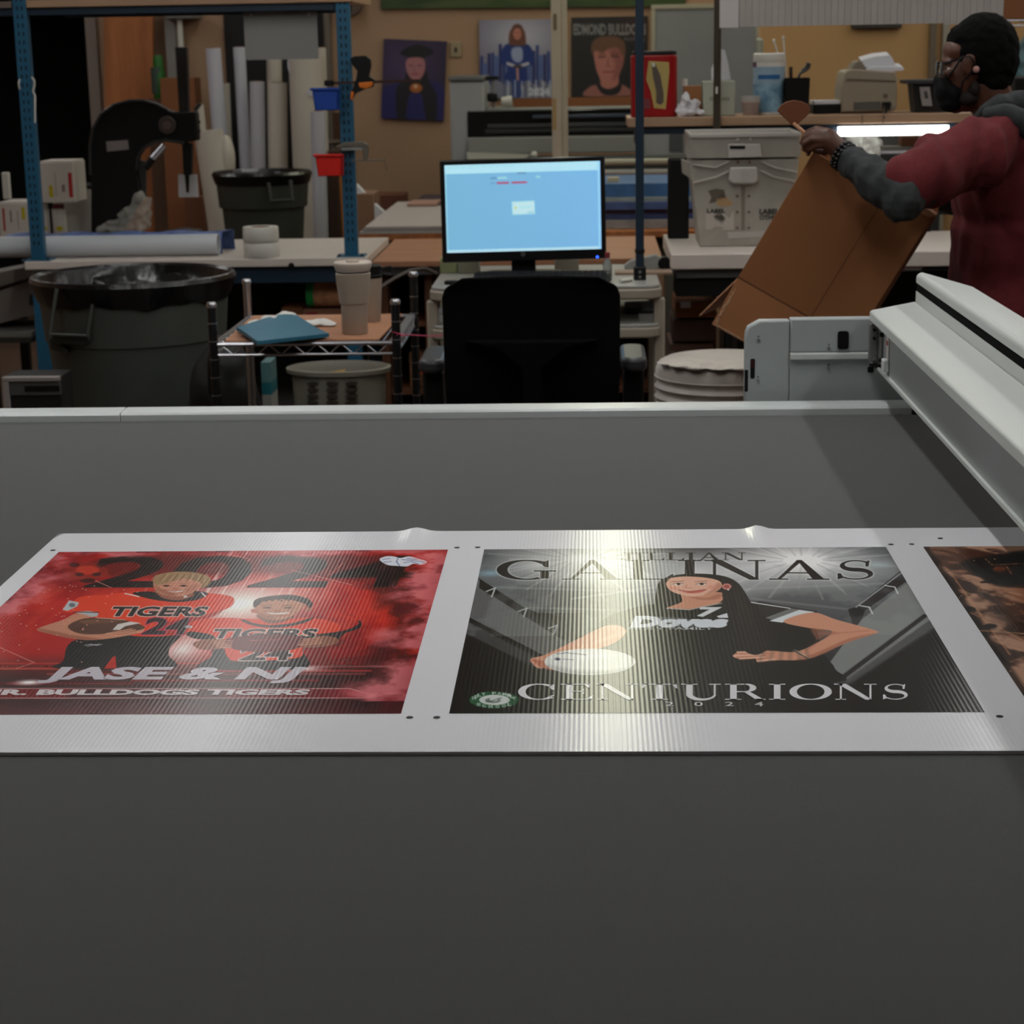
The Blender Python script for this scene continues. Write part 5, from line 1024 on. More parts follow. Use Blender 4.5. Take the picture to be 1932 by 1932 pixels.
mb.build('folded_sheet', mat('blue printed film', (46, 70, 120), .4, k=1.3, var=.5, vscale=9, col2=(90, 112, 168)), t)
# two white tape rolls stacked
c = Z(494, 485, BT); r = .07
for k, lab in ((0, 'lower white tape roll of the pair stacked on the bench'), (1, 'upper white tape roll of the pair stacked on the bench')):
    t = thing('tape_roll', (c.x, c.y, BT+k*.0605), lab, 'tape roll', 'white tape rolls on the bench'); z = BT+k*.0605
    MB().lathe([(r*.55, .001), (r*.97, .001), (r, .004), (r, .055), (r*.97, .059), (r*.55, .059), (r*.55, .001)], (c.x, c.y, z), n=44, closed=True).build('tape_body', M_white, t)
    MB().lathe([(r*.50, .001), (r*.548, .001), (r*.548, .0585), (r*.50, .0585), (r*.50, .001)], (c.x, c.y, z), n=36, closed=True).build('core', M_card, t)
# hanging bins on the right upright
for name, x0, y0, x1, y1, m_, lab in (('blue', 585, 166, 640, 208, mat('blue bin plastic', (16, 58, 140), .4, k=1.2), 'small blue plastic bin hooked on the right upright'), ('red', 591, 291, 647, 332, mat('red bin plastic', (186, 24, 14), .4, k=1.25), 'small red plastic bin hooked on the right upright')):
    Yf = PYc-.10; a, b2 = A(x0, y0, Yf), A(x1, y1, Yf); t = thing('parts_bin', ((a.x+b2.x)/2, PYc-.05, b2.z), lab, 'bin'); w = b2.x-a.x; h = a.z-b2.z
    body = MB(); X0, X1 = a.x+.012, b2.x-.002; 
    # five walls of an open bin, opening upwards
    th = .003; Yb = PYc-.024
    body.prism([(X0-.006, a.z-.006), (X1, a.z-.006), (X1-.004, b2.z), (X0+.004, b2.z)], Yf, Yf+th); body.prism([(X0-.006, a.z-.006), (X1, a.z-.006), (X1-.004, b2.z), (X0+.004, b2.z)], Yb-th, Yb)
    body.slab([(X0-.006, Yf, a.z-.006), (X0+.004, Yf, b2.z), (X0+.004, Yb, b2.z), (X0-.006, Yb, a.z-.006)], (th, 0, 0)); body.slab([(X1, Yf, a.z-.006), (X1-.004, Yf, b2.z), (X1-.004, Yb, b2.z), (X1, Yb, a.z-.006)], (-th, 0, 0)); body.box(X0+.004, X1-.004, Yf, Yb, b2.z, b2.z+th)
    body.build('bin_body', m_, t, bevel=.0008)
    MB().box(a.x, b2.x+.002, Yf-.006, Yf+.002, a.z-.010, a.z).box(a.x, a.x+.006, Yf, Yb, a.z-.010, a.z).build('rim', m_, t, bevel=.002)
# bar clamp
CYc = PYc-.045
def cp(px, py, d=0): return A(px, py, CYc+d)
t = thing('bar_clamp', tuple(cp(690, 155)), 'black bar clamp with orange grips, hung through the right upright', 'clamp')
MB().bar(cp(622, 157), cp(792, 152), .006, .010).build('clamp_bar', mat('brown black steel', (50, 26, 18), .4, k=1), t)
MB().box(cp(612, 157).x, cp(630, 157).x, CYc-.012, CYc+.012, cp(620, 162).z, cp(620, 151).z).build('end_jaw', M_black, t, bevel=.004)
MB().slab([cp(*q, -.012) for q in ((660, 110), (668, 106), (690, 105), (699, 112), (700, 124), (696, 144), (706, 150), (704, 164), (690, 168), (672, 176), (664, 188), (660, 180), (672, 148), (674, 134), (664, 122))], (0, .024, 0)).build('clamp_body', M_black, t, bevel=.003)
M_or = mat('orange grip', (190, 98, 12), .5, k=1.2)
MB().slab([cp(*q, -.015) for q in ((676, 156), (704, 154), (702, 163), (690, 168), (678, 165))], (0, .03, 0)).build('orange_grip', M_or, t, bevel=.003); MB().slab([cp(*q, -.015) for q in ((662, 172), (668, 174), (664, 190), (661, 188))], (0, .03, 0)).build('orange_grip', M_or, t, bevel=.002)
# c clamp
t = thing('screw_clamp', tuple(cp(670, 290)), 'grey cast C clamp with a T handle, gripping the right upright above the red bin', 'clamp')
M_cast = mat('grey cast iron', (94, 88, 78), .5, metal=.2, k=1.25)
MB().slab([cp(*q, -.01) for q in ((632, 276), (648, 269), (684, 267), (694, 273), (696, 284), (692, 304), (685, 304), (684, 284), (678, 278), (650, 277), (634, 280))], (0, .02, 0)).build('clamp_frame', M_cast, t, bevel=.002)
MB().slab([cp(*q, -.012) for q in ((643, 279), (682, 278), (684, 283), (646, 284))], (0, .024, 0)).build('clamp_pad', mat('pale pad', (120, 124, 120), .5, k=1.2), t, bevel=.001)
MB().tube([cp(664, 303), cp(727, 302)], .0028, n=8).build('clamp_screw', M_cast, t); MB().tube([cp(725, 297), cp(726, 303), cp(730, 322)], .0022, n=6).build('tee_handle', M_cast, t)
# cord loop on the left upright
MB().tube([A(60, 146, PYc-.022), A(65, 152, PYc-.03), A(65, 162, PYc-.03), A(62, 172, PYc-.024), A(66, 180, PYc-.028), A(66, 232, PYc-.024)], .0035, n=8).tube([A(37, 150, PYc-.02), A(35, 158, PYc-.03), A(37, 168, PYc-.02)], .0035, n=8).build('cord', M_white, None, label='white cord looped round the left teal upright', cat='cord')
# under the bench: rolls on the lower shelf
def hroll(name, px0, px1, py0, py1, Y, m_, label, endm=None, cat='roll', zbase=None):
    a, b2 = A(px0, (py0+py1)/2, Y), A(px1, (py0+py1)/2, Y); r = (H(px0, py0, Y)-H(px0, py1, Y))/2; t = thing(name, ((a.x+b2.x)/2, Y, a.z-r), label, cat)
    MB().cyl((a.x+.03, Y, a.z), (b2.x, Y, a.z), r, n=32).build('roll_body', m_, t)
    MB().cyl((a.x, Y, a.z), (a.x+.029, Y, a.z), r*1.02, n=32).build('end_cap', endm or m_, t); return t
for dx0 in (0,):
    shelf_z = H(620, 604, BFY+.2)
    MB().box(X(500, 600, BFY+.3), p2x-.03, BFY+.13, BBY-.1, shelf_z-.02, shelf_z).build('middle_shelf', mat('dark shelf', (48, 44, 40), .7, k=1), bench)
hroll('kraft_roll', 580, 662, 531, 578, BFY+.17, mat('printed kraft', (134, 94, 66), .7, k=2.8, var=.3, vscale=20), 'kraft brown roll with a green end band, under the packing bench', mat('green band', (20, 100, 44), .5, k=2.8))
zq = shelf_z; yy = BFY+.16
t = thing('carton', (X(585, 590, yy), yy, zq), 'low brown carton with a red strip, below the kraft roll', 'carton'); MB().box(X(531, 590, yy), X(570, 590, yy), yy, yy+.16, zq, H(540, 580, yy)).build('carton_body', M_card, t, bevel=.002); MB().box(X(571, 590, yy), X(645, 590, yy), yy+.01, yy+.15, zq, H(600, 583, yy)).build('carton_tray', mat('pale brown card', (110, 76, 58), .8, k=2.2), t, bevel=.002); MB().box(X(577, 590, yy), X(598, 590, yy), yy+.008, yy+.0095, H(590, 596, yy), H(590, 589, yy)).build('red_strip', mat('red strip', (150, 50, 56), .5, k=1.1), t)
# ---- rear table behind the bench with boxes, press
RT = BT-.02; ry0, ry1 = BBY+.05, BBY+.65
rt_ = thing('rear_table', (-2.7, (ry0+ry1)/2, 0), 'dark steel table behind the packing bench, carrying the hand press', 'table')
rtl, rtr = X(-60, 440, ry0), X(396, 445, ry0)
MB().box(rtl, rtr, ry0, ry1, RT-.03, RT).build('table_top', mat('dark grey steel top', (52, 50, 48), .5, k=1.2), rt_, bevel=.003)
for x in (rtl+.05, rtr-.05):
    for y in (ry0+.05, ry1-.05): MB().box(x-.02, x+.02, y-.02, y+.02, 0, RT-.031).build('leg', M_black, rt_)
M_ctn = mat('white carton', (164, 158, 150), .55, k=1.6)
def carton(px0, px1, pyt, pyb, Y, dep, marks, label, name='carton', base=None):
    x0, x1, zt, zb2 = X(px0, pyb, Y), X(px1, pyb, Y), H(px0, pyt, Y), H(px0, pyb, Y)
    if base is not None: zb2 = base+.0005
    t = thing(name, ((x0+x1)/2, Y+dep/2, zb2), label, 'box'); MB().box(x0, x1, Y, Y+dep, zb2, zt).build('carton_body', M_ctn, t, bevel=.003)
    MB().box(x0+.004, x1-.004, Y+.004, Y+dep-.004, zt+.0005, zt+.006).build('lid_flap', M_ctn, t, bevel=.002)
    for q in marks:
        a, b2 = A(q[0], q[1], Y-.0008), A(q[2], q[3], Y-.0008); MB().box(a.x, b2.x, Y-.0012, Y-.0002, b2.z, a.z).build(q[5], mat(*q[4]), t, smooth=False)
    return t
RED, YEL, INK = ('red print', (150, 30, 22), .5), ('yellow print', (165, 150, 10), .5), ('faded ink', (120, 100, 96), .6)
ya = ry0+.12
z_up = H(80, 383, ya)
carton(0, 58, 384, 446, ya, .2, [(4, 393, 11, 436, RED, 'red_mark'), (40, 391, 48, 414, YEL, 'yellow_mark'), (18, 397, 23, 420, INK, 'ink_mark'), (32, 398, 36, 434, INK, 'ink_mark')], 'white carton with red and yellow marks, lower one at the left edge', base=RT)
cb = thing('canister', (X(93, 415, ya+.1), ya+.1, RT), 'white canister with a yellow mark, left one under the upper carton', 'canister')
for k, (px, w, lab) in enumerate(((86, 16, None), (112, 26, 'white canister with a red cap and yellow mark, under the upper carton'))):
    t = cb if k == 0 else thing('canister', (X(px, 415, ya+.1), ya+.1, RT), lab, 'canister'); x = X(px, 415, ya+.1); r = w/2*8.6/3631; zt = z_up-.012
    MB().lathe([(r, .0), (r, zt-RT-.022), (r*.7, zt-RT-.02), (0, zt-RT-.02)], (x, ya+.1, RT+.0005), n=24, closed=True).build('canister_body', M_ctn, t); MB().lathe([(r*.8, zt-RT-.02), (r*.8, zt-RT-.001), (0, zt-RT)], (x, ya+.1, RT+.0005), n=20, closed=True).build('cap', mat('dark red cap', (80, 24, 20), .5, k=1.1) if k else M_ctn, t)
    a = A(px, 431, ya+.1-r); MB().prism([(a.x+r*.5*cos(q*pi/6), a.z+r*.35*sin(q*pi/6)) for q in range(12)], ya+.1-r-.001, ya+.1-r*.8).build('yellow_mark', mat(*YEL), t)
carton(78, 143, 307, 383, ya, .2, [(128, 326, 138, 372, RED, 'red_mark'), (92, 350, 101, 372, YEL, 'yellow_mark'), (103, 326, 107, 370, INK, 'ink_mark'), (116, 348, 123, 362, INK, 'ink_mark')], 'white carton with red and yellow marks, stacked on canisters beside the left upright')
MB().box(X(5, 330, ya+.15), X(18, 330, ya+.15), ya+.13, ya+.16, H(10, 383, ya)+.008, H(10, 325, ya+.15)).build('white_tube', M_white, None, label='small white tube standing on the lower left carton', cat='tube', bevel=.004)
y9 = ry0+.36
t = thing('equipment_case', (X(146, 400, y9), y9, RT), 'white equipment case with a dark top edge, left of the black press', 'case')
MB().box(X(100, 400, y9), X(176, 400, y9), y9, y9+.2, RT+.0005, H(150, 357, y9)).build('case_body', M_ctn, t, bevel=.006); MB().box(X(98, 400, y9), X(178, 400, y9), y9-.005, y9+.2, H(150, 356, y9), H(150, 350, y9)).build('case_lid', M_black, t, bevel=.003)
# hand press
AY = ry0+.18
def ap(px, py, d=0): return A(px, py, AY+d)
M_cstb = mat('black cast iron', (7, 7, 7), .5, k=1.0, spec=.3)
press = thing('hand_press', (ap(250, 440).x, AY, RT), 'black cast iron C-frame hand press on the rear table', 'press')
outer = [(172, 444), (171, 330), (170, 275), (175, 244), (190, 216), (214, 198), (245, 190), (270, 190), (296, 197), (316, 208), (330, 212), (368, 210), (370, 216), (373, 265), (348, 270), (312, 264), (290, 268), (270, 280), (260, 296), (257, 320), (262, 350), (268, 372), (250, 400), (225, 444)]
MB().slab([ap(*q, -.035) for q in outer], (0, .07, 0)).build('press_frame', M_cstb, press, bevel=.006)
rim_ = [ap(x, y, -.038) for x, y in outer[1:10]]; MB().tube(rim_, .007, n=8).tube([ap(x, y, -.038) for x, y in outer[14:20]], .007, n=8).build('frame_rib', mat('worn black iron', (34, 34, 34), .4, k=1.2), press)
MB().slab([ap(*q, -.0375) for q in ((200, 267), (241, 264), (243, 282), (202, 286))], (0, .002, 0)).build('name_plate', mat('grey plate', (120, 112, 112), .5, k=1.3), press)
c = ap(316, 236, -.04); MB().cyl(c, c+Vector((0, -.014, 0)), .038, n=30).build('dial', mat('brown grey dial', (62, 52, 48), .45, k=1.2), press, bevel=.003); MB().cyl(c+Vector((0, -.014, 0)), c+Vector((0, -.02, 0)), .018, n=20).build('dial_hub', mat('brown dial hub', (84, 72, 66), .45, k=1.2), press)
MB().box(ap(343, 270).x-.026, ap(343, 270).x+.026, AY-.034, AY+.03, ap(345, 270).z, ap(345, 212).z+.003).build('ram_housing', M_cstb, press, bevel=.004)
MB().slab([ap(*q, -.024) for q in ((330, 89), (352, 89), (356, 214), (338, 214))], (0, .04, 0)).build('ram', mat('dark brown steel', (24, 18, 16), .5, k=1.1), press, bevel=.002)
MB().slab([ap(*q, -.02) for q in ((343, 270), (362, 270), (361, 330), (346, 330))], (0, .036, 0)).build('ram', M_cstb, press, bevel=.002); MB().cyl(ap(353, 330), ap(354, 363), .011, .006, n=14).build('ram_tip', M_cstb, press)
MB().tube([ap(310, 275, -.05), ap(287, 300, -.06)], .015, n=14).build('lever_tube', M_chrome, press); MB().tube([ap(288, 299, -.06), ap(274, 318, -.065)], .016, n=14).build('lever_grip', M_black, press)
MB().slab([ap(*q, -.01) for q in ((364, 206), (376, 194), (380, 197), (370, 210))], (0, .02, 0)).build('pawl', mat('grey steel', (70, 70, 70), .4, metal=.3, k=1), press)
for yy_ in (230, 247): MB().cyl(ap(371, yy_), ap(378, yy_), .006, n=8).build('set_screw', M_black, press)
MB().slab([ap(*q, .0) for q in ((257, 300), (275, 305), (275, 375), (262, 372))], (0, .02, 0)).build('side_guard', mat('grey guard', (46, 46, 46), .5, k=1.2), press)
MB().box(ap(176, 440).x, ap(388, 440).x, AY-.06, AY+.08, RT+.0005, RT+.022).build('press_base', M_cstb, press, bevel=.004)
MB().lathe([(.085, 0), (.085, .02), (.06, .022), (.03, .03), (0, .03)], (ap(346, 430).x, AY, RT+.022), n=30, closed=True).build('anvil', mat('brown black iron', (30, 24, 22), .45, k=1.1), press)
# card hanging behind the ram
MB().slab([A(336, 329, AY+.05), A(372, 329, AY+.05), A(375, 372, AY+.05), A(337, 372, AY+.05)], (0, .004, 0)).build('white_card', M_paper, None, label='white card hanging behind the press ram', cat='card', smooth=False)
# crumpled clear plastic bag leaning on the press
t = thing('plastic_bag', (ap(240, 420).x, AY-.1, RT), 'crumpled clear plastic bag leaning on the press', 'bag'); mb = MB()
for px, py, rx, rz in ((262, 385, .04, .045), (250, 408, .06, .04), (232, 422, .07, .03), (268, 418, .05, .045), (212, 432, .05, .018), (275, 398, .03, .05)): q = ap(px, py, -.09); mb.ell(q, (rx, .035, rz))
vox('bag_film', mb, mat('clear plastic film', (190, 190, 184), .25, alpha=.38, k=1.0), t, .007, 2, .03, 26)

# ================================================================ back of the room, left half
WB = WY-.12
M_wp = mat('orange brown timber', (122, 72, 36), .6, k=1.9, var=.3, vscale=1.6, stretch=(7, 7, .7))
MB().slab([A(194, 14, WB), A(288, 14, WB), A(293, 630, WB), A(208, 630, WB)], (0, .04, 0)).build('timber_board', M_wp, None, label='tall orange brown timber board leaning on the back wall, beside the dark doorway', cat='board', bevel=.004)
yb = WY-.3
t = thing('spray_bottle', (X(300, 150, yb), yb, H(300, 186, yb)), 'green bottle with a grey label, beside the timber board', 'bottle'); x = X(300, 150, yb); zb2, zt2 = H(300, 186, yb), H(300, 104, yb); h = zt2-zb2; r = .038
MB().lathe([(r*.9, 0), (r, .01), (r, h*.55), (r*.8, h*.72), (r*.85, h*.9), (r*.7, h), (0, h)], (x, yb, zb2), n=24, closed=True).build('bottle_body', mat('green plastic', (22, 88, 20), .4, k=1.3), t); MB().cyl((x-.01, yb, zb2+.03), (x-.01, yb, zb2+h*.72), r*1.03, n=24).build('label_band', mat('grey green label', (48, 66, 60), .5, k=1.2), t)
MB().box(X(288, 200, yb)-.02, X(312, 200, yb)+.02, yb-.05, yb+.05, 0, zb2).build('shelf_stack', mat('brown box stack', (84, 60, 44), .8, k=1.2), None, label='narrow brown carton column under the green bottle', cat='carton', bevel=.003)
yq = WY-.6
MB().box(X(310, 300, yq), X(374, 300, yq), yq, yq+.2, 0, H(340, 147, yq)).build('tall_carton', M_card, None, label='tall brown carton standing behind the press ram', cat='carton', bevel=.004)
MB().box(X(344, 300, yq-.2), X(380, 300, yq-.2), yq-.2, yq-.02, 0, H(360, 372, yq-.2)).build('carton', mat('orange brown card', (96, 58, 34), .8, k=1.2), None, label='lower brown carton in front of the tall one, behind the press', cat='carton', bevel=.004)
MB().box(X(314, 100, WB), X(334, 100, WB), WB-.01, WB+.1, .6, 2.4).build('wall_strip', mat('grey white strip', (128, 124, 120), .6, k=1.2), None, label='narrow grey white panel standing upright on the back wall above the tall carton', cat='panel', bevel=.004)
t = thing('wall_pipe', (X(340, 60, WB), WB-.1, H(340, 90, WB)), 'thin white pipe with a flat head, above the press ram', 'pipe'); MB().cyl((X(340, 60, WB-.1), WB-.1, H(340, 92, WB)), (X(340, 60, WB-.1), WB-.1, H(340, 34, WB)), .018, n=14).build('pipe', M_white, t); MB().prism(rounded(X(318, 30, WB), X(376, 30, WB), WB-.16, WY-.002, .03), H(340, 36, WB), H(340, 26, WB), 'z').build('flat_head', mat('grey head', (110, 106, 102), .5, k=1.1), t, bevel=.005)
# black recess panel behind the rolls
MB().box(X(426, 100, WY), X(612, 100, WY), WY-.02, WY-.001, 0, 2.4).build('wall_screen', mat('black panel', (7, 7, 6), .7, k=1), None, label='tall black board on the back wall behind the white rolls', cat='panel', smooth=False)
MB().cyl((X(620, 100, WY-.06), WY-.06, 0), (X(618, 100, WY-.06), WY-.06, 3.2), .025, n=14).build('conduit', mat('grey conduit', (92, 84, 76), .5, k=1.2), None, label='grey vertical conduit beside the black panel', cat='pipe')
rolls = [  # top px, top py, half width px, bottom px (at py 430), Y, tone, label
    (402, 91, 14, 428, 11.9, 0, 'tall white roll leaning left, leftmost of the tall rolls'),
    (424, 157, 9, 436, 12.1, 1, 'short cream roll just right of the leftmost tall roll'),
    (451, 89, 11, 470, 11.95, 0, 'thin tall white roll leaning, left of the hanging grey sheet'),
    (485, 154, 14, 490, 11.8, 2, 'grey white roll in the middle below the left of the grey sheet'),
    (517, 100, 14, 521, 12.15, 1, 'tall white roll behind, showing below the middle of the grey sheet'),
    (523, 156, 18, 526, 11.8, 1, 'wide cream roll in front, below the middle of the grey sheet'),
    (607, 90, 8, 616, 12.0, 1, 'thin tall roll at the right end of the rolls, beside the upright'),
    (600, 210, 14, 605, 11.3, 2, 'white roll beneath the blue bin, right of the widest roll')]
M_r = [mat('cool white roll', (150, 150, 158), .5, k=1.7), mat('cream roll', (156, 150, 140), .5, k=1.6), mat('grey white roll', (142, 142, 148), .5, k=1.7)]
def vroll(tx, ty, hw_, bx_, Y, tone, label):
    a = A(tx, ty, Y); r = hw_*Y/3631; kx = (bx_-tx)/(430-ty)*.9; b2 = Vector((a.x + kx*a.z*.62, Y-.0, .002)); b2.x = A(bx_, 430, Y).x + (A(bx_, 430, Y).x-a.x)*(A(bx_, 430, Y).z/(a.z-A(bx_, 430, Y).z)); t = thing('material_roll', tuple(b2), label, 'roll', 'white rolls standing by the back wall')
    d = (b2-a).normalized(); MB().cyl(a, b2, r, n=28, caps=True).build('roll_body', M_r[tone], t); MB().cyl(a-d*.001, a-d*.004, r*.6, n=20).build('core', M_card, t)
for q in rolls: vroll(*q)
# widest roll with its loose edge
wy_ = 11.7; a = A(578, 108, wy_); r = 33*wy_/3631; t = thing('material_roll', (a.x, wy_, 0), 'widest white roll with a loose curled edge, under the grey sheet', 'roll', 'white rolls standing by the back wall')
MB().cyl((a.x, wy_, 0), (a.x, wy_, a.z), r, n=36).build('roll_body', M_r[1], t)
vs = []; n = 20
for i in range(n+1):
    u = i/n; py = 112+u*70; px = 543-3*sin(u*3)+u*u*44; q = A(px, py, wy_-r*.9*u-.02); q2 = A(px+14+u*4, py+3, wy_-r*.95*u-.03); vs += [q, q2]
MB().add(vs, [(2*i, 2*i+1, 2*i+3, 2*i+2) for i in range(n)]).build('loose_edge', M_r[2], t)
# low wide roll, left
ly = 11.3; a = A(393, 246, ly); r = 27*ly/3631; t = thing('material_roll', (a.x+.05, ly, 0), 'low wide cream roll in front of the leftmost tall roll', 'roll', 'white rolls standing by the back wall'); MB().cyl(a, (a.x+.12, ly, 0), r, n=32).build('roll_body', M_r[1], t); MB().ell(A(428, 300, ly), (.05, .05, .14)).build('curled_edge', M_r[1], t)
a = A(377, 197, 11.6); t = thing('material_roll', (a.x, 11.6, 0), 'thin white strip roll right beside the press head', 'roll', 'white rolls standing by the back wall'); MB().cyl(a, (a.x+.08, 11.6, 0), .022, n=16).build('roll_body', M_r[1], t)
# second bin
gy = 10.6; c = A(494, 322, gy); gr = (X(585, 325, gy)-X(404, 330, gy))/2; gt = H(494, 330, gy-gr)
t = thing('trash_bin', (c.x, gy, 0), 'dark grey round bin with a black liner, in front of the white rolls', 'bin')
zm = H(494, 398, gy-gr)
MB().lathe([(gr*.62, 0), (gr*.83, zm-.03), (gr*.85, zm), (gr*.91, zm+.006), (gr*.96, gt-.03), (gr*.9, gt-.03), (gr*.6, .03), (0, .03)], (c.x, gy, 0), n=48, closed=True).build('can_body', mat('dark bin plastic', (34, 37, 33), .5, k=2.0), t)
MB().lathe([(gr*.97, gt-.06), (gr*1.0, gt-.04), (gr*1.04, gt-.008), (gr*1.0, gt+.006), (gr*.9, gt-.01), (gr*.8, gt-.1), (0, gt-.12)], (c.x, gy, 0), n=48, closed=True).build('liner', M_liner, t)
hy2 = gy-gr*.97
MB().tube([A(506, 345, hy2), A(512, 380, hy2-.02), A(552, 377, hy2-.02), A(548, 340, hy2)], .011, n=8).build('handle', mat('bin handle', (40, 42, 40), .5, k=1.5), t)
# odds between the rolls and the right upright
MB().slab([A(640, 333, 11.5), A(648, 333, 11.5), A(668, 636, 11.5), A(658, 636, 11.5)], (0, .02, 0)).build('orange_lever', mat('orange yellow paint', (150, 90, 14), .5, k=1.3), None, label='orange strip leaning behind the right upright, below the red bin', cat='strip', bevel=.003)
t = thing('wall_box', (X(635, 240, WY), WY-.04, H(635, 266, WY)), 'small brown wall box with an orange edge, left of the right upright', 'box'); MB().box(X(622, 240, WY), X(646, 240, WY), WY-.08, WY-.001, H(635, 262, WY), H(635, 212, WY)).build('box_body', mat('brown wall box', (70, 44, 26), .6, k=1.2), t, bevel=.004); MB().box(X(620, 240, WY), X(648, 240, WY), WY-.1, WY-.001, H(635, 268, WY), H(635, 262.5, WY)).build('ledge', mat('grey ledge', (120, 108, 96), .6, k=1.1), t)
MB().box(X(622, 400, 11.6), X(642, 400, 11.6), 11.6, 11.8, 0, H(635, 285, 11.6)).build('tall_carton', mat('dark brown card', (54, 34, 22), .8, k=1.2), None, label='dark brown upright carton left of the right upright', cat='carton', bevel=.004)
MB().cyl((X(660, 0, WY-.05), WY-.03, H(660, 5, WY)), (X(660, 0, WY-.05), WY-.09, H(660, 5, WY)), .085, n=28).build('wall_clock', mat('grey brown disc', (74, 62, 50), .5, k=1.2), None, label='grey round wall fitting at the top, behind the right upright', cat='wall fitting', bevel=.006)
y8 = 10.4; MB().box(X(664, 400, y8), X(706, 400, y8), y8, y8+.3, 0, H(690, 366, y8)).build('carton', mat('tan carton', (118, 88, 66), .8, k=1.25), None, label='tan carton standing right of the right upright', cat='carton', bevel=.004)
MB().box(X(706, 400, 11.6), X(762, 400, 11.6), 11.6, 11.9, 0, H(740, 368, 11.6)).build('carton', mat('red brown card', (94, 54, 36), .8, k=1.2), None, label='red brown carton behind the sheet table, against the back wall', cat='carton', bevel=.004)
for q, lab in (((666, 367, 671, 347, 687, 364), 'white paper offcut standing on the tan carton'), ((707, 408, 706, 384, 724, 400), 'white paper offcut beside the tan carton')):
    yo = y8+.02 if q[0] < 700 else y8-.1; MB().slab([A(q[0], q[1], yo)]+([(A(706, 384, yo).x, yo, .002), (A(724, 400, yo).x-.01, yo, .002), A(q[4], q[5], yo), A(q[2], q[3], yo)] if q[0] > 700 else [A(q[2], q[3], yo), A(q[4], q[5], yo)]), (.01, .02, 0)).build('paper_offcut', M_paper, None, label=lab, cat='paper', smooth=False)
# ---- sheet table with boards on it
SY = 9.0; STz = H(760, 434, SY)+.0; sxl = X(678, 434, SY); sxr = .72; SBY = min(10.6, Z(790, 356, STz+.02).y)
st = thing('sheet_table', ((sxl+sxr)/2, (SY+SBY)/2, 0), 'large wooden table piled with printed sheets, behind the monitor', 'table')
MB().box(sxl, sxr, SY, SBY, STz-.05, STz-.018).build('table_top', M_wp, st, bevel=.003)
for x in (sxl+.08, -.3, sxr-.08):
    for y in (SY+.15, SBY-.08): MB().box(x-.035, x+.035, y-.035, y+.035, 0, STz-.051).build('leg', mat('dark brown timber', (44, 28, 20), .7, k=1.1), st)
MB().box(sxl+.02, sxr-.02, SY+.08, SY+.11, STz-.16, STz-.051).build('apron', mat('dark brown timber', (44, 28, 20), .7, k=1.1), st)
M_sh = mat('pale grey sheet', (158, 150, 146), .5, k=1.25)
for k in range(3):
    MB().box(sxl+.0+.012*k, X(850, 420, SY)+.2, SY+.01*k, SBY-.02, STz-.0175+k*.0115, STz-.0175+k*.0115+.010).build('foam_board', M_sh if k != 1 else mat('grey board', (128, 122, 120), .5, k=1.2), None, label=['pale board on the sheet table, lowest of three', 'grey board on the sheet table, middle of three', 'pale board on the sheet table, topmost of three'][k], cat='board', bevel=.001)
zt_ = STz-.0175+.0345
MB().slab([Z(*q, zt_+.002) for q in ((770, 388), (840, 386), (850, 368), (800, 368))], (0, 0, .003)).build('dark_print', mat('dark purple print', (52, 46, 56), .4, k=1.2), None, label='dark purple print lying on the boards left of the monitor', cat='print', smooth=False)
MB().slab([Vector((p_.x, min(p_.y, 10.5 if i_ > 1 else 10.2), p_.z)) for i_, p_ in enumerate([Z(*q, zt_+.002) for q in ((800, 362), (850, 362), (860, 354), (812, 354))])], (0, 0, .012)).build('pink_box', mat('salmon card', (150, 116, 102), .5, k=1.2), None, label='flat salmon pink carton at the back of the sheet table', cat='carton', smooth=False)
# stack on the right side of the monitor
xs0, xs1 = X(1138, 400, SY+.1), X(1262, 400, SY+.1)-.0
lay = [((126, 122, 120), 415, 424, 'grey board at the bottom of the printed stack'), ((52, 62, 100), 404, 414, 'dark blue print in the stack right of the monitor, lowest blue one'), ((112, 84, 100), 396, 403, 'pinkish print in the middle of the stack right of the monitor'), ((64, 82, 124), 381, 395, 'blue print above the pink one in the stack'), ((130, 136, 134), 373, 380, 'pale sheet between the blue prints of the stack'), ((54, 92, 136), 347, 372, 'bright blue print wad on top of the stack right of the monitor')]
z_prev = STz-.0175
for k, (c3, ya_, yb_, lab) in enumerate(lay):
    z1_ = H(1200, ya_, SY+.1); off = .02*((k*7) % 3)
    MB().box(xs0-.05+off, xs1+.25+off, SY+.1+off, SY+.8, z_prev+.0006, z1_).build('printed_board', mat('stack print %d' % k, c3, .45, k=1.25, var=.25, vscale=7), None, label=lab, cat='print', bevel=.002, group='prints stacked right of the monitor'); z_prev = z1_
MB().box(X(1146, 350, SY+.25), X(1168, 350, SY+.25), SY+.22, SY+.3, z_prev+.0006, H(1155, 335, SY+.22)).build('cream_box', mat('cream card box', (160, 150, 124), .6, k=1.2), None, label='small cream box on the blue prints, just right of the monitor', cat='box', bevel=.002)
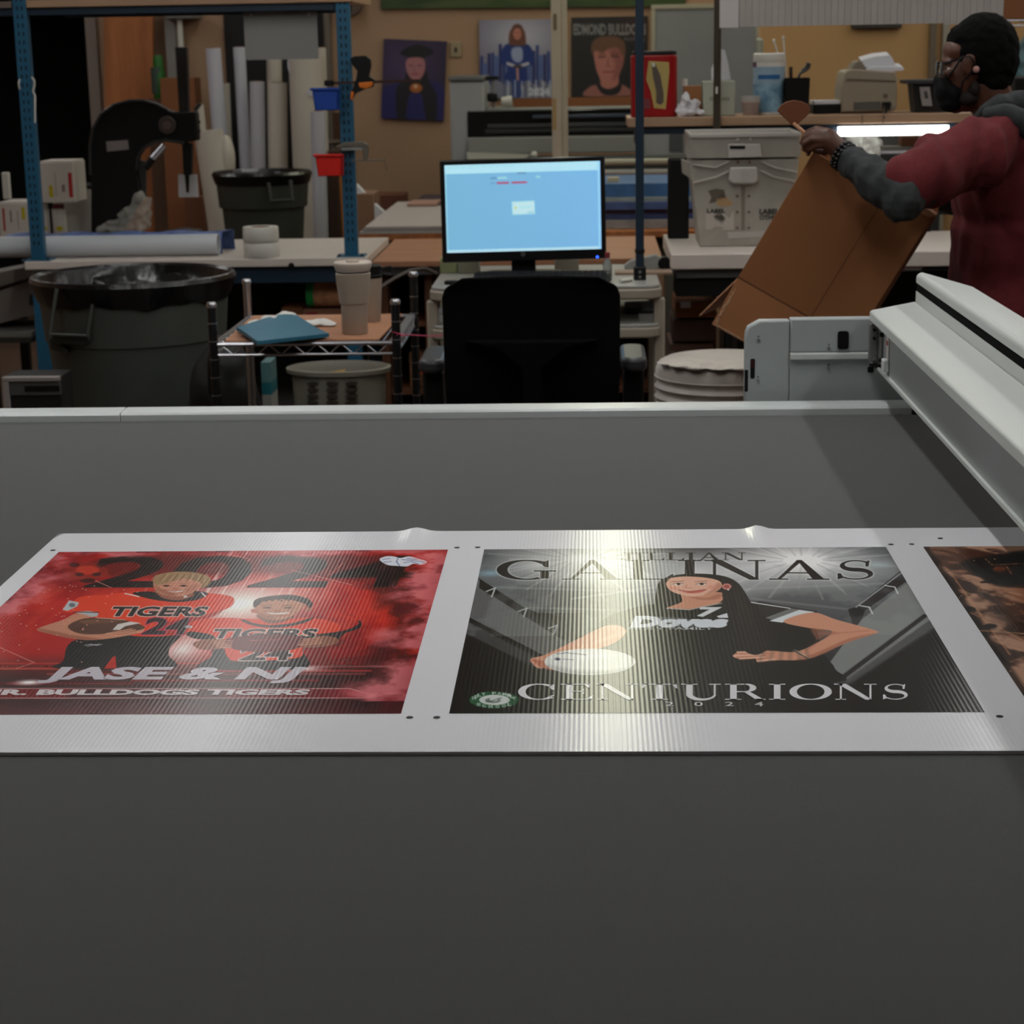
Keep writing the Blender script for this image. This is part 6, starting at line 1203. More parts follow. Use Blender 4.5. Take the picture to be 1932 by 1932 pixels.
# ---- low wooden table between the bench and the right bench
LTY = 7.62; LTz = H(760, 493, LTY); lxl, lxr = bxr+.003, X(1250, 480, LTY); LBY = Z(760, 451, LTz).y
lt = thing('plywood_table', ((lxl+lxr)/2, (LTY+LBY)/2, 0), 'orange brown plywood work table behind the monitor', 'table')
MB().box(lxl, lxr, LTY, LBY, LTz-.022, LTz).build('table_top', mat('pinkish plywood', (150, 104, 76), .5, k=1.25, var=.12, vscale=2, stretch=(1, 8, 8)), lt, bevel=.002)
MB().box(lxl+.02, lxl+.33, LTY+.06, LTY+.09, LTz-.06, LTz-.023).build('steel_rail', mat('brushed grey plate', (140, 142, 144), .35, metal=.6, k=1), lt)
M_pc = mat('brown plywood side', (92, 54, 30), .65, k=1.2, var=.3, vscale=2.5, stretch=(4, 4, 1))
for x in (lxl+.02, lxl+.20, lxr-.5, lxr-.05): MB().box(x, x+.03, LTY+.12, LBY-.03, .12, LTz-.023).build('upright_panel', M_pc, lt)
for z in (.30, .58): MB().box(lxl+.02, lxr-.02, LTY+.14, LBY-.03, z, z+.02).build('shelf_board', M_pc, lt)
MB().box(lxl+.02, lxr-.02, LBY-.03, LBY-.015, .1, LTz-.023).build('back_panel', mat('dark plywood', (46, 28, 18), .7, k=1.1), lt); MB().box(lxl+.02, lxr-.02, LTY+.1, LBY-.03, 0, .1).build('plinth', mat('grey plinth', (70, 68, 66), .6, k=1.1), lt)
MB().tube([A(712, 546, 7.3), A(745, 525, 7.35), A(775, 510, 7.4), A(800, 506, 7.45), A(822, 516, 7.5)], .007, n=6).build('grey_cable', mat('grey cable', (70, 60, 54), .5, k=1.2), None, label='grey cable arching behind the rear cart post', cat='cable')
for (a0, b0_, c0, d0, col, lab) in ((700, 738, 572, 600, (84, 54, 34), 'brown carton on the upper plywood shelf, left'), (770, 800, 600, 640, (110, 72, 44), 'tan carton on the plywood shelf left of the computer cart')):
    yy2 = LTY+.2; zz_ = .3205+(.28 if c0 < 590 else 0); MB().box(X(a0, 600, yy2), X(b0_, 600, yy2), yy2, yy2+.15, zz_, zz_+.14).build('carton', mat('carton %d' % a0, col, .8, k=1.2), None, label=lab, cat='carton', bevel=.003)
MB().prism(rounded(X(793, 700, 7.2), X(804, 700, 7.2), H(800, 705, 7.2), H(800, 676, 7.2), .004), 7.2, 7.22).build('orange_tag', mat('orange tag', (190, 60, 14), .5, k=1.2), lt)
# ---- grey storage unit at far left
uy = 8.0
t = thing('grey_cabinet', (X(20, 600, uy), uy, 0), 'grey metal unit with a slanted lid, left of the left bench leg', 'cabinet')
M_gc = mat('warm grey sheet metal', (84, 80, 75), .5, k=2.0)
def up_(px, py, d=0): return A(px, py, uy+d)
MB().slab([up_(-160, 545), up_(68, 500), up_(68, 520), up_(-160, 590)], (0, .3, 0)).build('upper_panel', M_gc, t); MB().slab([up_(-160, 600), up_(68, 526, .02), up_(70, 592, .02), up_(-160, 650)], (0, .28, 0)).build('slanted_lid', mat('grey sheet metal', (92, 88, 84), .45, k=2.0), t)
MB().box(up_(-160, 620).x, up_(72, 620).x, uy-.1, uy+.3, up_(0, 631).z, up_(0, 621).z).build('shelf_plate', mat('light grey plate', (92, 92, 90), .4, k=2.0), t, bevel=.002); MB().box(up_(-160, 620).x, up_(72, 620).x, uy-.1, uy+.3, up_(0, 641).z, up_(0, 631.5).z).build('shelf_edge', mat('speckled edge', (48, 46, 42), .7, k=1.1, var=.4, vscale=60), t)
for dx in (0, 1): x = up_(-150+210*dx, 640).x; MB().box(x-.02, x+.02, uy+.2, uy+.24, 0, up_(0, 641).z).build('leg', M_black, t)
MB().slab([up_(55, 556, -.004), up_(62, 556, -.004), up_(62, 576, -.004), up_(55, 576, -.004)], (0, .01, 0)).build('latch', mat('dark latch', (44, 42, 40), .5, k=1), t)
# framed dark case at lower left
fy = 5.95
def fp(px, py, d=0): return A(px, py, fy+d)
zt3 = fp(50, 712).z; x0, x1 = fp(5, 740).x, fp(112, 740).x
t = thing('framed_case', ((x0+x1)/2, fy+.1, 0), 'dark case with a pale front frame on the floor, left of the near bin', 'case'); M_fr = mat('pale frame', (128, 120, 116), .5, k=1.2)
MB().box(x0, x1, fy, fy+.03, zt3-.014, zt3).build('frame_rail', M_fr, t, bevel=.002); MB().box(x0, x0+.02, fy, fy+.03, 0, zt3-.0145).build('frame_stile', M_fr, t, bevel=.002)
MB().box(x0+.0205, x1, fy+.012, fy+.03, 0, zt3-.06).build('dark_front', mat('dark case front', (16, 15, 15), .5, k=1), t); MB().box(x0+.0205, x1, fy+.006, fy+.03, zt3-.059, zt3-.0145).build('grey_strip', mat('grey case strip', (66, 66, 64), .5, k=1.1), t, bevel=.002)
MB().box(x0+.07, x1, fy+.002, fy+.0055, zt3-.045, zt3-.028).build('recess', M_black, t); MB().box(x0, x1, fy+.0305, fy+.16, 0, zt3-.002).build('case_body', mat('dark case', (24, 23, 23), .6, k=1), t)

# ================================================================ back wall: posters, printer
PW_ = WY-.004
def wallposter(name, c4, w, h, fn, label, Y=PW_, mats=None):
    """c4: photo corners UL, UR, LL on the wall"""
    UL, UR, LL = [A(*q, Y-.024) for q in c4]; U, V = UR-UL, LL-UL
    def f(px, py):
        q = A(px, py, Y-.024)-UL; a, b2, c2 = U.dot(U), U.dot(V), V.dot(V); d1, d2 = q.dot(U), q.dot(V); D = a*c2-b2*b2; return (d1*c2-d2*b2)/D, (a*d2-b2*d1)/D
    t = thing(name, tuple(LL+U*.5), label, 'poster'); MB().slab([UL, UR, UR+V, LL], (0, .022, 0)).build('backing_board', mat('poster edge', (30, 28, 30), .6, k=1), t, smooth=False)
    p = Paint(w, h, f); fn(p); p.build('poster_print', mat('poster print', (128, 128, 128), .45, attr=True), t, UL+Vector((0, -.0006, 0)), UR+Vector((0, -.0006, 0)), LL+Vector((0, -.0006, 0))); return t
def grad(p):
    p.img[:] = np.array((46, 34, 62))/255*1.15; p.glow((760, 130), 80, 80, (84, 62, 104), .9, 1); p.blend(p.noise(3, 3, 3, 1)*.3, (20, 16, 30))
    p.curve([(722, 170), (745, 158), (770, 150), (812, 152), (836, 168), (838, 226), (720, 224)], (34, 30, 92), 1, 3); p.curve([(748, 168), (764, 150), (770, 120), (784, 106), (800, 110), (808, 150), (824, 180), (822, 226), (805, 226), (796, 180), (782, 170), (770, 186), (764, 226), (750, 226)], (20, 16, 22), 1, 3)
    p.curve([(756, 98), (786, 84), (816, 94), (812, 104), (786, 110), (764, 106)], (16, 12, 18), 1, 2); p.curve([(768, 112), (784, 108), (800, 112), (802, 132), (794, 148), (784, 152), (774, 147), (766, 130)], (170, 112, 116), 1, 2)
    p.line([(772, 124), (779, 123.6)], 1.2, (90, 52, 58)); p.line([(788, 123.4), (796, 124)], 1.2, (90, 52, 58)); p.line([(777, 140), (790, 139.6)], 1.6, (150, 60, 70)); p.line([(783, 126), (782, 134), (785, 135)], .9, (130, 80, 84)); p.ell((785, 166), 12, 9, (166, 92, 30), 1, 2); p.ell((784, 163), 4, 3.4, (220, 180, 150), 1, 2)
def bluep(p):
    p.img[:] = np.array((128, 124, 142))/255; p.glow((980, 70), 90, 60, (196, 196, 208), .9, 1); v = p.Y/p.h; p.blend(np.clip((v-.75)*5, 0, 1), (120, 124, 140))
    for k in range(20):
        x = 906+k*7; top = 92+14*abs(sin(k*1.9))+(14 if k in (0, 1, 19) else 0)-(10 if 4 < k < 8 or 13 < k < 16 else 0)
        p.poly([(x, top), (x+5.6, top), (x+5.6, 150+k % 4*4), (x, 150+k % 4*4)], ((40, 60, 120), (70, 96, 156), (30, 42, 96))[k % 3], 1, 1.2)
    p.curve([(948, 92), (960, 82), (990, 82), (1003, 92), (1008, 118), (1000, 124), (990, 128), (996, 150), (982, 158), (986, 180), (968, 184), (966, 158), (952, 148), (958, 128), (944, 118)], (24, 50, 118), 1, 1.5)
    p.ell((976, 57), 11, 12, (96, 58, 44), 1, 2); p.curve([(964, 56), (988, 56), (992, 84), (984, 86), (968, 86), (960, 82)], (104, 62, 46), 1, 2); p.ell((976, 64), 7.5, 11, (186, 120, 100), 1, 1.5); p.line([(973, 62), (974.5, 62)], 1, (80, 40, 36)); p.line([(978, 62), (979.5, 62)], 1, (80, 40, 36)); p.line([(974, 69), (978, 69)], 1, (150, 60, 60))
    p.curve([(966, 92), (984, 90), (986, 112), (976, 118), (966, 110)], (150, 160, 190), 1, 2); p.line([(958, 120), (976, 126), (996, 120)], 4, (196, 190, 196), 1, 2); p.ell((977, 126), 9, 4, (60, 50, 60), 1, 2); p.line([(976, 130), (977, 150)], 3, (196, 140, 124), 1, 2)
    for k in range(14): p.line([(952+k*6.6, 152+k % 3), (952+k*6.6, 182)], 2, (196, 200, 214) if k % 2 else (80, 84, 110), .8, 1.5)
    shape(p, polys_at(sans_polys('2024', .03), 998, 1036, 166, 180), (210, 214, 224), .9, 1.2)
def bull(p):
    p.img[:] = np.array((20, 20, 21))/255; p.blend(p.noise(4, 4, 4, 3)*.25, (56, 50, 50)); p.glow((1200, 50), 50, 40, (60, 20, 22), .8, 1.2)
    shape(p, polys_at(sans_polys('EDMOND BULLDOGS', .03), 1082, 1219, 45, 66), (132, 130, 130), 1, 1.2, .2); shape(p, polys_at(sans_polys('FOOTBALL', .02), 1178, 1218, 71, 77), (120, 118, 118), .9, 1, .1)
    p.curve([(1104, 182), (1112, 164), (1130, 160), (1144, 168), (1160, 160), (1180, 162), (1192, 182)], (150, 96, 88), 1, 3); p.curve([(1128, 156), (1132, 172), (1146, 180), (1166, 176), (1170, 158)], (22, 18, 20), 1, 2)
    p.curve([(1120, 92), (1124, 128), (1132, 150), (1134, 162), (1148, 168), (1166, 160), (1168, 142), (1176, 118), (1176, 92), (1160, 86), (1136, 86)], (178, 112, 100), 1, 2); p.curve([(1150, 95), (1176, 92), (1176, 120), (1166, 144), (1156, 150), (1160, 120)], (128, 72, 66), .7, 6)
    p.curve([(1117, 104), (1116, 84), (1126, 72), (1146, 68), (1166, 70), (1178, 80), (1180, 98), (1174, 104), (1168, 92), (1150, 92), (1136, 100), (1124, 96)], (104, 70, 50), 1, 3)
    for q in ([(1130, 108), (1142, 107)], [(1154, 106), (1166, 107)]): p.line(q, 2., (70, 40, 36)); p.line([(q[0][0], q[0][1]-5), (q[1][0], q[1][1]-5)], 1.6, (110, 66, 52))
    p.line([(1148, 110), (1146, 124), (1152, 126)], 1.4, (128, 74, 66)); p.line([(1138, 136), (1158, 135)], 2, (140, 66, 64))
wallposter('poster', ((724, 73), (843, 78), (719, 223)), 84, 104, grad, 'dark purple graduate portrait poster, left one on the back wall')
wallposter('poster', ((904, 38), (1042, 36), (906, 186)), 96, 104, bluep, 'pale poster of a seated person in blue, middle one on the back wall')
wallposter('poster', ((1078, 33), (1222, 30), (1078, 183)), 104, 108, bull, 'black football portrait poster with grey capitals, right one on the back wall')
t = thing('light_switch', tuple(A(860, 93, WY)), 'beige light switch right of the graduate poster', 'switch'); a, b2 = A(849, 79, WY), A(872, 108, WY); MB().box(a.x, b2.x, WY-.012, WY-.001, b2.z, a.z).build('switch_plate', mat('beige plate', (140, 124, 98), .5, k=1.25), t, bevel=.004); MB().box((a.x+b2.x)/2-.006, (a.x+b2.x)/2+.006, WY-.022, WY-.012, (a.z+b2.z)/2-.014, (a.z+b2.z)/2+.014).build('switch_toggle', M_black, t)
def gb(p):
    p.img[:] = np.array((52, 72, 26))/255; n = p.noise(8, 3, 4, 7); p.blend(np.clip((n-.4)*3, 0, .8), (34, 54, 18)); p.blend(np.clip((p.noise(5, 4, 3, 9)-.55)*4, 0, .6), (86, 96, 56))
t = wallposter('banner', ((718, -60), (1295, -66), (718, 17)), 120, 30, gb, 'long green banner along the top of the back wall'); t['category'] = 'banner'
# whiteboard
y_ = WY-.02; a, b2 = A(1236, 18, y_), A(1424, 235, y_)
t = thing('whiteboard', ((a.x+b2.x)/2, y_, b2.z), 'grey smudged whiteboard with a pale frame, behind the red tub', 'whiteboard'); MB().box(a.x, b2.x, y_-.008, y_+.018, b2.z, a.z).build('board_panel', mat('grey board face', (122, 124, 126), .4, k=1.2, var=.05, vscale=3), t)
M_wf = mat('cream frame', (150, 144, 126), .5, k=1.25)
for n_, q in (('frame_stile', (a.x-.025, a.x, b2.z, a.z)), ('frame_stile', (b2.x, b2.x+.025, b2.z, a.z)), ('frame_rail', (a.x-.025, b2.x+.025, a.z+.0005, a.z+.028)), ('frame_rail', (a.x-.025, b2.x+.025, b2.z-.028, b2.z-.0005))): MB().box(q[0], q[1], y_-.02, y_+.018, q[2], q[3]).build(n_, M_wf, t, bevel=.003)
# ---- wide format printer
QY = 11.0
M_pb = mat('grey printer body', (104, 105, 102), .5, k=1.6); M_pl = mat('light grey printer panel', (120, 122, 124), .5, k=1.6)
def qp(px, py, d=0): return A(px, py, QY+d)
prx1 = X(1292, 250, QY); pr = thing('wide_printer', ((qp(848, 300).x+prx1)/2, QY+.3, 0), 'grey wide format printer with a black window, against the back wall', 'printer')
MB().box(qp(849, 200).x, qp(914, 200).x, QY, QY+.55, .75, qp(880, 154).z).build('left_tower', M_pl, pr, bevel=.012); MB().box(qp(847, 200).x, qp(915, 200).x, QY-.01, QY+.56, qp(880, 153.5).z, qp(880, 144).z).build('tower_cap', mat('dark grey cap', (84, 86, 88), .4, k=1.2), pr, bevel=.008)
zt_, zw0, zw1, zl0 = qp(1000, 204).z, qp(1000, 257).z, qp(1000, 208).z, qp(1000, 292).z
MB().box(qp(914.5, 200).x, prx1, QY+.08, QY+.5, zl0, zt_).build('printer_body', M_pb, pr, bevel=.01)
MB().box(qp(882, 230).x, qp(1208, 230).x, QY-.012, QY-.001, zw0, zw1).build('black_window', mat('black window', (13, 15, 18), .15, k=1), pr, bevel=.004)
for (a0, b0_, c0, d0, col) in ((1005, 1208, 217, 223, (62, 70, 84)), (920, 1208, 233, 240, (56, 60, 62)), (915, 1208, 243, 250, (42, 46, 48))): MB().box(qp(a0, 230).x, qp(b0_, 230).x, QY-.022, QY-.0125, qp(1000, d0).z, qp(1000, c0).z).build('window_rail', mat('rail %d' % a0, col, .35, metal=.3, k=1.2), pr, bevel=.002)
MB().box(qp(882, 270).x, qp(1212, 270).x, QY-.03, QY+.079, qp(1000, 290).z, qp(1000, 258).z).build('front_panel', M_pb, pr, bevel=.008)
MB().box(qp(1213, 260).x, prx1, QY-.0, QY+.5, qp(1240, 300).z, qp(1240, 245).z).build('right_housing', M_pl, pr, bevel=.01); MB().box(qp(1262, 260).x, prx1-.01, QY-.008, QY-.0005, qp(1260, 286).z, qp(1260, 252).z).build('right_window', mat('grey window', (72, 76, 80), .3, k=1.2), pr)
for x in (qp(860, 300).x, prx1-.1): MB().box(x, x+.05, QY+.1, QY+.4, 0, .76).build('leg', M_pb, pr)
for (c0, d0, col) in ((299, 311, (150, 150, 136)), (319, 331, (146, 148, 146))):
    MB().cyl((qp(885, 300).x, QY-.25, H(1200, (c0+d0)/2, QY-.25)), (prx1, QY-.25, H(1200, (c0+d0)/2, QY-.25)), (H(1200, c0, QY-.25)-H(1200, d0, QY-.25))/2, n=20).build('media_bar', mat('pale bar %d' % c0, col, .5, k=1.2), pr)
MB().box(qp(880, 300).x, prx1, QY-.2, QY+.07, H(1200, 345, QY), H(1200, 292, QY)).build('lower_tray', mat('grey tray', (70, 72, 70), .5, k=1.2), pr)
MB().slab([qp(880, 288, -.03), qp(1004, 292, -.03), qp(990, 300, -.2), qp(882, 302, -.2)], (0, 0, .004)).build('exit_tray', mat('pale tray', (134, 132, 124), .5, k=1.2), pr)
MB().ell(qp(1008, 292, -.06), (.02, .02, .02)).build('tray_knob', M_white, pr)
# objects on the printer top
zt2 = zt_+.0006
MB().box(qp(966, 190).x, qp(1192, 190).x, QY+.2, QY+.26, zt2, qp(1000, 186, .2).z).build('brown_board', M_card, None, label='brown board standing on the wide printer, under the wall posters', cat='board', smooth=False)
t = thing('camera_stand', (qp(930, 195, .1).x, QY+.15, zt2), 'small black and white camera stand on the wide printer, beside its left tower', 'camera'); MB().box(qp(918, 180, .1).x, qp(938, 180, .1).x, QY+.12, QY+.18, qp(930, 192, .12).z, qp(930, 176, .12).z).build('camera_body', M_black, t, bevel=.01); MB().cyl((qp(928, 170).x, QY+.15, zt2), (qp(928, 170).x, QY+.15, qp(930, 148, .12).z), .009, n=10).build('camera_pole', M_pb, t); MB().box(qp(913, 150, .1).x, qp(940, 150, .1).x, QY+.13, QY+.17, qp(930, 151, .12).z, qp(930, 144, .12).z).build('camera_head', M_black, t)
t = thing('paper_cup', (qp(953, 195, .12).x, QY+.14, zt2), 'small white cup lying on the wide printer', 'cup'); MB().cyl((qp(944, 200).x, QY+.14, zt2+.034), (qp(964, 200).x, QY+.14, zt2+.034), .024, .033, n=20).build('cup_body', M_white, t)
# beige column
CYm = 8.9; cxl, cxr = X(1041, 150, CYm), X(1071, 150, CYm)
t = thing('steel_column', ((cxl+cxr)/2, CYm, 0), 'beige grey steel column standing behind the monitor', 'column'); M_col = mat('beige grey paint', (132, 124, 110), .55, k=1.7, var=.06, vscale=5)
cy1 = CYm+.4
# stands in the gap behind the plywood table
MB().box(cxl, cxl+.045, CYm-.045, CYm-.04+.03, .0, 3.2).build('column_flange', M_col, t, bevel=.002); MB().box(cxl+.0455, cxr, CYm-.03, CYm-.01, 0, 3.2).build('column_web', M_col, t, bevel=.002)
MB().prism(rounded(X(1044, 50, CYm), X(1051, 50, CYm), H(1047, 58, CYm), H(1047, 26, CYm), .008), CYm-.0465, CYm-.0455).build('column_slot', mat('slot brown', (96, 82, 64), .6, k=1.2), t); MB().prism(rounded(X(1043, 220, CYm), X(1050, 220, CYm), H(1047, 245, CYm), H(1047, 185, CYm), .006), CYm-.0465, CYm-.0455).build('stain', mat('yellow stain', (140, 116, 76), .6, k=1.2), t)

# ================================================================ right packing bench
EY = 6.55; EZ = H(1268, 480, EY); exl = X(1266, 490, EY); exr = 2.6; EBY = Z(1262, 442, EZ).y
rb = thing('packing_bench', ((exl+exr)/2, (EY+EBY)/2, 0), 'packing bench with a thick off white top, carrying the mail tote at the right', 'bench')
MB().box(exl, exr, EY, EBY, EZ-.052, EZ).build('bench_top', M_lam, rb, bevel=.004)
MB().box(exl+.02, X(1400, 520, EY), EY+.03, EY+.3, EZ-.085, EZ-.053).build('drawer_front', mat('grey drawer', (74, 76, 76), .5, k=1.2), rb, bevel=.002); MB().box(exl+.02, X(1400, 540, EY), EY+.05, EY+.3, EZ-.15, EZ-.0855).build('drawer_recess', M_black, rb)
MB().cyl((X(1560, 505, EY), EY+.03, H(1720, 506, EY)), (X(1741, 505, EY), EY+.03, H(1720, 506, EY)), .014, n=16).build('hand_rail', M_chrome, rb); MB().cyl((X(1744, 505, EY), EY+.03, H(1780, 507, EY)), (exr, EY+.03, H(1780, 507, EY)), .012, n=16).build('hand_rail', M_post, rb); MB().box(X(1741, 505, EY), X(1744, 505, EY), EY+.01, EY+.05, H(1742, 515, EY), H(1742, 498, EY)).build('rail_joint', M_black, rb)
for px in (1374, 1386): 
    x = X(px, 600, EY+.1); MB().box(x-.009, x+.009, EY+.08, EY+.11, 0, EZ-.053).build('leg', M_black if px < 1380 else M_post, rb, bevel=.002)
for x in (exr-.1, exr-.5): MB().box(x-.02, x+.02, EY+.08, EY+.12, 0, EZ-.053).build('leg', M_black, rb)
MB().box(X(1392, 600, EY), exr-.05, EBY-.03, EBY-.01, .05, EZ-.06).build('dark_backing', mat('dark backing', (26, 26, 24), .7, k=1), rb)
MB().box(X(1400, 600, EY), exr-.05, EY+.05, EBY-.05, .45, .47).build('under_shelf', mat('grey shelf', (60, 62, 66), .6, k=1.1), rb)
# cartons beneath its left end
yc = EY+.22; cx0, cx1 = X(1264, 600, yc), X(1352, 600, yc)
zs = [0, H(1300, 645, yc), H(1300, 600, yc), H(1300, 566, yc)]
for k, (lab, c3, m0, m1) in enumerate((('lower brown carton under the right bench, on the floor', (80, 52, 38), 0, 1), ('middle brown carton under the right bench', (64, 42, 30), 1, 2), ('upper orange brown carton with a pale label, under the right bench', (120, 72, 36), 2, 3))):
    t = thing('carton', ((cx0+cx1)/2, yc+.15, zs[m0]), lab, 'carton'); MB().box(cx0+.01*k, cx1-.01*(k == 0), yc, yc+.3, zs[m0]+.001, zs[m1]-.008).build('carton_body', mat('carton tone %d' % k, c3, .8, k=1.15), t, bevel=.003)
    if k == 2: MB().box(X(1284, 575, yc), X(1303, 575, yc), yc-.001, yc-.0002, H(1290, 581, yc), H(1290, 569, yc)).build('pale_label', M_paper, t)
    if k == 0: MB().box(X(1264, 670, yc), X(1273, 670, yc), yc-.001, yc-.0002, H(1270, 680, yc), H(1270, 662, yc)).build('pale_label', mat('grey label', (96, 90, 92), .6, k=1.1), t)
# black upright panel behind the tote
yp = 7.1; MB().box(X(1260, 380, yp), X(1300, 380, yp), yp, yp+.04, EZ+.0005, H(1280, 299, yp)).build('display_back', M_black, None, label='black upright display edge, behind the left side of the tote', cat='panel', bevel=.006)
# ---- mail tote
TY0, TY1 = 6.72, 7.0
TY0 = Z(1318, 466, EZ).y; TY1 = TY0+.26
def tp(px, py, d=0): return A(px, py, TY0+d)
M_tote = mat('dirty off white corrugated plastic', (128, 124, 116), .6, k=1.55, var=.12, vscale=9, bump=.4, bscale=9)
M_tw = mat('clean off white plastic', (158, 154, 148), .5, k=1.25)
tote = thing('mail_tote', ((tp(1318, 466).x+tp(1500, 466).x)/2, TY0+.15, EZ), 'dirty off white plastic mail tote with torn labels, on the right bench', 'tote')
b0x, b1x, t0x, t1x = tp(1320, 466).x, tp(1488, 464).x, tp(1302, 300).x, tp(1506, 298).x; zb_, zt_ = EZ+.001, tp(1400, 300).z
def frust(x00, x01, y00, y01, z0, x10, x11, y10, y11, z1, th=.005):
    mb = MB(); O = [[(x00, y00, z0), (x01, y00, z0), (x01, y01, z0), (x00, y01, z0)], [(x10, y10, z1), (x11, y10, z1), (x11, y11, z1), (x10, y11, z1)]]
    I = [[(x00+th, y00+th, z0+th), (x01-th, y00+th, z0+th), (x01-th, y01-th, z0+th), (x00+th, y01-th, z0+th)], [(x10+th, y10+th, z1), (x11-th, y10+th, z1), (x11-th, y11-th, z1), (x10+th, y11-th, z1)]]
    mb.add(O[0]+O[1]+I[0]+I[1], [(0, 1, 2, 3)[::-1]]+[(i, (i+1) % 4, 4+(i+1) % 4, 4+i) for i in range(4)]+[(8+i, 12+i, 12+(i+1) % 4, 8+(i+1) % 4) for i in range(4)]+[(4+i, 4+(i+1) % 4, 12+(i+1) % 4, 12+i) for i in range(4)]+[(8, 9, 10, 11)]); return mb
frust(b0x, b1x, TY0, TY1-.02, zb_, t0x, t1x, TY0-.03, TY1+.03, zt_).build('tote_body', M_tote, tote, bevel=.004)
zc0, zc1 = tp(1400, 297).z, tp(1400, 262).z
ctl, ctr = A(1303, 255, TY0-.045).x, A(1509, 250, TY0-.045).x; cz = H(1400, 255, TY0-.045)
frust(t0x-.006, t1x+.006, TY0-.036, TY1+.036, zc0, ctl, ctr, TY0-.045, TY1+.05, cz).build('upper_collar', M_tote, tote, bevel=.004)
for q in ((ctl-.004, ctr+.004, TY0-.05, TY0-.042), (ctl-.004, ctr+.004, TY1+.046, TY1+.054)): MB().box(q[0], q[1], q[2], q[3], cz-.008, cz+.008).build('rim_wire', M_tw, tote, bevel=.003)
for x in (ctl-.004, ctr-.004): MB().box(x, x+.008, TY0-.0415, TY1+.0455, cz-.008, cz+.008).build('rim_wire', M_tw, tote, bevel=.003)
MB().slab([tp(1288, 300, .05), tp(1303, 306, -.02), tp(1308, 338, -.02), tp(1290, 326, .06)], (-.006, 0, 0)).build('side_flap', M_tote, tote)
for k, py in enumerate((303, 321)):  # stiffening folds that dip towards the handle
    pts = [tp(1308, py+24 if k else py+8, -.034), tp(1350, py+14, -.036), tp(1376, py+2, -.037)]; MB().tube(pts, .004, n=6).build('fold_ridge', M_tote, tote); MB().tube([tp(1504-(px-1308), py+y, -.036) for px, y in ((1308, 22), (1350, 14), (1376, 2))], .004, n=6).build('fold_ridge', M_tote, tote)
def dec(name, pts, m_, d=-.031, th=.003):
    tl_ = (zt_-zb_)
    def yat(z): f = min(1, max(0, (z-zb_)/tl_)); return TY0-.03*f
    P = []
    for px, py in pts:
        q = tp(px, py, -.02); q = A(px, py, yat(q.z)-.002); P.append(q)
    return MB().slab(P, (0, th, 0)).build(name, m_, tote, smooth=False)
# front plate with a slot, above
cf = lambda px, py, d=-.052: A(px, py, TY0+d)
MB().slab([cf(*q) for q in ((1374, 272), (1434, 272), (1438, 296), (1374, 298))], (0, .006, 0)).build('handle_plate', M_tw, tote, bevel=.002); MB().slab([cf(q[0], q[1], -.0535) for q in ((1377, 275), (1406, 275), (1406, 281), (1377, 281))], (0, .002, 0)).build('handle_slot', M_black, tote)
MB().slab([cf(*q, -.05) for q in ((1378, 316), (1428, 315), (1430, 340), (1424, 347), (1384, 347), (1375, 340))], (0, .02, 0)).build('front_handle', M_tw, tote, bevel=.005); MB().box(cf(1401, 330).x, cf(1405, 330).x, TY0-.056, TY0-.0505, cf(1403, 344).z, cf(1403, 318).z).build('handle_rib', M_tw, tote)
dec('centre_ridge', ((1398, 352), (1406, 352), (1405, 434), (1399, 434)), mat('ridge shade', (104, 98, 88), .7, k=1.5), th=.004)
for px in (1391, 1413):
    for py in (370, 400, 430): q = tp(px, py); f = (q.z-zb_)/(zt_-zb_); q = A(px, py, TY0-.03*f); MB().cyl(q+Vector((0, .002, 0)), q+Vector((0, -.003, 0)), .0045, n=10).build('rivet', mat('rusty rivet', (96, 70, 58), .6, k=1.2), tote)
for px, py in ((1392, 263), (1416, 262), (1392, 306), (1414, 306)): q = cf(px, py, -.046 if py < 300 else -.037); MB().cyl(q+Vector((0, .002, 0)), q+Vector((0, -.004, 0)), .005, n=10).build('rivet', M_tw if py < 300 else mat('rusty rivet', (96, 70, 58), .6, k=1.2), tote)
dec('torn_sticker', ((1331, 404), (1343, 401), (1350, 408), (1362, 400), (1376, 412), (1384, 397), (1385, 434), (1362, 434), (1366, 428), (1347, 427), (1344, 432), (1332, 434)), mat('torn sticker', (160, 154, 146), .5, k=1.3), th=.0015)
dec('dark_residue', ((1346, 408), (1360, 402), (1370, 412), (1366, 424), (1352, 424)), mat('residue', (92, 84, 74), .7, k=1.1), th=.0021)
dec('dark_residue', ((1336, 360), (1350, 356), (1366, 358), (1370, 374), (1352, 380), (1338, 384), (1342, 372)), mat('residue', (92, 84, 74), .7, k=1.1), th=.0015); dec('tape_remnant', ((1352, 376), (1362, 368), (1376, 376), (1384, 386), (1370, 390), (1354, 388)), mat('tan remnant', (158, 128, 92), .6, k=1.2), th=.0021)
dec('white_strip', ((1373, 438), (1452, 436), (1448, 446), (1375, 450)), M_tw, th=.003)
def tword(s, L, R, T_, B):
    mb = MB(); ff = lambda px, py: A(px, py, TY0-.03*((tp(px, py).z-zb_)/(zt_-zb_))-.0026)
    place_text(mb, text_mesh(s, .03), ff(L, B), ff(R, B), ff(L, T_)); mb.build('lettering', mat('stencil ink', (40, 36, 34), .7, k=1), tote, smooth=False)
tword('LABEL', 1334, 1368, 394, 402); tword('LABEL', 1433, 1470, 394, 404); tword('OTHER', 1433, 1472, 406, 415)
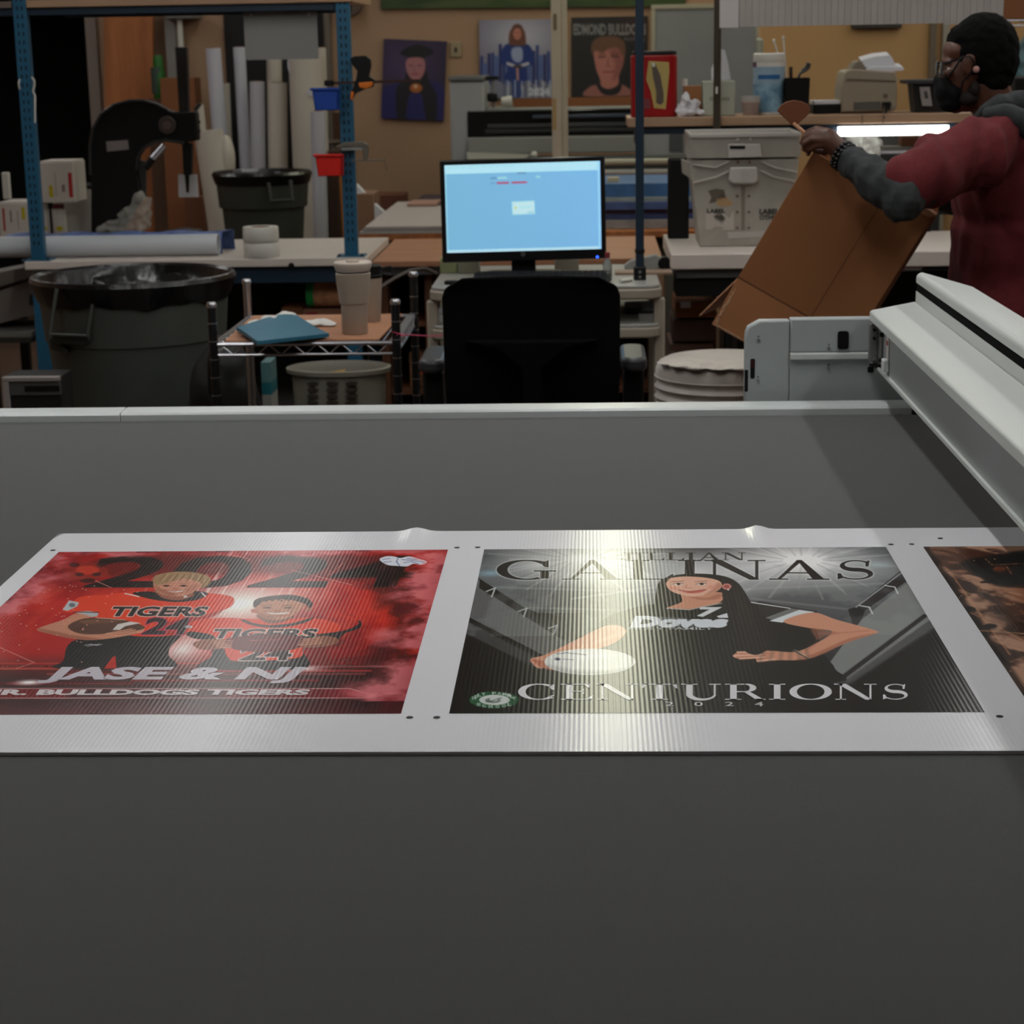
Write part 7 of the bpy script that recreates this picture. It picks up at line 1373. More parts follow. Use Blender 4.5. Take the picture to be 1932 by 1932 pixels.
# ---- riser shelf
SF = 7.14; SZt = H(1183, 223, SF); slx = X(1184, 230, SF); srx = 2.5
rs = thing('riser_shelf', ((slx+srx)/2, SF+.17, SZt-.1), 'long pale wood shelf with a dark blue beam, above the right bench', 'shelf')
MB().box(slx, srx, SF, SF+.36, SZt-.033, SZt).build('shelf_board', M_wood, rs, bevel=.003); MB().box(slx+.03, srx, SF+.02, SF+.05, SZt-.06, SZt-.0335).build('shelf_beam', M_dblue, rs, bevel=.002); MB().box(slx+.03, slx+.045, SF+.02, SF+.34, SZt-.10, SZt-.0335).build('end_bracket', M_black, rs)
x = X(1353, 150, SF-.014); t = thing('steel_pole', (x, SF-.014, EZ), 'bare grey steel pole rising behind the mail tote', 'pole'); MB().cyl((x, SF-.016, EZ), (x, SF-.016, 3.2), .0135, n=20).build('pole_tube', mat('dull grey brown steel', (62, 54, 46), .4, metal=.5, k=1.3), t); MB().cyl((x-.002, SF-.028, H(1353, 170, SF)-.012), (x-.002, SF-.0295, H(1353, 170, SF)+.012), .004, n=8).build('paint_chip', M_white, t)
MB().box(slx+.9, slx+.93, SF+.3, SF+.33, EZ, SZt-.034).build('rear_leg', M_dblue, rs); MB().box(srx-.1, srx-.07, SF+.3, SF+.33, EZ, SZt-.034).build('rear_leg', M_dblue, rs)
# tube lamp under it
lx0, lx1, lz = X(1580, 248, SF), X(1790, 244, SF), H(1670, 247, SF)
t = thing('tube_light', ((lx0+lx1)/2, SF+.01, lz), 'bright white tube light hung under the riser shelf', 'light'); MB().cyl((lx0+.004, SF+.01, lz), (lx1, SF+.01, lz), .0165, n=20).build('lit_tube', mat('lit tube', (255, 255, 255), .5, emit=(255, 253, 246), es=9., k=1), t); MB().box(lx0-.006, lx1+.004, SF+.004, SF+.016, lz+.0175, lz+.03).build('lamp_rail', M_dblue, t)
for px in (1626, 1668): xq = X(px, 200, SF); MB().tube([(xq, SF-.006, SZt+.02), (xq+.002, SF-.008, SZt-.02), (xq+.001, SF-.01, lz+.02)] if px == 1626 else [(xq, SF-.006, SZt+.03), (xq-.004, SF-.009, SZt-.04), (xq-.003, SF-.009, lz+.02)], .002, n=6).build('cable', mat('grey brown wire', (70, 62, 54), .5, k=1.1), t)
MB().tube([(X(1626, 260, SF), SF-.01, lz-.018), (X(1622, 285, SF), SF-.01, lz-.11)], .0012, n=5).build('pull_cord', M_white, t)
# ---- things on the riser shelf
S0 = SZt+.0006; SM = SF+.12
# red tub
x0, x1 = X(1191, 200, SM-.07), X(1278, 200, SM-.07); tt = H(1235, 98, SM-.07)
t = thing('coffee_tub', ((x0+x1)/2, SM, S0), 'red plastic tub with black lid and yellow label, leftmost on the riser shelf', 'tub')
xr_ = [(x0+.004, SM-.07), (x1-.004, SM-.07)]; MB().prism(rounded(x0, x1, SM-.07, SM+.07, .03, 6), S0, tt-.012, 'z').build('tub_body', mat('red tub plastic', (140, 8, 12), .35, k=1.1), t, bevel=.004); MB().prism(rounded(x0+.006, x1-.002, SM-.066, SM+.066, .03, 6), tt-.0115, tt+.004, 'z').build('lid', mat('maroon black lid', (26, 16, 18), .4, k=1), t, bevel=.003)
fl = lambda px, py, d=0: A(px, py, SM-.0705-d)
MB().slab([fl(*q) for q in ((1224, 115), (1262, 117), (1263, 135), (1256, 206), (1234, 204), (1227, 170), (1219, 150))], (0, -.001, 0)).build('yellow_label', mat('yellow label', (150, 132, 76), .5, k=1.35), t, smooth=False)
MB().slab([fl(*q, .0015) for q in ((1229, 118), (1236, 120), (1246, 142), (1252, 176), (1252, 192), (1247, 198), (1238, 194), (1238, 172), (1232, 146))], (0, -.001, 0)).build('dark_picture', mat('grey brown print', (78, 68, 60), .5, k=1.2), t, smooth=False); MB().slab([fl(*q, .0024) for q in ((1229, 118), (1235, 119), (1236, 126), (1231, 126))], (0, -.0006, 0)).build('white_spot', M_white, t, smooth=False)
MB().slab([fl(*q) for q in ((1213, 186), (1226, 186), (1228, 205), (1214, 205))], (0, -.001, 0)).build('grey_label', mat('grey maroon print', (110, 50, 56), .5, k=1.1), t, smooth=False)
# tan caddy with crumpled tissue
x0, x1 = X(1284, 180, SM), X(1322, 180, SM); t = thing('card_caddy', ((x0+x1)/2, SM, S0), 'small tan card box with a white tube in it, right of the red tub', 'box'); MB().prism([(x0, S0), (x1+.004, S0), (x1, H(1300, 162, SM)), (x0+.012, H(1300, 162, SM))], SM-.03, SM+.03).build('box_body', mat('tan card', (128, 82, 44), .7, k=1.25), t, bevel=.002); MB().cyl((X(1291, 155, SM), SM, H(1291, 162, SM)+.0006), (X(1291, 155, SM), SM, H(1291, 149, SM)), .012, n=16).build('white_cap', M_white, t)
t = thing('crumpled_tissue', (X(1300, 210, SM), SM-.06, S0), 'crumpled white tissue in front of the tan card box', 'tissue'); mb = MB()
for px, py, rx, rz in ((1288, 208, .026, .02), (1294, 190, .018, .03), (1308, 200, .022, .02), (1320, 212, .022, .012), (1298, 214, .03, .014), (1312, 192, .012, .014)): q = A(px, py, SM-.06); mb.ell((q.x, q.y, max(q.z, S0+rz*.9)), (rx, .02, rz))
vox('tissue_body', mb, M_paper, t, .005, 1, .012, 40)
# tissue box
x0, x1, zt = X(1326, 180, SM-.04), X(1387, 180, SM-.04), H(1356, 153, SM-.04)
t = thing('tissue_box', ((x0+x1)/2, SM, S0), 'pale green tissue box with a tissue pulled up, behind the steel pole', 'box'); MB().box(x0, x1, SM-.045, SM+.05, S0, zt).build('box_body', mat('pale green box', (140, 142, 128), .6, k=1.3), t, bevel=.003)
lm = MB(); q0 = A(1340, 189, SM-.046); place_text(lm, text_mesh('tissues', .0), A(1339, 190, SM-.0458), A(1376, 190, SM-.0458), A(1339, 181, SM-.0458)); lm.build('lettering', mat('ink', (70, 74, 70), .6, k=1), t, smooth=False)
mb = MB(); pts = [(1343, 151), (1342, 130), (1350, 112), (1360, 92), (1368, 96), (1374, 120), (1379, 150)]; mb.slab([A(x, y, SM-.01) for x, y in pts], (0, .012, 0)); mb.slab([A(x, y, SM-.02) for x, y in ((1356, 151), (1358, 118), (1366, 92), (1372, 120), (1374, 151))], (.0, .008, 0)); mb.build('tissue_sheet', M_paper, t)
# small orange cup
x = X(1416, 195, SM-.05); t = thing('orange_cup', (x, SM-.05, S0), 'small clear cup half full of orange red grains, left of the wipes tub', 'cup'); r = .036
MB().lathe([(r*.75, 0), (r*.8, .002), (r, .052), (r*1.02, .07), (r*.97, .07), (r*.94, .052), (r*.74, .005), (0, .005)], (x, SM-.05, S0), n=28, closed=True).build('cup_body', mat('clear plastic', (190, 184, 178), .15, alpha=.3, k=1), t); MB().lathe([(r*.72, .006), (r*.92, .048), (0, .049)], (x, SM-.05, S0), n=24, closed=True).build('filling', mat('orange red filling', (126, 62, 36), .7, k=1.25), t)
# wipes tub
x, r = X(1451, 180, SM), (X(1482, 180, SM)-X(1421, 180, SM))/2; zt = H(1451, 100, SM); t = thing('wipes_tub', (x, SM+.02, S0), 'white wipes tub with a blue label on the riser shelf', 'tub'); h = zt-S0
MB().lathe([(r*.92, 0), (r*.95, .004), (r*.96, h-.03), (0, h-.03)], (x, SM+.02, S0), n=36, closed=True).build('tub_body', M_white, t); MB().lathe([(r*.97, h-.032), (r, h-.028), (r*.98, h-.004), (r*.9, h), (0, h)], (x, SM+.02, S0), n=36, closed=True).build('lid', M_white, t)
def band(z0, z1, m_, nm, a0=0, a1=2*pi, rr=.968):
    mb = MB(); n = 28; vs = [(x+r*rr*cos(a0+(a1-a0)*i/n), SM+.02+r*rr*sin(a0+(a1-a0)*i/n), S0+z) for z in (z0, z1) for i in range(n+1)]; mb.add(vs, [(i, i+1, n+2+i, n+1+i) for i in range(n)]); mb.build(nm, m_, t)
band(.01, h*.50, mat('blue label', (56, 98, 128), .45, k=1.35, var=.25, vscale=20, col2=(120, 150, 164)), 'lower_label'); band(h*.5, h*.78, mat('pale blue label', (120, 142, 156), .45, k=1.3, var=.2, vscale=14), 'upper_label'); band(h*.58, h*.65, mat('deep blue print', (24, 78, 124), .45, k=1.3), 'brand_stripe', -2.4, -.9, .975)
MB().prism(rounded(X(1421, 122, SM-.055), X(1428, 122, SM-.055), H(1425, 127, SM-.055), H(1425, 117, SM-.055), .003), SM-.045, SM-.04).build('round_mark', mat('maroon mark', (84, 60, 74), .5, k=1.1), t)
for px0, py0, px1, py1, lab in ((1478, 71, 1484, 150, 'white plastic stick standing beside the wipes tub, right one'), (1460, 77, 1471, 112, 'white plastic stick behind the wipes tub, leaning left')):
    t2 = thing('stick', (X(px1, 150, SM+.09), SM+.09, S0), lab, 'stick'); MB().tube([A(px0, py0, SM+.10), A(px1, py1, SM+.10), (X(px1, 150, SM+.1)+.004, SM+.1, S0+.002)], .0028, n=8).build('stick_rod', M_white, t2); MB().ell(A(px0, py0, SM+.10), (.0055, .0055, .007)).build('stick_tip', M_white, t2)
x = X(1434, 85, SM+.1); t = thing('bottle', (x, SM+.1, S0), 'thin pale bottle showing behind the wipes tub, left side', 'bottle'); MB().lathe([(.012, 0), (.014, .003), (.014, H(1434, 76, SM+.1)-S0), (.006, H(1434, 72, SM+.1)-S0), (0, H(1434, 70, SM+.1)-S0)], (x, SM+.12, S0), n=18, closed=True).build('bottle_body', mat('grey green plastic', (130, 132, 116), .5, k=1.2), t)
# pen cup
x0, x1, zt = X(1482, 170, SM-.03), X(1528, 170, SM-.03), H(1505, 147, SM-.03); t = thing('pen_cup', ((x0+x1)/2, SM, S0), 'square black pen cup with pens and scissors, right of the wipes tub', 'cup')
frust(x0+.004, x1-.004, SM-.03, SM+.05, S0, x0, x1, SM-.034, SM+.054, zt, .003).build('cup_body', M_black, t)
tipz = H(1490, 126, SM)
MB().tube([((x0+x1)/2-.02, SM, S0+.01), (X(1492, 128, SM), SM, tipz)], .0065, n=10).build('marker', mat('dark maroon marker', (40, 14, 16), .4, k=1), None, label='dark marker standing in the black pen cup', cat='pen')
t2 = thing('scissors', ((x0+x1)/2+.01, SM, S0+.01), 'black handled scissors standing in the black pen cup', 'scissors'); MB().tube([((x0+x1)/2+.02, SM+.01, S0+.01), (X(1514, 148, SM), SM+.01, zt)], .004, n=8).build('blades', M_chrome, t2); M_hd = mat('dark grey handles', (34, 38, 42), .4, k=1.1)
MB().tube([A(1506, 147, SM), A(1510, 138, SM), A(1519, 134, SM), A(1526, 128, SM), A(1528, 121, SM), A(1524, 119, SM), A(1520, 128, SM), A(1512, 134, SM)], .005, n=8).build('handles', M_hd, t2)
# black tray and pads
x0, x1 = X(1532, 200, SM+.05), X(1583, 200, SM+.05); t = thing('paper_tray', ((x0+x1)/2, SM+.08, S0), 'low black paper tray topped with white paper, left of the small printer', 'tray'); MB().box(x0, x1, SM+.0, SM+.16, S0, H(1560, 197, SM)).build('tray_body', M_black, t, bevel=.004); MB().box(x0+.003, x1-.001, SM+.004, SM+.15, H(1560, 196.5, SM), H(1560, 190, SM)).build('paper_stack', M_paper, t, bevel=.001)
# small printer
PY_ = SM-.02
def sp_(px, py, d=0): return A(px, py, PY_+d)
t = thing('desktop_printer', (sp_(1640, 200).x, PY_+.1, S0), 'small beige desktop printer with paper in its top, on the riser shelf', 'printer'); M_bp = mat('beige printer plastic', (124, 114, 98), .5, k=1.25)
prof = [(1588, 212), (1587, 170), (1592, 140), (1597, 133), (1610, 130), (1690, 135), (1693, 150), (1692, 204), (1686, 210)]
S_ = [sp_(*q) for q in prof]; S_ = [Vector((q.x, q.y, max(q.z, S0+.001))) for q in S_]; MB().slab(S_, (0, .2, 0)).build('printer_body', M_bp, t, bevel=.006)
MB().slab([sp_(*q, .03) for q in ((1604, 134), (1612, 118), (1622, 113), (1632, 120), (1634, 134))], (0, .12, 0)).build('paper_feed_hump', mat('dark beige plastic', (108, 98, 84), .5, k=1.2), t, bevel=.006)
MB().slab([sp_(*q, -.002) for q in ((1597, 148), (1690, 152), (1690, 155), (1597, 152))], (0, .003, 0)).build('seam_line', mat('brown shade', (86, 72, 58), .6, k=1.1), t, smooth=False)
MB().slab([sp_(*q, -.002) for q in ((1611, 193), (1661, 191), (1661, 207), (1610, 208))], (0, .003, 0)).build('port_panel', mat('grey ports', (78, 76, 70), .5, k=1.1), t, smooth=False); MB().box(sp_(1664, 200).x, sp_(1680, 200).x, PY_-.012, PY_-.001, sp_(1670, 206).z, sp_(1670, 192).z).build('power_plug', M_black, t, bevel=.002)
MB().slab([sp_(*q, -.002) for q in ((1667, 177), (1675, 177), (1675, 184), (1667, 184))], (0, .003, 0)).build('small_label', mat('brown small label', (96, 78, 66), .6, k=1.1), t, smooth=False)
MB().tube([sp_(1672, 206, -.01), sp_(1671, 214, -.015), sp_(1668, 222, -.1)], .004, n=6).build('power_cord', M_black, t)
for lab, pts, dz in (('curled white sheet rising from the small printer', ((1624, 114), (1650, 107), (1678, 104), (1684, 110), (1690, 124), (1640, 128), (1632, 126)), 0), ('flat white sheet jutting right from the small printer', ((1634, 131), (1650, 126), (1700, 126), (1706, 130), (1704, 133), (1648, 136)), -.02)):
    P = [sp_(x, y, .03+dz) for x, y in pts]; MB().slab(P, (.004, .1, .012)).build('paper', M_paper, None, label=lab, cat='paper', smooth=False)
# black lidded bin
x0, x1, zt = X(1722, 180, SM-.02), X(1800, 180, SM-.02), H(1750, 158, SM-.02); t = thing('file_bin', ((x0+x1)/2, SM+.03, S0), 'black plastic bin with a grey rim and a paper label, in front of the man', 'bin')
M_bb = mat('black bin plastic', (18, 18, 19), .5, k=1.1)
frust(x0+.012, x1-.012, SM-.01, SM+.10, S0, x0, x1, SM-.02, SM+.11, zt, .004).build('bin_body', M_bb, t); MB().box(X(1710, 150, SM-.03), x1+.02, SM-.035, SM+.125, zt+.0005, H(1750, 150, SM-.03)).build('bin_rim', mat('grey rim', (42, 43, 46), .5, k=1.25), t, bevel=.003)
MB().slab([A(*q, SM-.026) for q in ((1735, 164), (1754, 164), (1759, 200), (1740, 200), (1737, 182))], (0, .001, 0)).build('paper_label', mat('creased label', (124, 118, 116), .6, k=1.25), t, smooth=False); MB().slab([A(*q, SM-.027) for q in ((1743, 172), (1749, 172), (1752, 186), (1745, 186))], (0, .0006, 0)).build('label_print', mat('label print', (60, 58, 58), .6, k=1), t, smooth=False)
# ---- behind the tube lamp, on the bench
yb_ = SF+.1
t = thing('plastic_bag', (X(1632, 290, yb_), yb_, EZ), 'clear crumpled plastic bag hanging below the tube light', 'bag'); mb = MB()
for px, py, rx, rz in ((1618, 270, .04, .05), (1632, 280, .045, .05), (1646, 292, .03, .04), (1640, 268, .04, .03), (1636, 306, .025, .03), (1612, 290, .03, .05)): q = A(px, py, yb_); mb.ell(q, (rx, .03, rz))
q = A(1630, 330, yb_); mb.ell((q.x, yb_, (EZ+q.z)/2+.02), (.05, .04, (q.z-EZ)/2+.06)); vox('bag_film', mb, mat('clear plastic film', (190, 190, 184), .25, alpha=.38, k=1.0), t, .007, 2, .025, 24)
ym = SF+.14; x0, x1 = X(1656, 300, ym), X(1800, 300, ym); t = thing('small_monitor', ((x0+x1)/2, ym, EZ), 'black flat screen with a pale top edge, behind the raised arm', 'monitor'); MB().box(x0, x1, ym, ym+.03, EZ+.06, H(1720, 290, ym)).build('screen_back', M_black, t, bevel=.004); MB().box(x0, x1, ym-.002, ym+.03, H(1720, 289.5, ym), H(1720, 284, ym)).build('top_edge', mat('pale top edge', (120, 118, 122), .5, k=1.2), t, bevel=.002); MB().box((x0+x1)/2-.06, (x0+x1)/2+.06, ym-.03, ym+.08, EZ+.0005, EZ+.06).build('stand', M_black, t, bevel=.004)
yr = 7.62; wb = thing('white_rack', (X(1700, 270, yr), yr, 0), 'white and grey rack with small boxes, seen under the riser shelf', 'rack'); M_wr = mat('grey white rack', (112, 110, 106), .5, k=1.25)
MB().box(X(1590, 270, yr), X(1790, 270, yr), yr+.14, yr+.17, 0, H(1700, 240, yr)).build('rack_panel', mat('grey rack panel', (84, 84, 82), .5, k=1.2), wb); MB().box(X(1660, 280, yr), X(1720, 280, yr), yr-.12, yr-.001, H(1700, 286, yr), H(1700, 274, yr)).build('rack_shelf', M_wr, wb); MB().box(X(1731, 270, yr), X(1740, 270, yr), yr-.05, yr-.001, .5, H(1735, 255, yr)).build('rack_post', M_wr, wb)
MB().box(X(1693, 270, yr), X(1724, 270, yr), yr-.11, yr-.02, H(1700, 274, yr)+.0006, H(1708, 256, yr)).build('carton', mat('brown small carton', (96, 58, 36), .8, k=1.2), None, label='small brown carton on the white rack under the tube light', cat='carton', bevel=.002)
# ---- big paper roll at the top right, box on wire shelf
gy_ = 6.1; zb3 = H(1600, 47, gy_)
t = thing('hanging_sheet', (X(1630, 20, gy_), gy_, zb3), 'wide grey fluted plastic sheet hung at the top right', 'sheet'); x0, x1 = X(1358, 30, gy_), X(1893, 30, gy_); rg = random.Random(8)
for k in range(40): xa_, xb_ = x0+.059+(x1-x0-.059)*k/40, x0+.059+(x1-x0-.059)*(k+1)/40; MB().box(xa_+.0004, xb_-.0004, gy_+.001*rg.random(), gy_+.012, zb3-.004*(k > 30), 2.5).build('panel', mat('grey fluted sheet %d' % (k % 3), ((112, 107, 103), (110, 105, 101), (113, 108, 104))[k % 3], .6, k=2.1), t, smooth=False)
MB().box(x0, x0+.058, gy_-.004, gy_+.016, zb3-.004, 2.5).build('end_strip', mat('pale grey strip', (142, 138, 136), .6, k=1.75), t, bevel=.002)
for xx in (x0+.1, x1-.1): MB().cyl((xx, gy_+.006, 2.5), (xx, gy_+.006, 3.2), .005, n=8).build('hanger_rod', M_post, t)
y_b = 7.9; x0 = X(1897, 20, y_b); t = thing('wire_rack', (x0+.2, y_b+.2, 1.6), 'chrome wire shelf holding a carton, at the top right corner', 'shelf')
zs_ = H(1912, 38, y_b); mb = MB()
for z in (zs_-.002, zs_-.022): mb.tube([(x0-.03, y_b, z), (x0+.7, y_b, z)], .004, n=6)
mb.build('shelf_edge', M_chrome, t); mb = MB()
for i in range(20): mb.cyl((x0-.03+i*.036, y_b, zs_-.002 if i % 2 else zs_-.022), (x0+.006+i*.036, y_b, zs_-.022 if i % 2 else zs_-.002), .002, n=5)
for i in range(16): mb.cyl((x0-.03+i*.045, y_b, zs_), (x0-.03+i*.045, y_b+.4, zs_), .002, n=5)
setp(mb.build('shelf_wire', M_chrome, t), kind='stuff')
for xx in (x0+.7,): MB().cyl((xx, y_b, 0), (xx, y_b, 2.4), .012, n=12).build('post', M_chrome, t)
MB().box(x0, x0+.4, y_b+.02, y_b+.36, zs_+.003, zs_+.28).build('carton', M_card, None, label='brown carton on the wire shelf at the top right corner', cat='carton', bevel=.003)
y_c = 8.8; q = A(1925, 120, y_c); t = thing('wrapped_bundle', (q.x+.1, y_c, q.z-.2), 'grey and teal plastic wrapped bundle behind the head of the man', 'bundle'); mb = MB()
for dx, dz, r in ((0, 0, .08), (.05, .05, .1), (.12, 0, .12), (.02, -.06, .07)): mb.ell((q.x+.03+dx, y_c, q.z+dz), (r, .06, r))
vox('bundle_body', mb, mat('grey teal wrap', (84, 86, 82), .4, k=1.2, var=.3, vscale=8, col2=(70, 110, 120)), t, .01, 2, .015, 14)
MB().box(X(1906, 160, 8.25), X(2060, 160, 8.25), 8.2, 8.6, H(1915, 260, 8.25), H(1915, 146, 8.25)).build('black_case', M_black, None, label='black case behind the neck of the man', cat='case', bevel=.01)
t = bpy.data.objects['black_case']; zc_ = t.location.z; MB().box(X(1900, 160, 8.25), 3.4, 8.15, 8.65, zc_-.03, zc_-.0005).box(3.3, 3.36, 8.2, 8.6, 0, zc_-.03).box(X(1912, 160, 8.25), X(1912, 160, 8.25)+.05, 8.2, 8.6, 0, zc_-.03).build('side_bench', mat('brown bench', (84, 60, 44), .7, k=1.2), None, label='brown side bench behind the man, under the black case', cat='bench', bevel=.003)
y_d = RYW-.012; MB().box(X(1606, 50, y_d), X(1700, 50, y_d), y_d-.02, y_d, H(1650, 54, y_d), H(1650, 54, y_d)+.25).build('wall_frame', mat('dark wall frame', (40, 34, 26), .5, k=1.2), None, label='dark wall frame whose lower edge shows under the paper roll', cat='frame', bevel=.003)

# ================================================================ man lifting a carton, right
MYc = 5.05
def P3(px, py, Y=MYc): return A(px, py, Y)
M_skin = mat('dark brown skin', (76, 43, 28), .5, k=1.2, var=.06, vscale=14)
M_hair = mat('short black hair', (6, 6, 5), .95, k=1.0, bump=.6, bscale=260, spec=.15)
M_shirt = mat('dark red heather shirt', (92, 20, 26), .9, k=1.1, var=.16, vscale=90, bump=.25, bscale=200)
M_slv = mat('charcoal jersey', (38, 41, 42), .85, k=1.35, bump=.3, bscale=160)
M_trs = mat('dark trousers', (22, 22, 26), .85, k=1)
man = thing('person', (1.1, MYc, 0), 'man in a dark red shirt, charcoal sleeves, glasses and black mask, gripping a carton', 'person')
def seg(mb, pts, rs, n=14):
    pts = [Vector(p) for p in pts]; mb.tube(pts, list(rs), n=n)
    for p, r in zip(pts, rs): mb.ell(p, (r, r, r), n=n, m_=8)
sh_n, sh_f = P3(1872, 268, 4.885), P3(1895, 262, 5.235)
el_n, wr_n = P3(1702, 374, 4.68), P3(1588, 292, 4.80)
body = MB(); seg_ = lambda pts, rs: seg(body, pts, rs)
body.ell(P3(1856, 103), (.088, .074, .094)); body.ell(P3(1815, 140), (.052, .056, .078)); body.ell(P3(1803, 97), (.032, .052, .036)); body.ell(P3(1824, 186), (.044, .05, .034)); body.ell(P3(1803, 201), (.021, .028, .018))
body.ell(P3(1787, 116), (.014, .042, .010)); body.ell(P3(1778, 146), (.014, .011, .022)); body.ell(P3(1773, 154), (.011, .014, .010)); body.ell(P3(1783, 178), (.012, .024, .007)); body.ell(P3(1785, 185), (.012, .022, .006)); body.ell(P3(1790, 138, MYc-.036), (.014, .016, .012)); body.ell(P3(1790, 138, MYc+.036), (.014, .016, .012))
for s_ in (-1, 1):
    body.ell(P3(1826, 121, MYc+s_*.074), (.017, .009, .027), Matrix.Rotation(.25, 3, 'Y')); body.ell(P3(1829, 134, MYc+s_*.074), (.010, .008, .014)); body.ell(P3(1818, 122, MYc+s_*.078), (.005, .006, .020))
seg_([P3(1858, 160), P3(1876, 205), P3(1893, 252)], (.058, .056, .066))
cx_, cz_ = P3(1930, 330).x, 1.30
body.ell((1.10, MYc, 1.30), (.115, .165, .17)); body.ell((1.09, MYc, 1.10), (.105, .145, .17)); body.ell((1.11, MYc, .93), (.12, .16, .13)); body.ell((1.10, MYc, 1.40), (.085, .19, .06))
seg_([sh_n+Vector((.02, .02, 0)), (sh_n+el_n)/2, el_n], (.058, .047, .040)); seg_([el_n, el_n.lerp(wr_n, .35), wr_n], (.041, .042, .026))
el_f, wr_f = P3(1800, 372, 5.30), P3(1752, 372, 5.19); seg_([sh_f+Vector((.02, -.02, 0)), el_f], (.056, .040)); seg_([el_f, wr_f], (.040, .027))
# near hand: palm, four fingers, thumb
pm_c = P3(1572, 266, 4.805); kn = P3(1556, 258, 4.80)
seg_([wr_n, P3(1580, 279, 4.80), P3(1566, 266, 4.803)], (.024, .026, .026)); body.ell(P3(1563, 262, 4.80), (.026, .017, .026), Matrix.Rotation(-.6, 3, 'Y'))
fingers = [([(1566, 249, 4.812), (1541, 243, 4.822), (1525, 249, 4.83), (1517, 259, 4.835)], .0088), ([(1560, 255, 4.796), (1534, 251, 4.803), (1518, 259, 4.815), (1513, 269, 4.825)], .0090), ([(1558, 264, 4.792), (1533, 263, 4.795), (1519, 271, 4.808), (1516, 281, 4.82)], .0086), ([(1559, 274, 4.794), (1539, 276, 4.797), (1527, 283, 4.808), (1525, 291, 4.82)], .0077)]
for f, r in fingers: seg(body, [P3(*q) for q in f], (r*1.08, r, r*.93, r*.82), n=10)
seg(body, [P3(1574, 281, 4.815), P3(1556, 286, 4.835), P3(1540, 284, 4.852), P3(1529, 276, 4.855)], (.012, .0105, .0095, .008), n=10)
# far hand
fh = P3(1742, 372, 5.16); body.ell(fh, (.04, .018, .03)); 
for k in range(4): seg(body, [fh+Vector((-.03, -.0, .018-.013*k)), fh+Vector((-.06, -.012, .016-.014*k)), fh+Vector((-.068, -.035, .012-.014*k))], (.009, .0085, .0075), n=8)
seg(body, [fh+Vector((0, 0, .02)), fh+Vector((-.02, -.02, .045)), fh+Vector((-.035, -.03, .05))], (.011, .010, .008), n=8)
for s_ in (-1, 1): seg_([(1.11, MYc+s_*.09, .90), (1.09, MYc+s_*.10, .48), (1.12, MYc+s_*.11, .09)], (.085, .058, .040)); body.ell((1.06, MYc+s_*.11, .05), (.11, .042, .035))
vox('body', body, M_skin, man, .0042, 3)
# nails on the near hand
for f, r in fingers:
    a, b_ = P3(*f[-2]), P3(*f[-1]); d = (b_-a).normalized(); MB().ell(b_-d*.001+Vector((-.004, -.0062, .001)), (.0035, .0016, .0046)).build('nail', mat('nail', (120, 82, 66), .35, k=1.3), man)
# hair cap
hb = MB(); hb.ell(P3(1856, 96), (.091, .080, .096)); hb.ell(P3(1864, 112), (.080, .078, .086)); hb.ell(P3(1868, 152), (.050, .070, .040)); hb.ell(P3(1826, 76), (.054, .062, .045)); hb.ell(P3(1874, 142), (.052, .062, .050))
vox('hair', hb, M_hair, man, .005, 4, .003, 60)
# beard edge, eyes
MB().ell(P3(1826, 185, MYc-.03), (.030, .030, .022)).ell(P3(1838, 168, MYc-.045), (.014, .02, .02)).build('beard', mat('beard', (24, 16, 12), .9, k=1), man)
for s_ in (-1, 1):
    MB().ell(P3(1791, 131, MYc+s_*.036), (.008, .010, .005)).build('eye', mat('eye white', (150, 140, 130), .3, k=1.2), man); MB().ell(P3(1787, 131, MYc+s_*.036), (.004, .005, .005)).build('iris', mat('dark iris', (18, 10, 8), .2, k=1), man)
# mask
mk = MB(); mk.ell(P3(1785, 168), (.031, .048, .042)); mk.ell(P3(1778, 152), (.024, .026, .022)); mk.ell(P3(1794, 193), (.034, .048, .026)); mk.ell(P3(1796, 176), (.030, .056, .038)); vox('face_mask', mk, mat('black mask fabric', (11, 11, 12), .85, k=1, spec=.2), man, .005, 5)
st_ = MB(); st_.tube([P3(1787, 147, MYc-.052), P3(1800, 131, MYc-.066), P3(1812, 112, MYc-.080), P3(1818, 107, MYc-.084)], .0024, n=6); st_.tube([P3(1812, 176, MYc-.058), P3(1816, 155, MYc-.07), P3(1828, 142, MYc-.078), P3(1836, 132, MYc-.082)], .0026, n=6); st_.tube([P3(1818, 107, MYc-.084), P3(1830, 106, MYc-.088), P3(1838, 118, MYc-.086), P3(1836, 132, MYc-.082)], .0022, n=6)
st_.build('ear_loop', M_black, man)
MB().ell(P3(1842, 131, MYc-.088), (.0085, .005, .0085)).build('ear_bud', mat('pale pink stud', (150, 112, 104), .4, k=1.3), man)
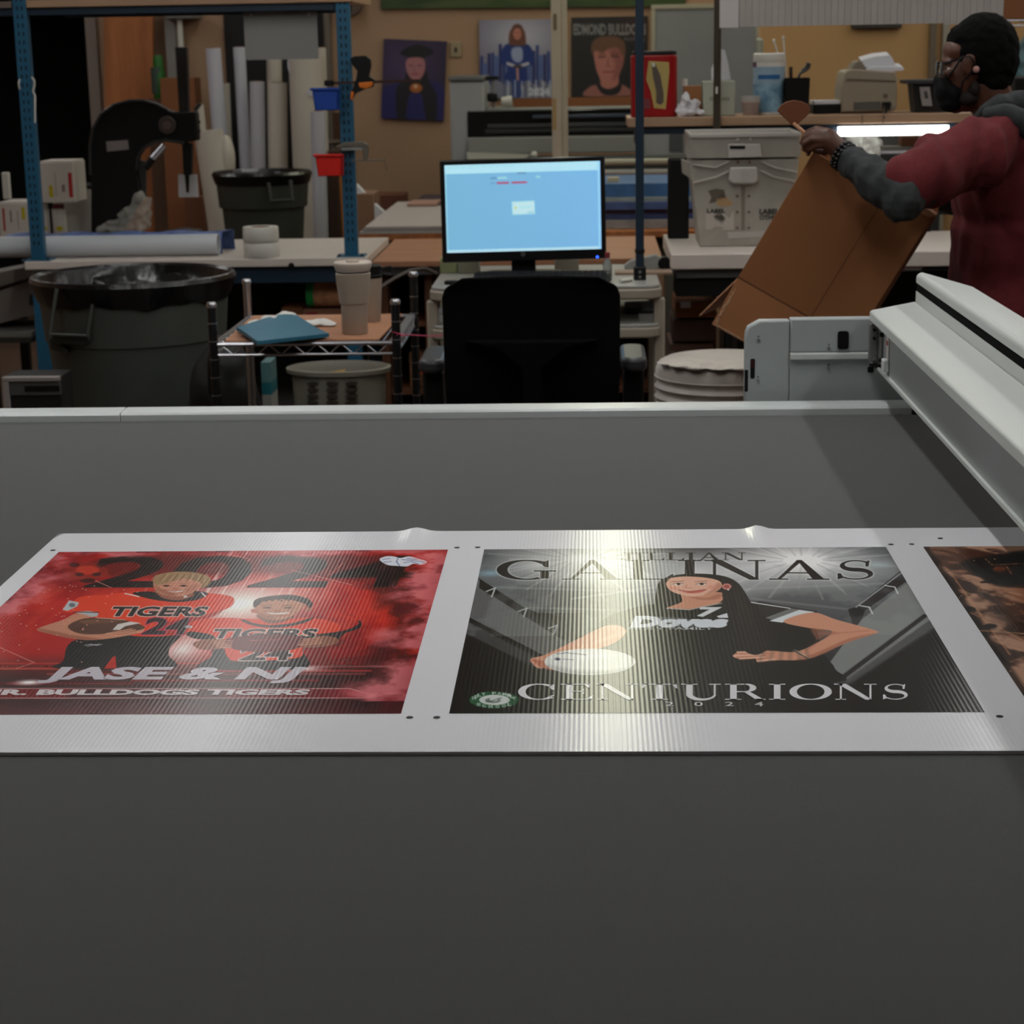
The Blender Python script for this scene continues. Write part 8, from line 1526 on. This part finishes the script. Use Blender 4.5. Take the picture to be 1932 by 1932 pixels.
# glasses
gl = MB(); gx = P3(1772, 130).x
for s_ in (-1, 1):
    c = Vector((gx, MYc+s_*.033, P3(1772, 130).z)); ring = [c+Vector((.010*sin(a)*0+.003*cos(a), .026*cos(a), .019*sin(a))) for a in [2*pi*i/18 for i in range(19)]]; gl.tube(ring, .0022, n=6, caps=False)
gl.tube([(gx, MYc-.009, c.z+.006), (gx-.003, MYc, c.z+.009), (gx, MYc+.009, c.z+.006)], .0022, n=6)
for s_ in (-1, 1): gl.bar((gx+.001, MYc+s_*.058, c.z+.012), P3(1818, 108, MYc+s_*.080), .003, .006)
gl.build('glasses_frame', M_black, man)
for s_ in (-1, 1):
    c2 = Vector((gx, MYc+s_*.033, P3(1772, 130).z)); MB().add([c2+Vector((-.002*sin(a), .0245*cos(a), .0175*sin(a))) for a in [2*pi*i/20 for i in range(20)]], [tuple(range(20))]).build('lens', mat('clear lens', (220, 225, 225), .03, alpha=.35, k=1, spec=1.), man)
MB().tube([P3(1770, 138, MYc-.058), P3(1773, 142, MYc-.060), P3(1780, 146, MYc-.062)], .0032, n=8).build('lens_glint', mat('glint silver', (220, 222, 224), .08, metal=1, k=1), man)  # bright crescent shaped as the tube light's glint on the lens
# shirt: torso and short sleeves
sb = MB(); sb.ell((1.085, MYc, 1.30), (.160, .190, .185)); sb.ell((1.080, MYc, 1.12), (.155, .178, .24)); sb.ell((1.10, MYc, 1.20), (.148, .180, .2)); sb.ell((1.105, MYc, 1.0), (.165, .195, .2)); sb.ell((1.115, MYc, .88), (.165, .20, .16)); sb.ell((1.16, MYc, 1.15), (.13, .18, .3)); sb.ell((1.10, MYc, 1.405), (.115, .205, .060))
hem = sh_n.lerp(el_n, .90)+Vector((0, .01, .026))
seg(sb, [sh_n+Vector((.03, .03, .0)), sh_n.lerp(el_n, .35), hem], (.084, .086, .070)); seg(sb, [sh_f+Vector((.02, -.02, 0)), sh_f.lerp(el_f, .8)], (.078, .072))
sb.tube([P3(1840, 256, 4.86), P3(1790, 300, 4.78), P3(1745, 350, 4.72)], [.05, .055, .06], n=12)
vox('shirt', sb, M_shirt, man, .008, 5, .022, 9, (1.7, 1., .55))
# charcoal hood and sleeves
cb_ = MB(); cb_.tube([P3(1846, 222, 4.97), P3(1862, 206, 4.93), P3(1890, 196, 4.93), P3(1925, 196, 4.97), P3(1945, 205, 5.05), P3(1925, 200, 5.14), P3(1880, 205, 5.16), P3(1850, 222, 5.10)], [.016, .022, .028, .034, .036, .034, .026, .018], n=12)
cb_.tube([P3(1858, 216, 4.90), P3(1890, 215, 4.87), P3(1930, 232, 4.88), P3(1960, 262, 4.93)], [.018, .026, .036, .040], n=12); cb_.ell(P3(1950, 240), (.05, .13, .06), Matrix.Rotation(.5, 3, 'Y'))
vox('hood', cb_, M_slv, man, .006, 5, .008, 16)
sl = MB(); seg(sl, [sh_n.lerp(el_n, .78), el_n+Vector((0, -.004, -.004)), el_n.lerp(wr_n, .3), el_n.lerp(wr_n, .65), wr_n.lerp(el_n, .09)], (.055, .053, .054, .045, .035))
vox('sleeve', sl, M_slv, man, .005, 3, .008, 26, (1.2, 1, .55)); sl = MB(); seg(sl, [sh_f.lerp(el_f, .7), el_f, el_f.lerp(wr_f, .6)], (.054, .05, .038)); vox('sleeve', sl, M_slv, man, .008, 4)
# beaded bracelet
ax = (wr_n-el_n).normalized(); u_ = ax.cross(Vector((0, 1, 0))).normalized(); v_ = ax.cross(u_)
for row, off in enumerate((.000, .011)):
    bd = MB()
    for k in range(18): a = 2*pi*k/18; bd.ell(wr_n-ax*(.012-off)+(u_*cos(a)+v_*sin(a))*.0335, (.0058, .0058, .0058), n=8, m_=6)
    setp(bd.build('bead_bracelet', mat('black beads', (10, 10, 11), .25, k=1), man), kind=None)
# trousers, shoes
tb = MB()
for s_ in (-1, 1): seg(tb, [(1.12, MYc+s_*.075, .84), (1.09, MYc+s_*.10, .48), (1.12, MYc+s_*.11, .10)], (.095, .078, .062))
vox('trousers', tb, M_trs, man, .012, 4)
for s_ in (-1, 1): MB().ell((1.05, MYc+s_*.11, .045), (.14, .05, .044)).box(.92, 1.18, MYc+s_*.11-.045, MYc+s_*.11+.045, .001, .018).build('shoe', M_black, man, bevel=.004)

# ---- the carton in his hands
BYc = 4.865
Ac, Rc, Bc = A(1535, 285, BYc), A(1757, 412, BYc), A(1388, 520, BYc)
U3, V3 = Rc-Ac, Bc-Ac; V3 = V3 - U3*(V3.dot(U3)/U3.dot(U3))*.6; dv = Vector((.058, .25, -.015))
M_cb = mat('kraft carton', (112, 70, 38), .75, k=1.7, var=.05, vscale=5)
bx3 = thing('carton', tuple(Ac+U3*.5+V3*.5), 'large brown carton tilted in the hands of the man, its lower flaps open', 'carton')
th3 = (dv.normalized())*.005
MB().slab([Ac, Rc, Rc+V3, Ac+V3], th3).build('front_wall', M_cb, bx3, bevel=.0015)
MB().slab([Ac+dv, Rc+dv, Rc+V3+dv, Ac+V3+dv], -th3).build('back_wall', M_cb, bx3, bevel=.0015)
n3 = U3.normalized()*.005; MB().slab([Ac+th3, Ac+dv-th3, Ac+V3+dv-th3, Ac+V3+th3], n3).build('side_wall', M_cb, bx3); MB().slab([Rc+th3, Rc+dv-th3, Rc+V3+dv-th3, Rc+V3+th3], -n3).build('side_wall', M_cb, bx3)
vn = V3.normalized(); un = U3.normalized()
f0, f1 = Ac+V3+vn*.001, Rc+V3+vn*.001; FL = .132
MB().slab([f0, f1, f1+vn*FL+Vector((0, -.035, 0)), f0+vn*FL+Vector((0, -.035, 0))], th3).build('front_flap', M_cb, bx3, bevel=.0015)
g0_, g1_ = Ac+V3+vn*.001+th3*1.2, Ac+V3+dv+vn*.001; gd = (A(1314, 592, BYc)-A(1388, 520, BYc)); MB().slab([g0_, g1_, g1_+gd, g0_+gd], un*.004).build('side_flap', M_cardL, bx3, bevel=.001)
MB().slab([f0+dv, f1+dv, f1+dv+vn*FL, f0+dv+vn*FL], -th3).build('back_flap', M_cb, bx3, bevel=.0015)
r0_ = Rc+th3; MB().slab([r0_-un*.055-vn*.001, r0_-vn*.001, r0_-vn*.012+un*.004, r0_-vn*.018-un*.05], dv*.5).build('top_flap', M_cardL, bx3, bevel=.001)
b0_ = Ac+dv+U3*.42-vn*.001; MB().slab([b0_, Rc+dv-vn*.001, Rc+dv-vn*.06-un*.02, Rc+dv-vn*.075-un*.09], -th3).build('top_flap', M_cb, bx3, bevel=.001)
# crease and tape-torn edge
MB().slab([f0-vn*.0015-th3*.12, f1-vn*.0015-th3*.12, f1+vn*.0015-th3*.12, f0+vn*.0015-th3*.12], th3*.1).build('crease', mat('crease brown', (84, 48, 26), .8, k=1.2), bx3, smooth=False)
q0 = Ac+U3*.62; MB().slab([q0-th3*.12, q0+un*.0015-th3*.12, q0+un*.0015+V3-th3*.12, q0+V3-th3*.12], th3*.1).build('fold_line', mat('crease brown', (84, 48, 26), .8, k=1.2), bx3, smooth=False)
tt_ = MB(); rg = random.Random(4)
for k in range(26): e = f0+vn*(.01+FL*.86*k/26)+Vector((0, -.035*(k/26)-.0008, 0))+un*(.006+.004*rg.random()); tt_.ell(e, (.002+.002*rg.random(), .0006, .003+.003*rg.random()), n=6, m_=4)
for k in range(34): e = f0+vn*(FL-.004)+Vector((0, -.0352, 0))+un*(.01+.24*k/34); tt_.ell(e, (.004, .0006, .002+.0015*rg.random()), n=6, m_=4)
setp(tt_.build('torn_edge', mat('torn kraft', (168, 132, 104), .8, k=1.1), bx3), kind='stuff')
# fan-shaped paddle held between the fingers
FYc = 4.845
pf = thing('paddle', tuple(A(1500, 215, FYc)), 'brown fan shaped paddle with a pale wooden handle, held in the raised hand', 'paddle')
MB().slab([A(*q, FYc) for q in ((1466, 209), (1474, 198), (1484, 192), (1498, 189), (1512, 191), (1523, 196), (1530, 206), (1527, 214), (1506, 234), (1500, 238), (1494, 236))], (0, .006, 0)).build('paddle_blade', mat('paddle brown', (94, 50, 22), .6, k=1.35), pf, bevel=.0015)
MB().bar(A(1497, 232, FYc+.004), A(1524, 256, FYc-.006), .011, .008).build('paddle_handle', mat('pale wood handle', (180, 130, 98), .5, k=1.2), pf, bevel=.002)
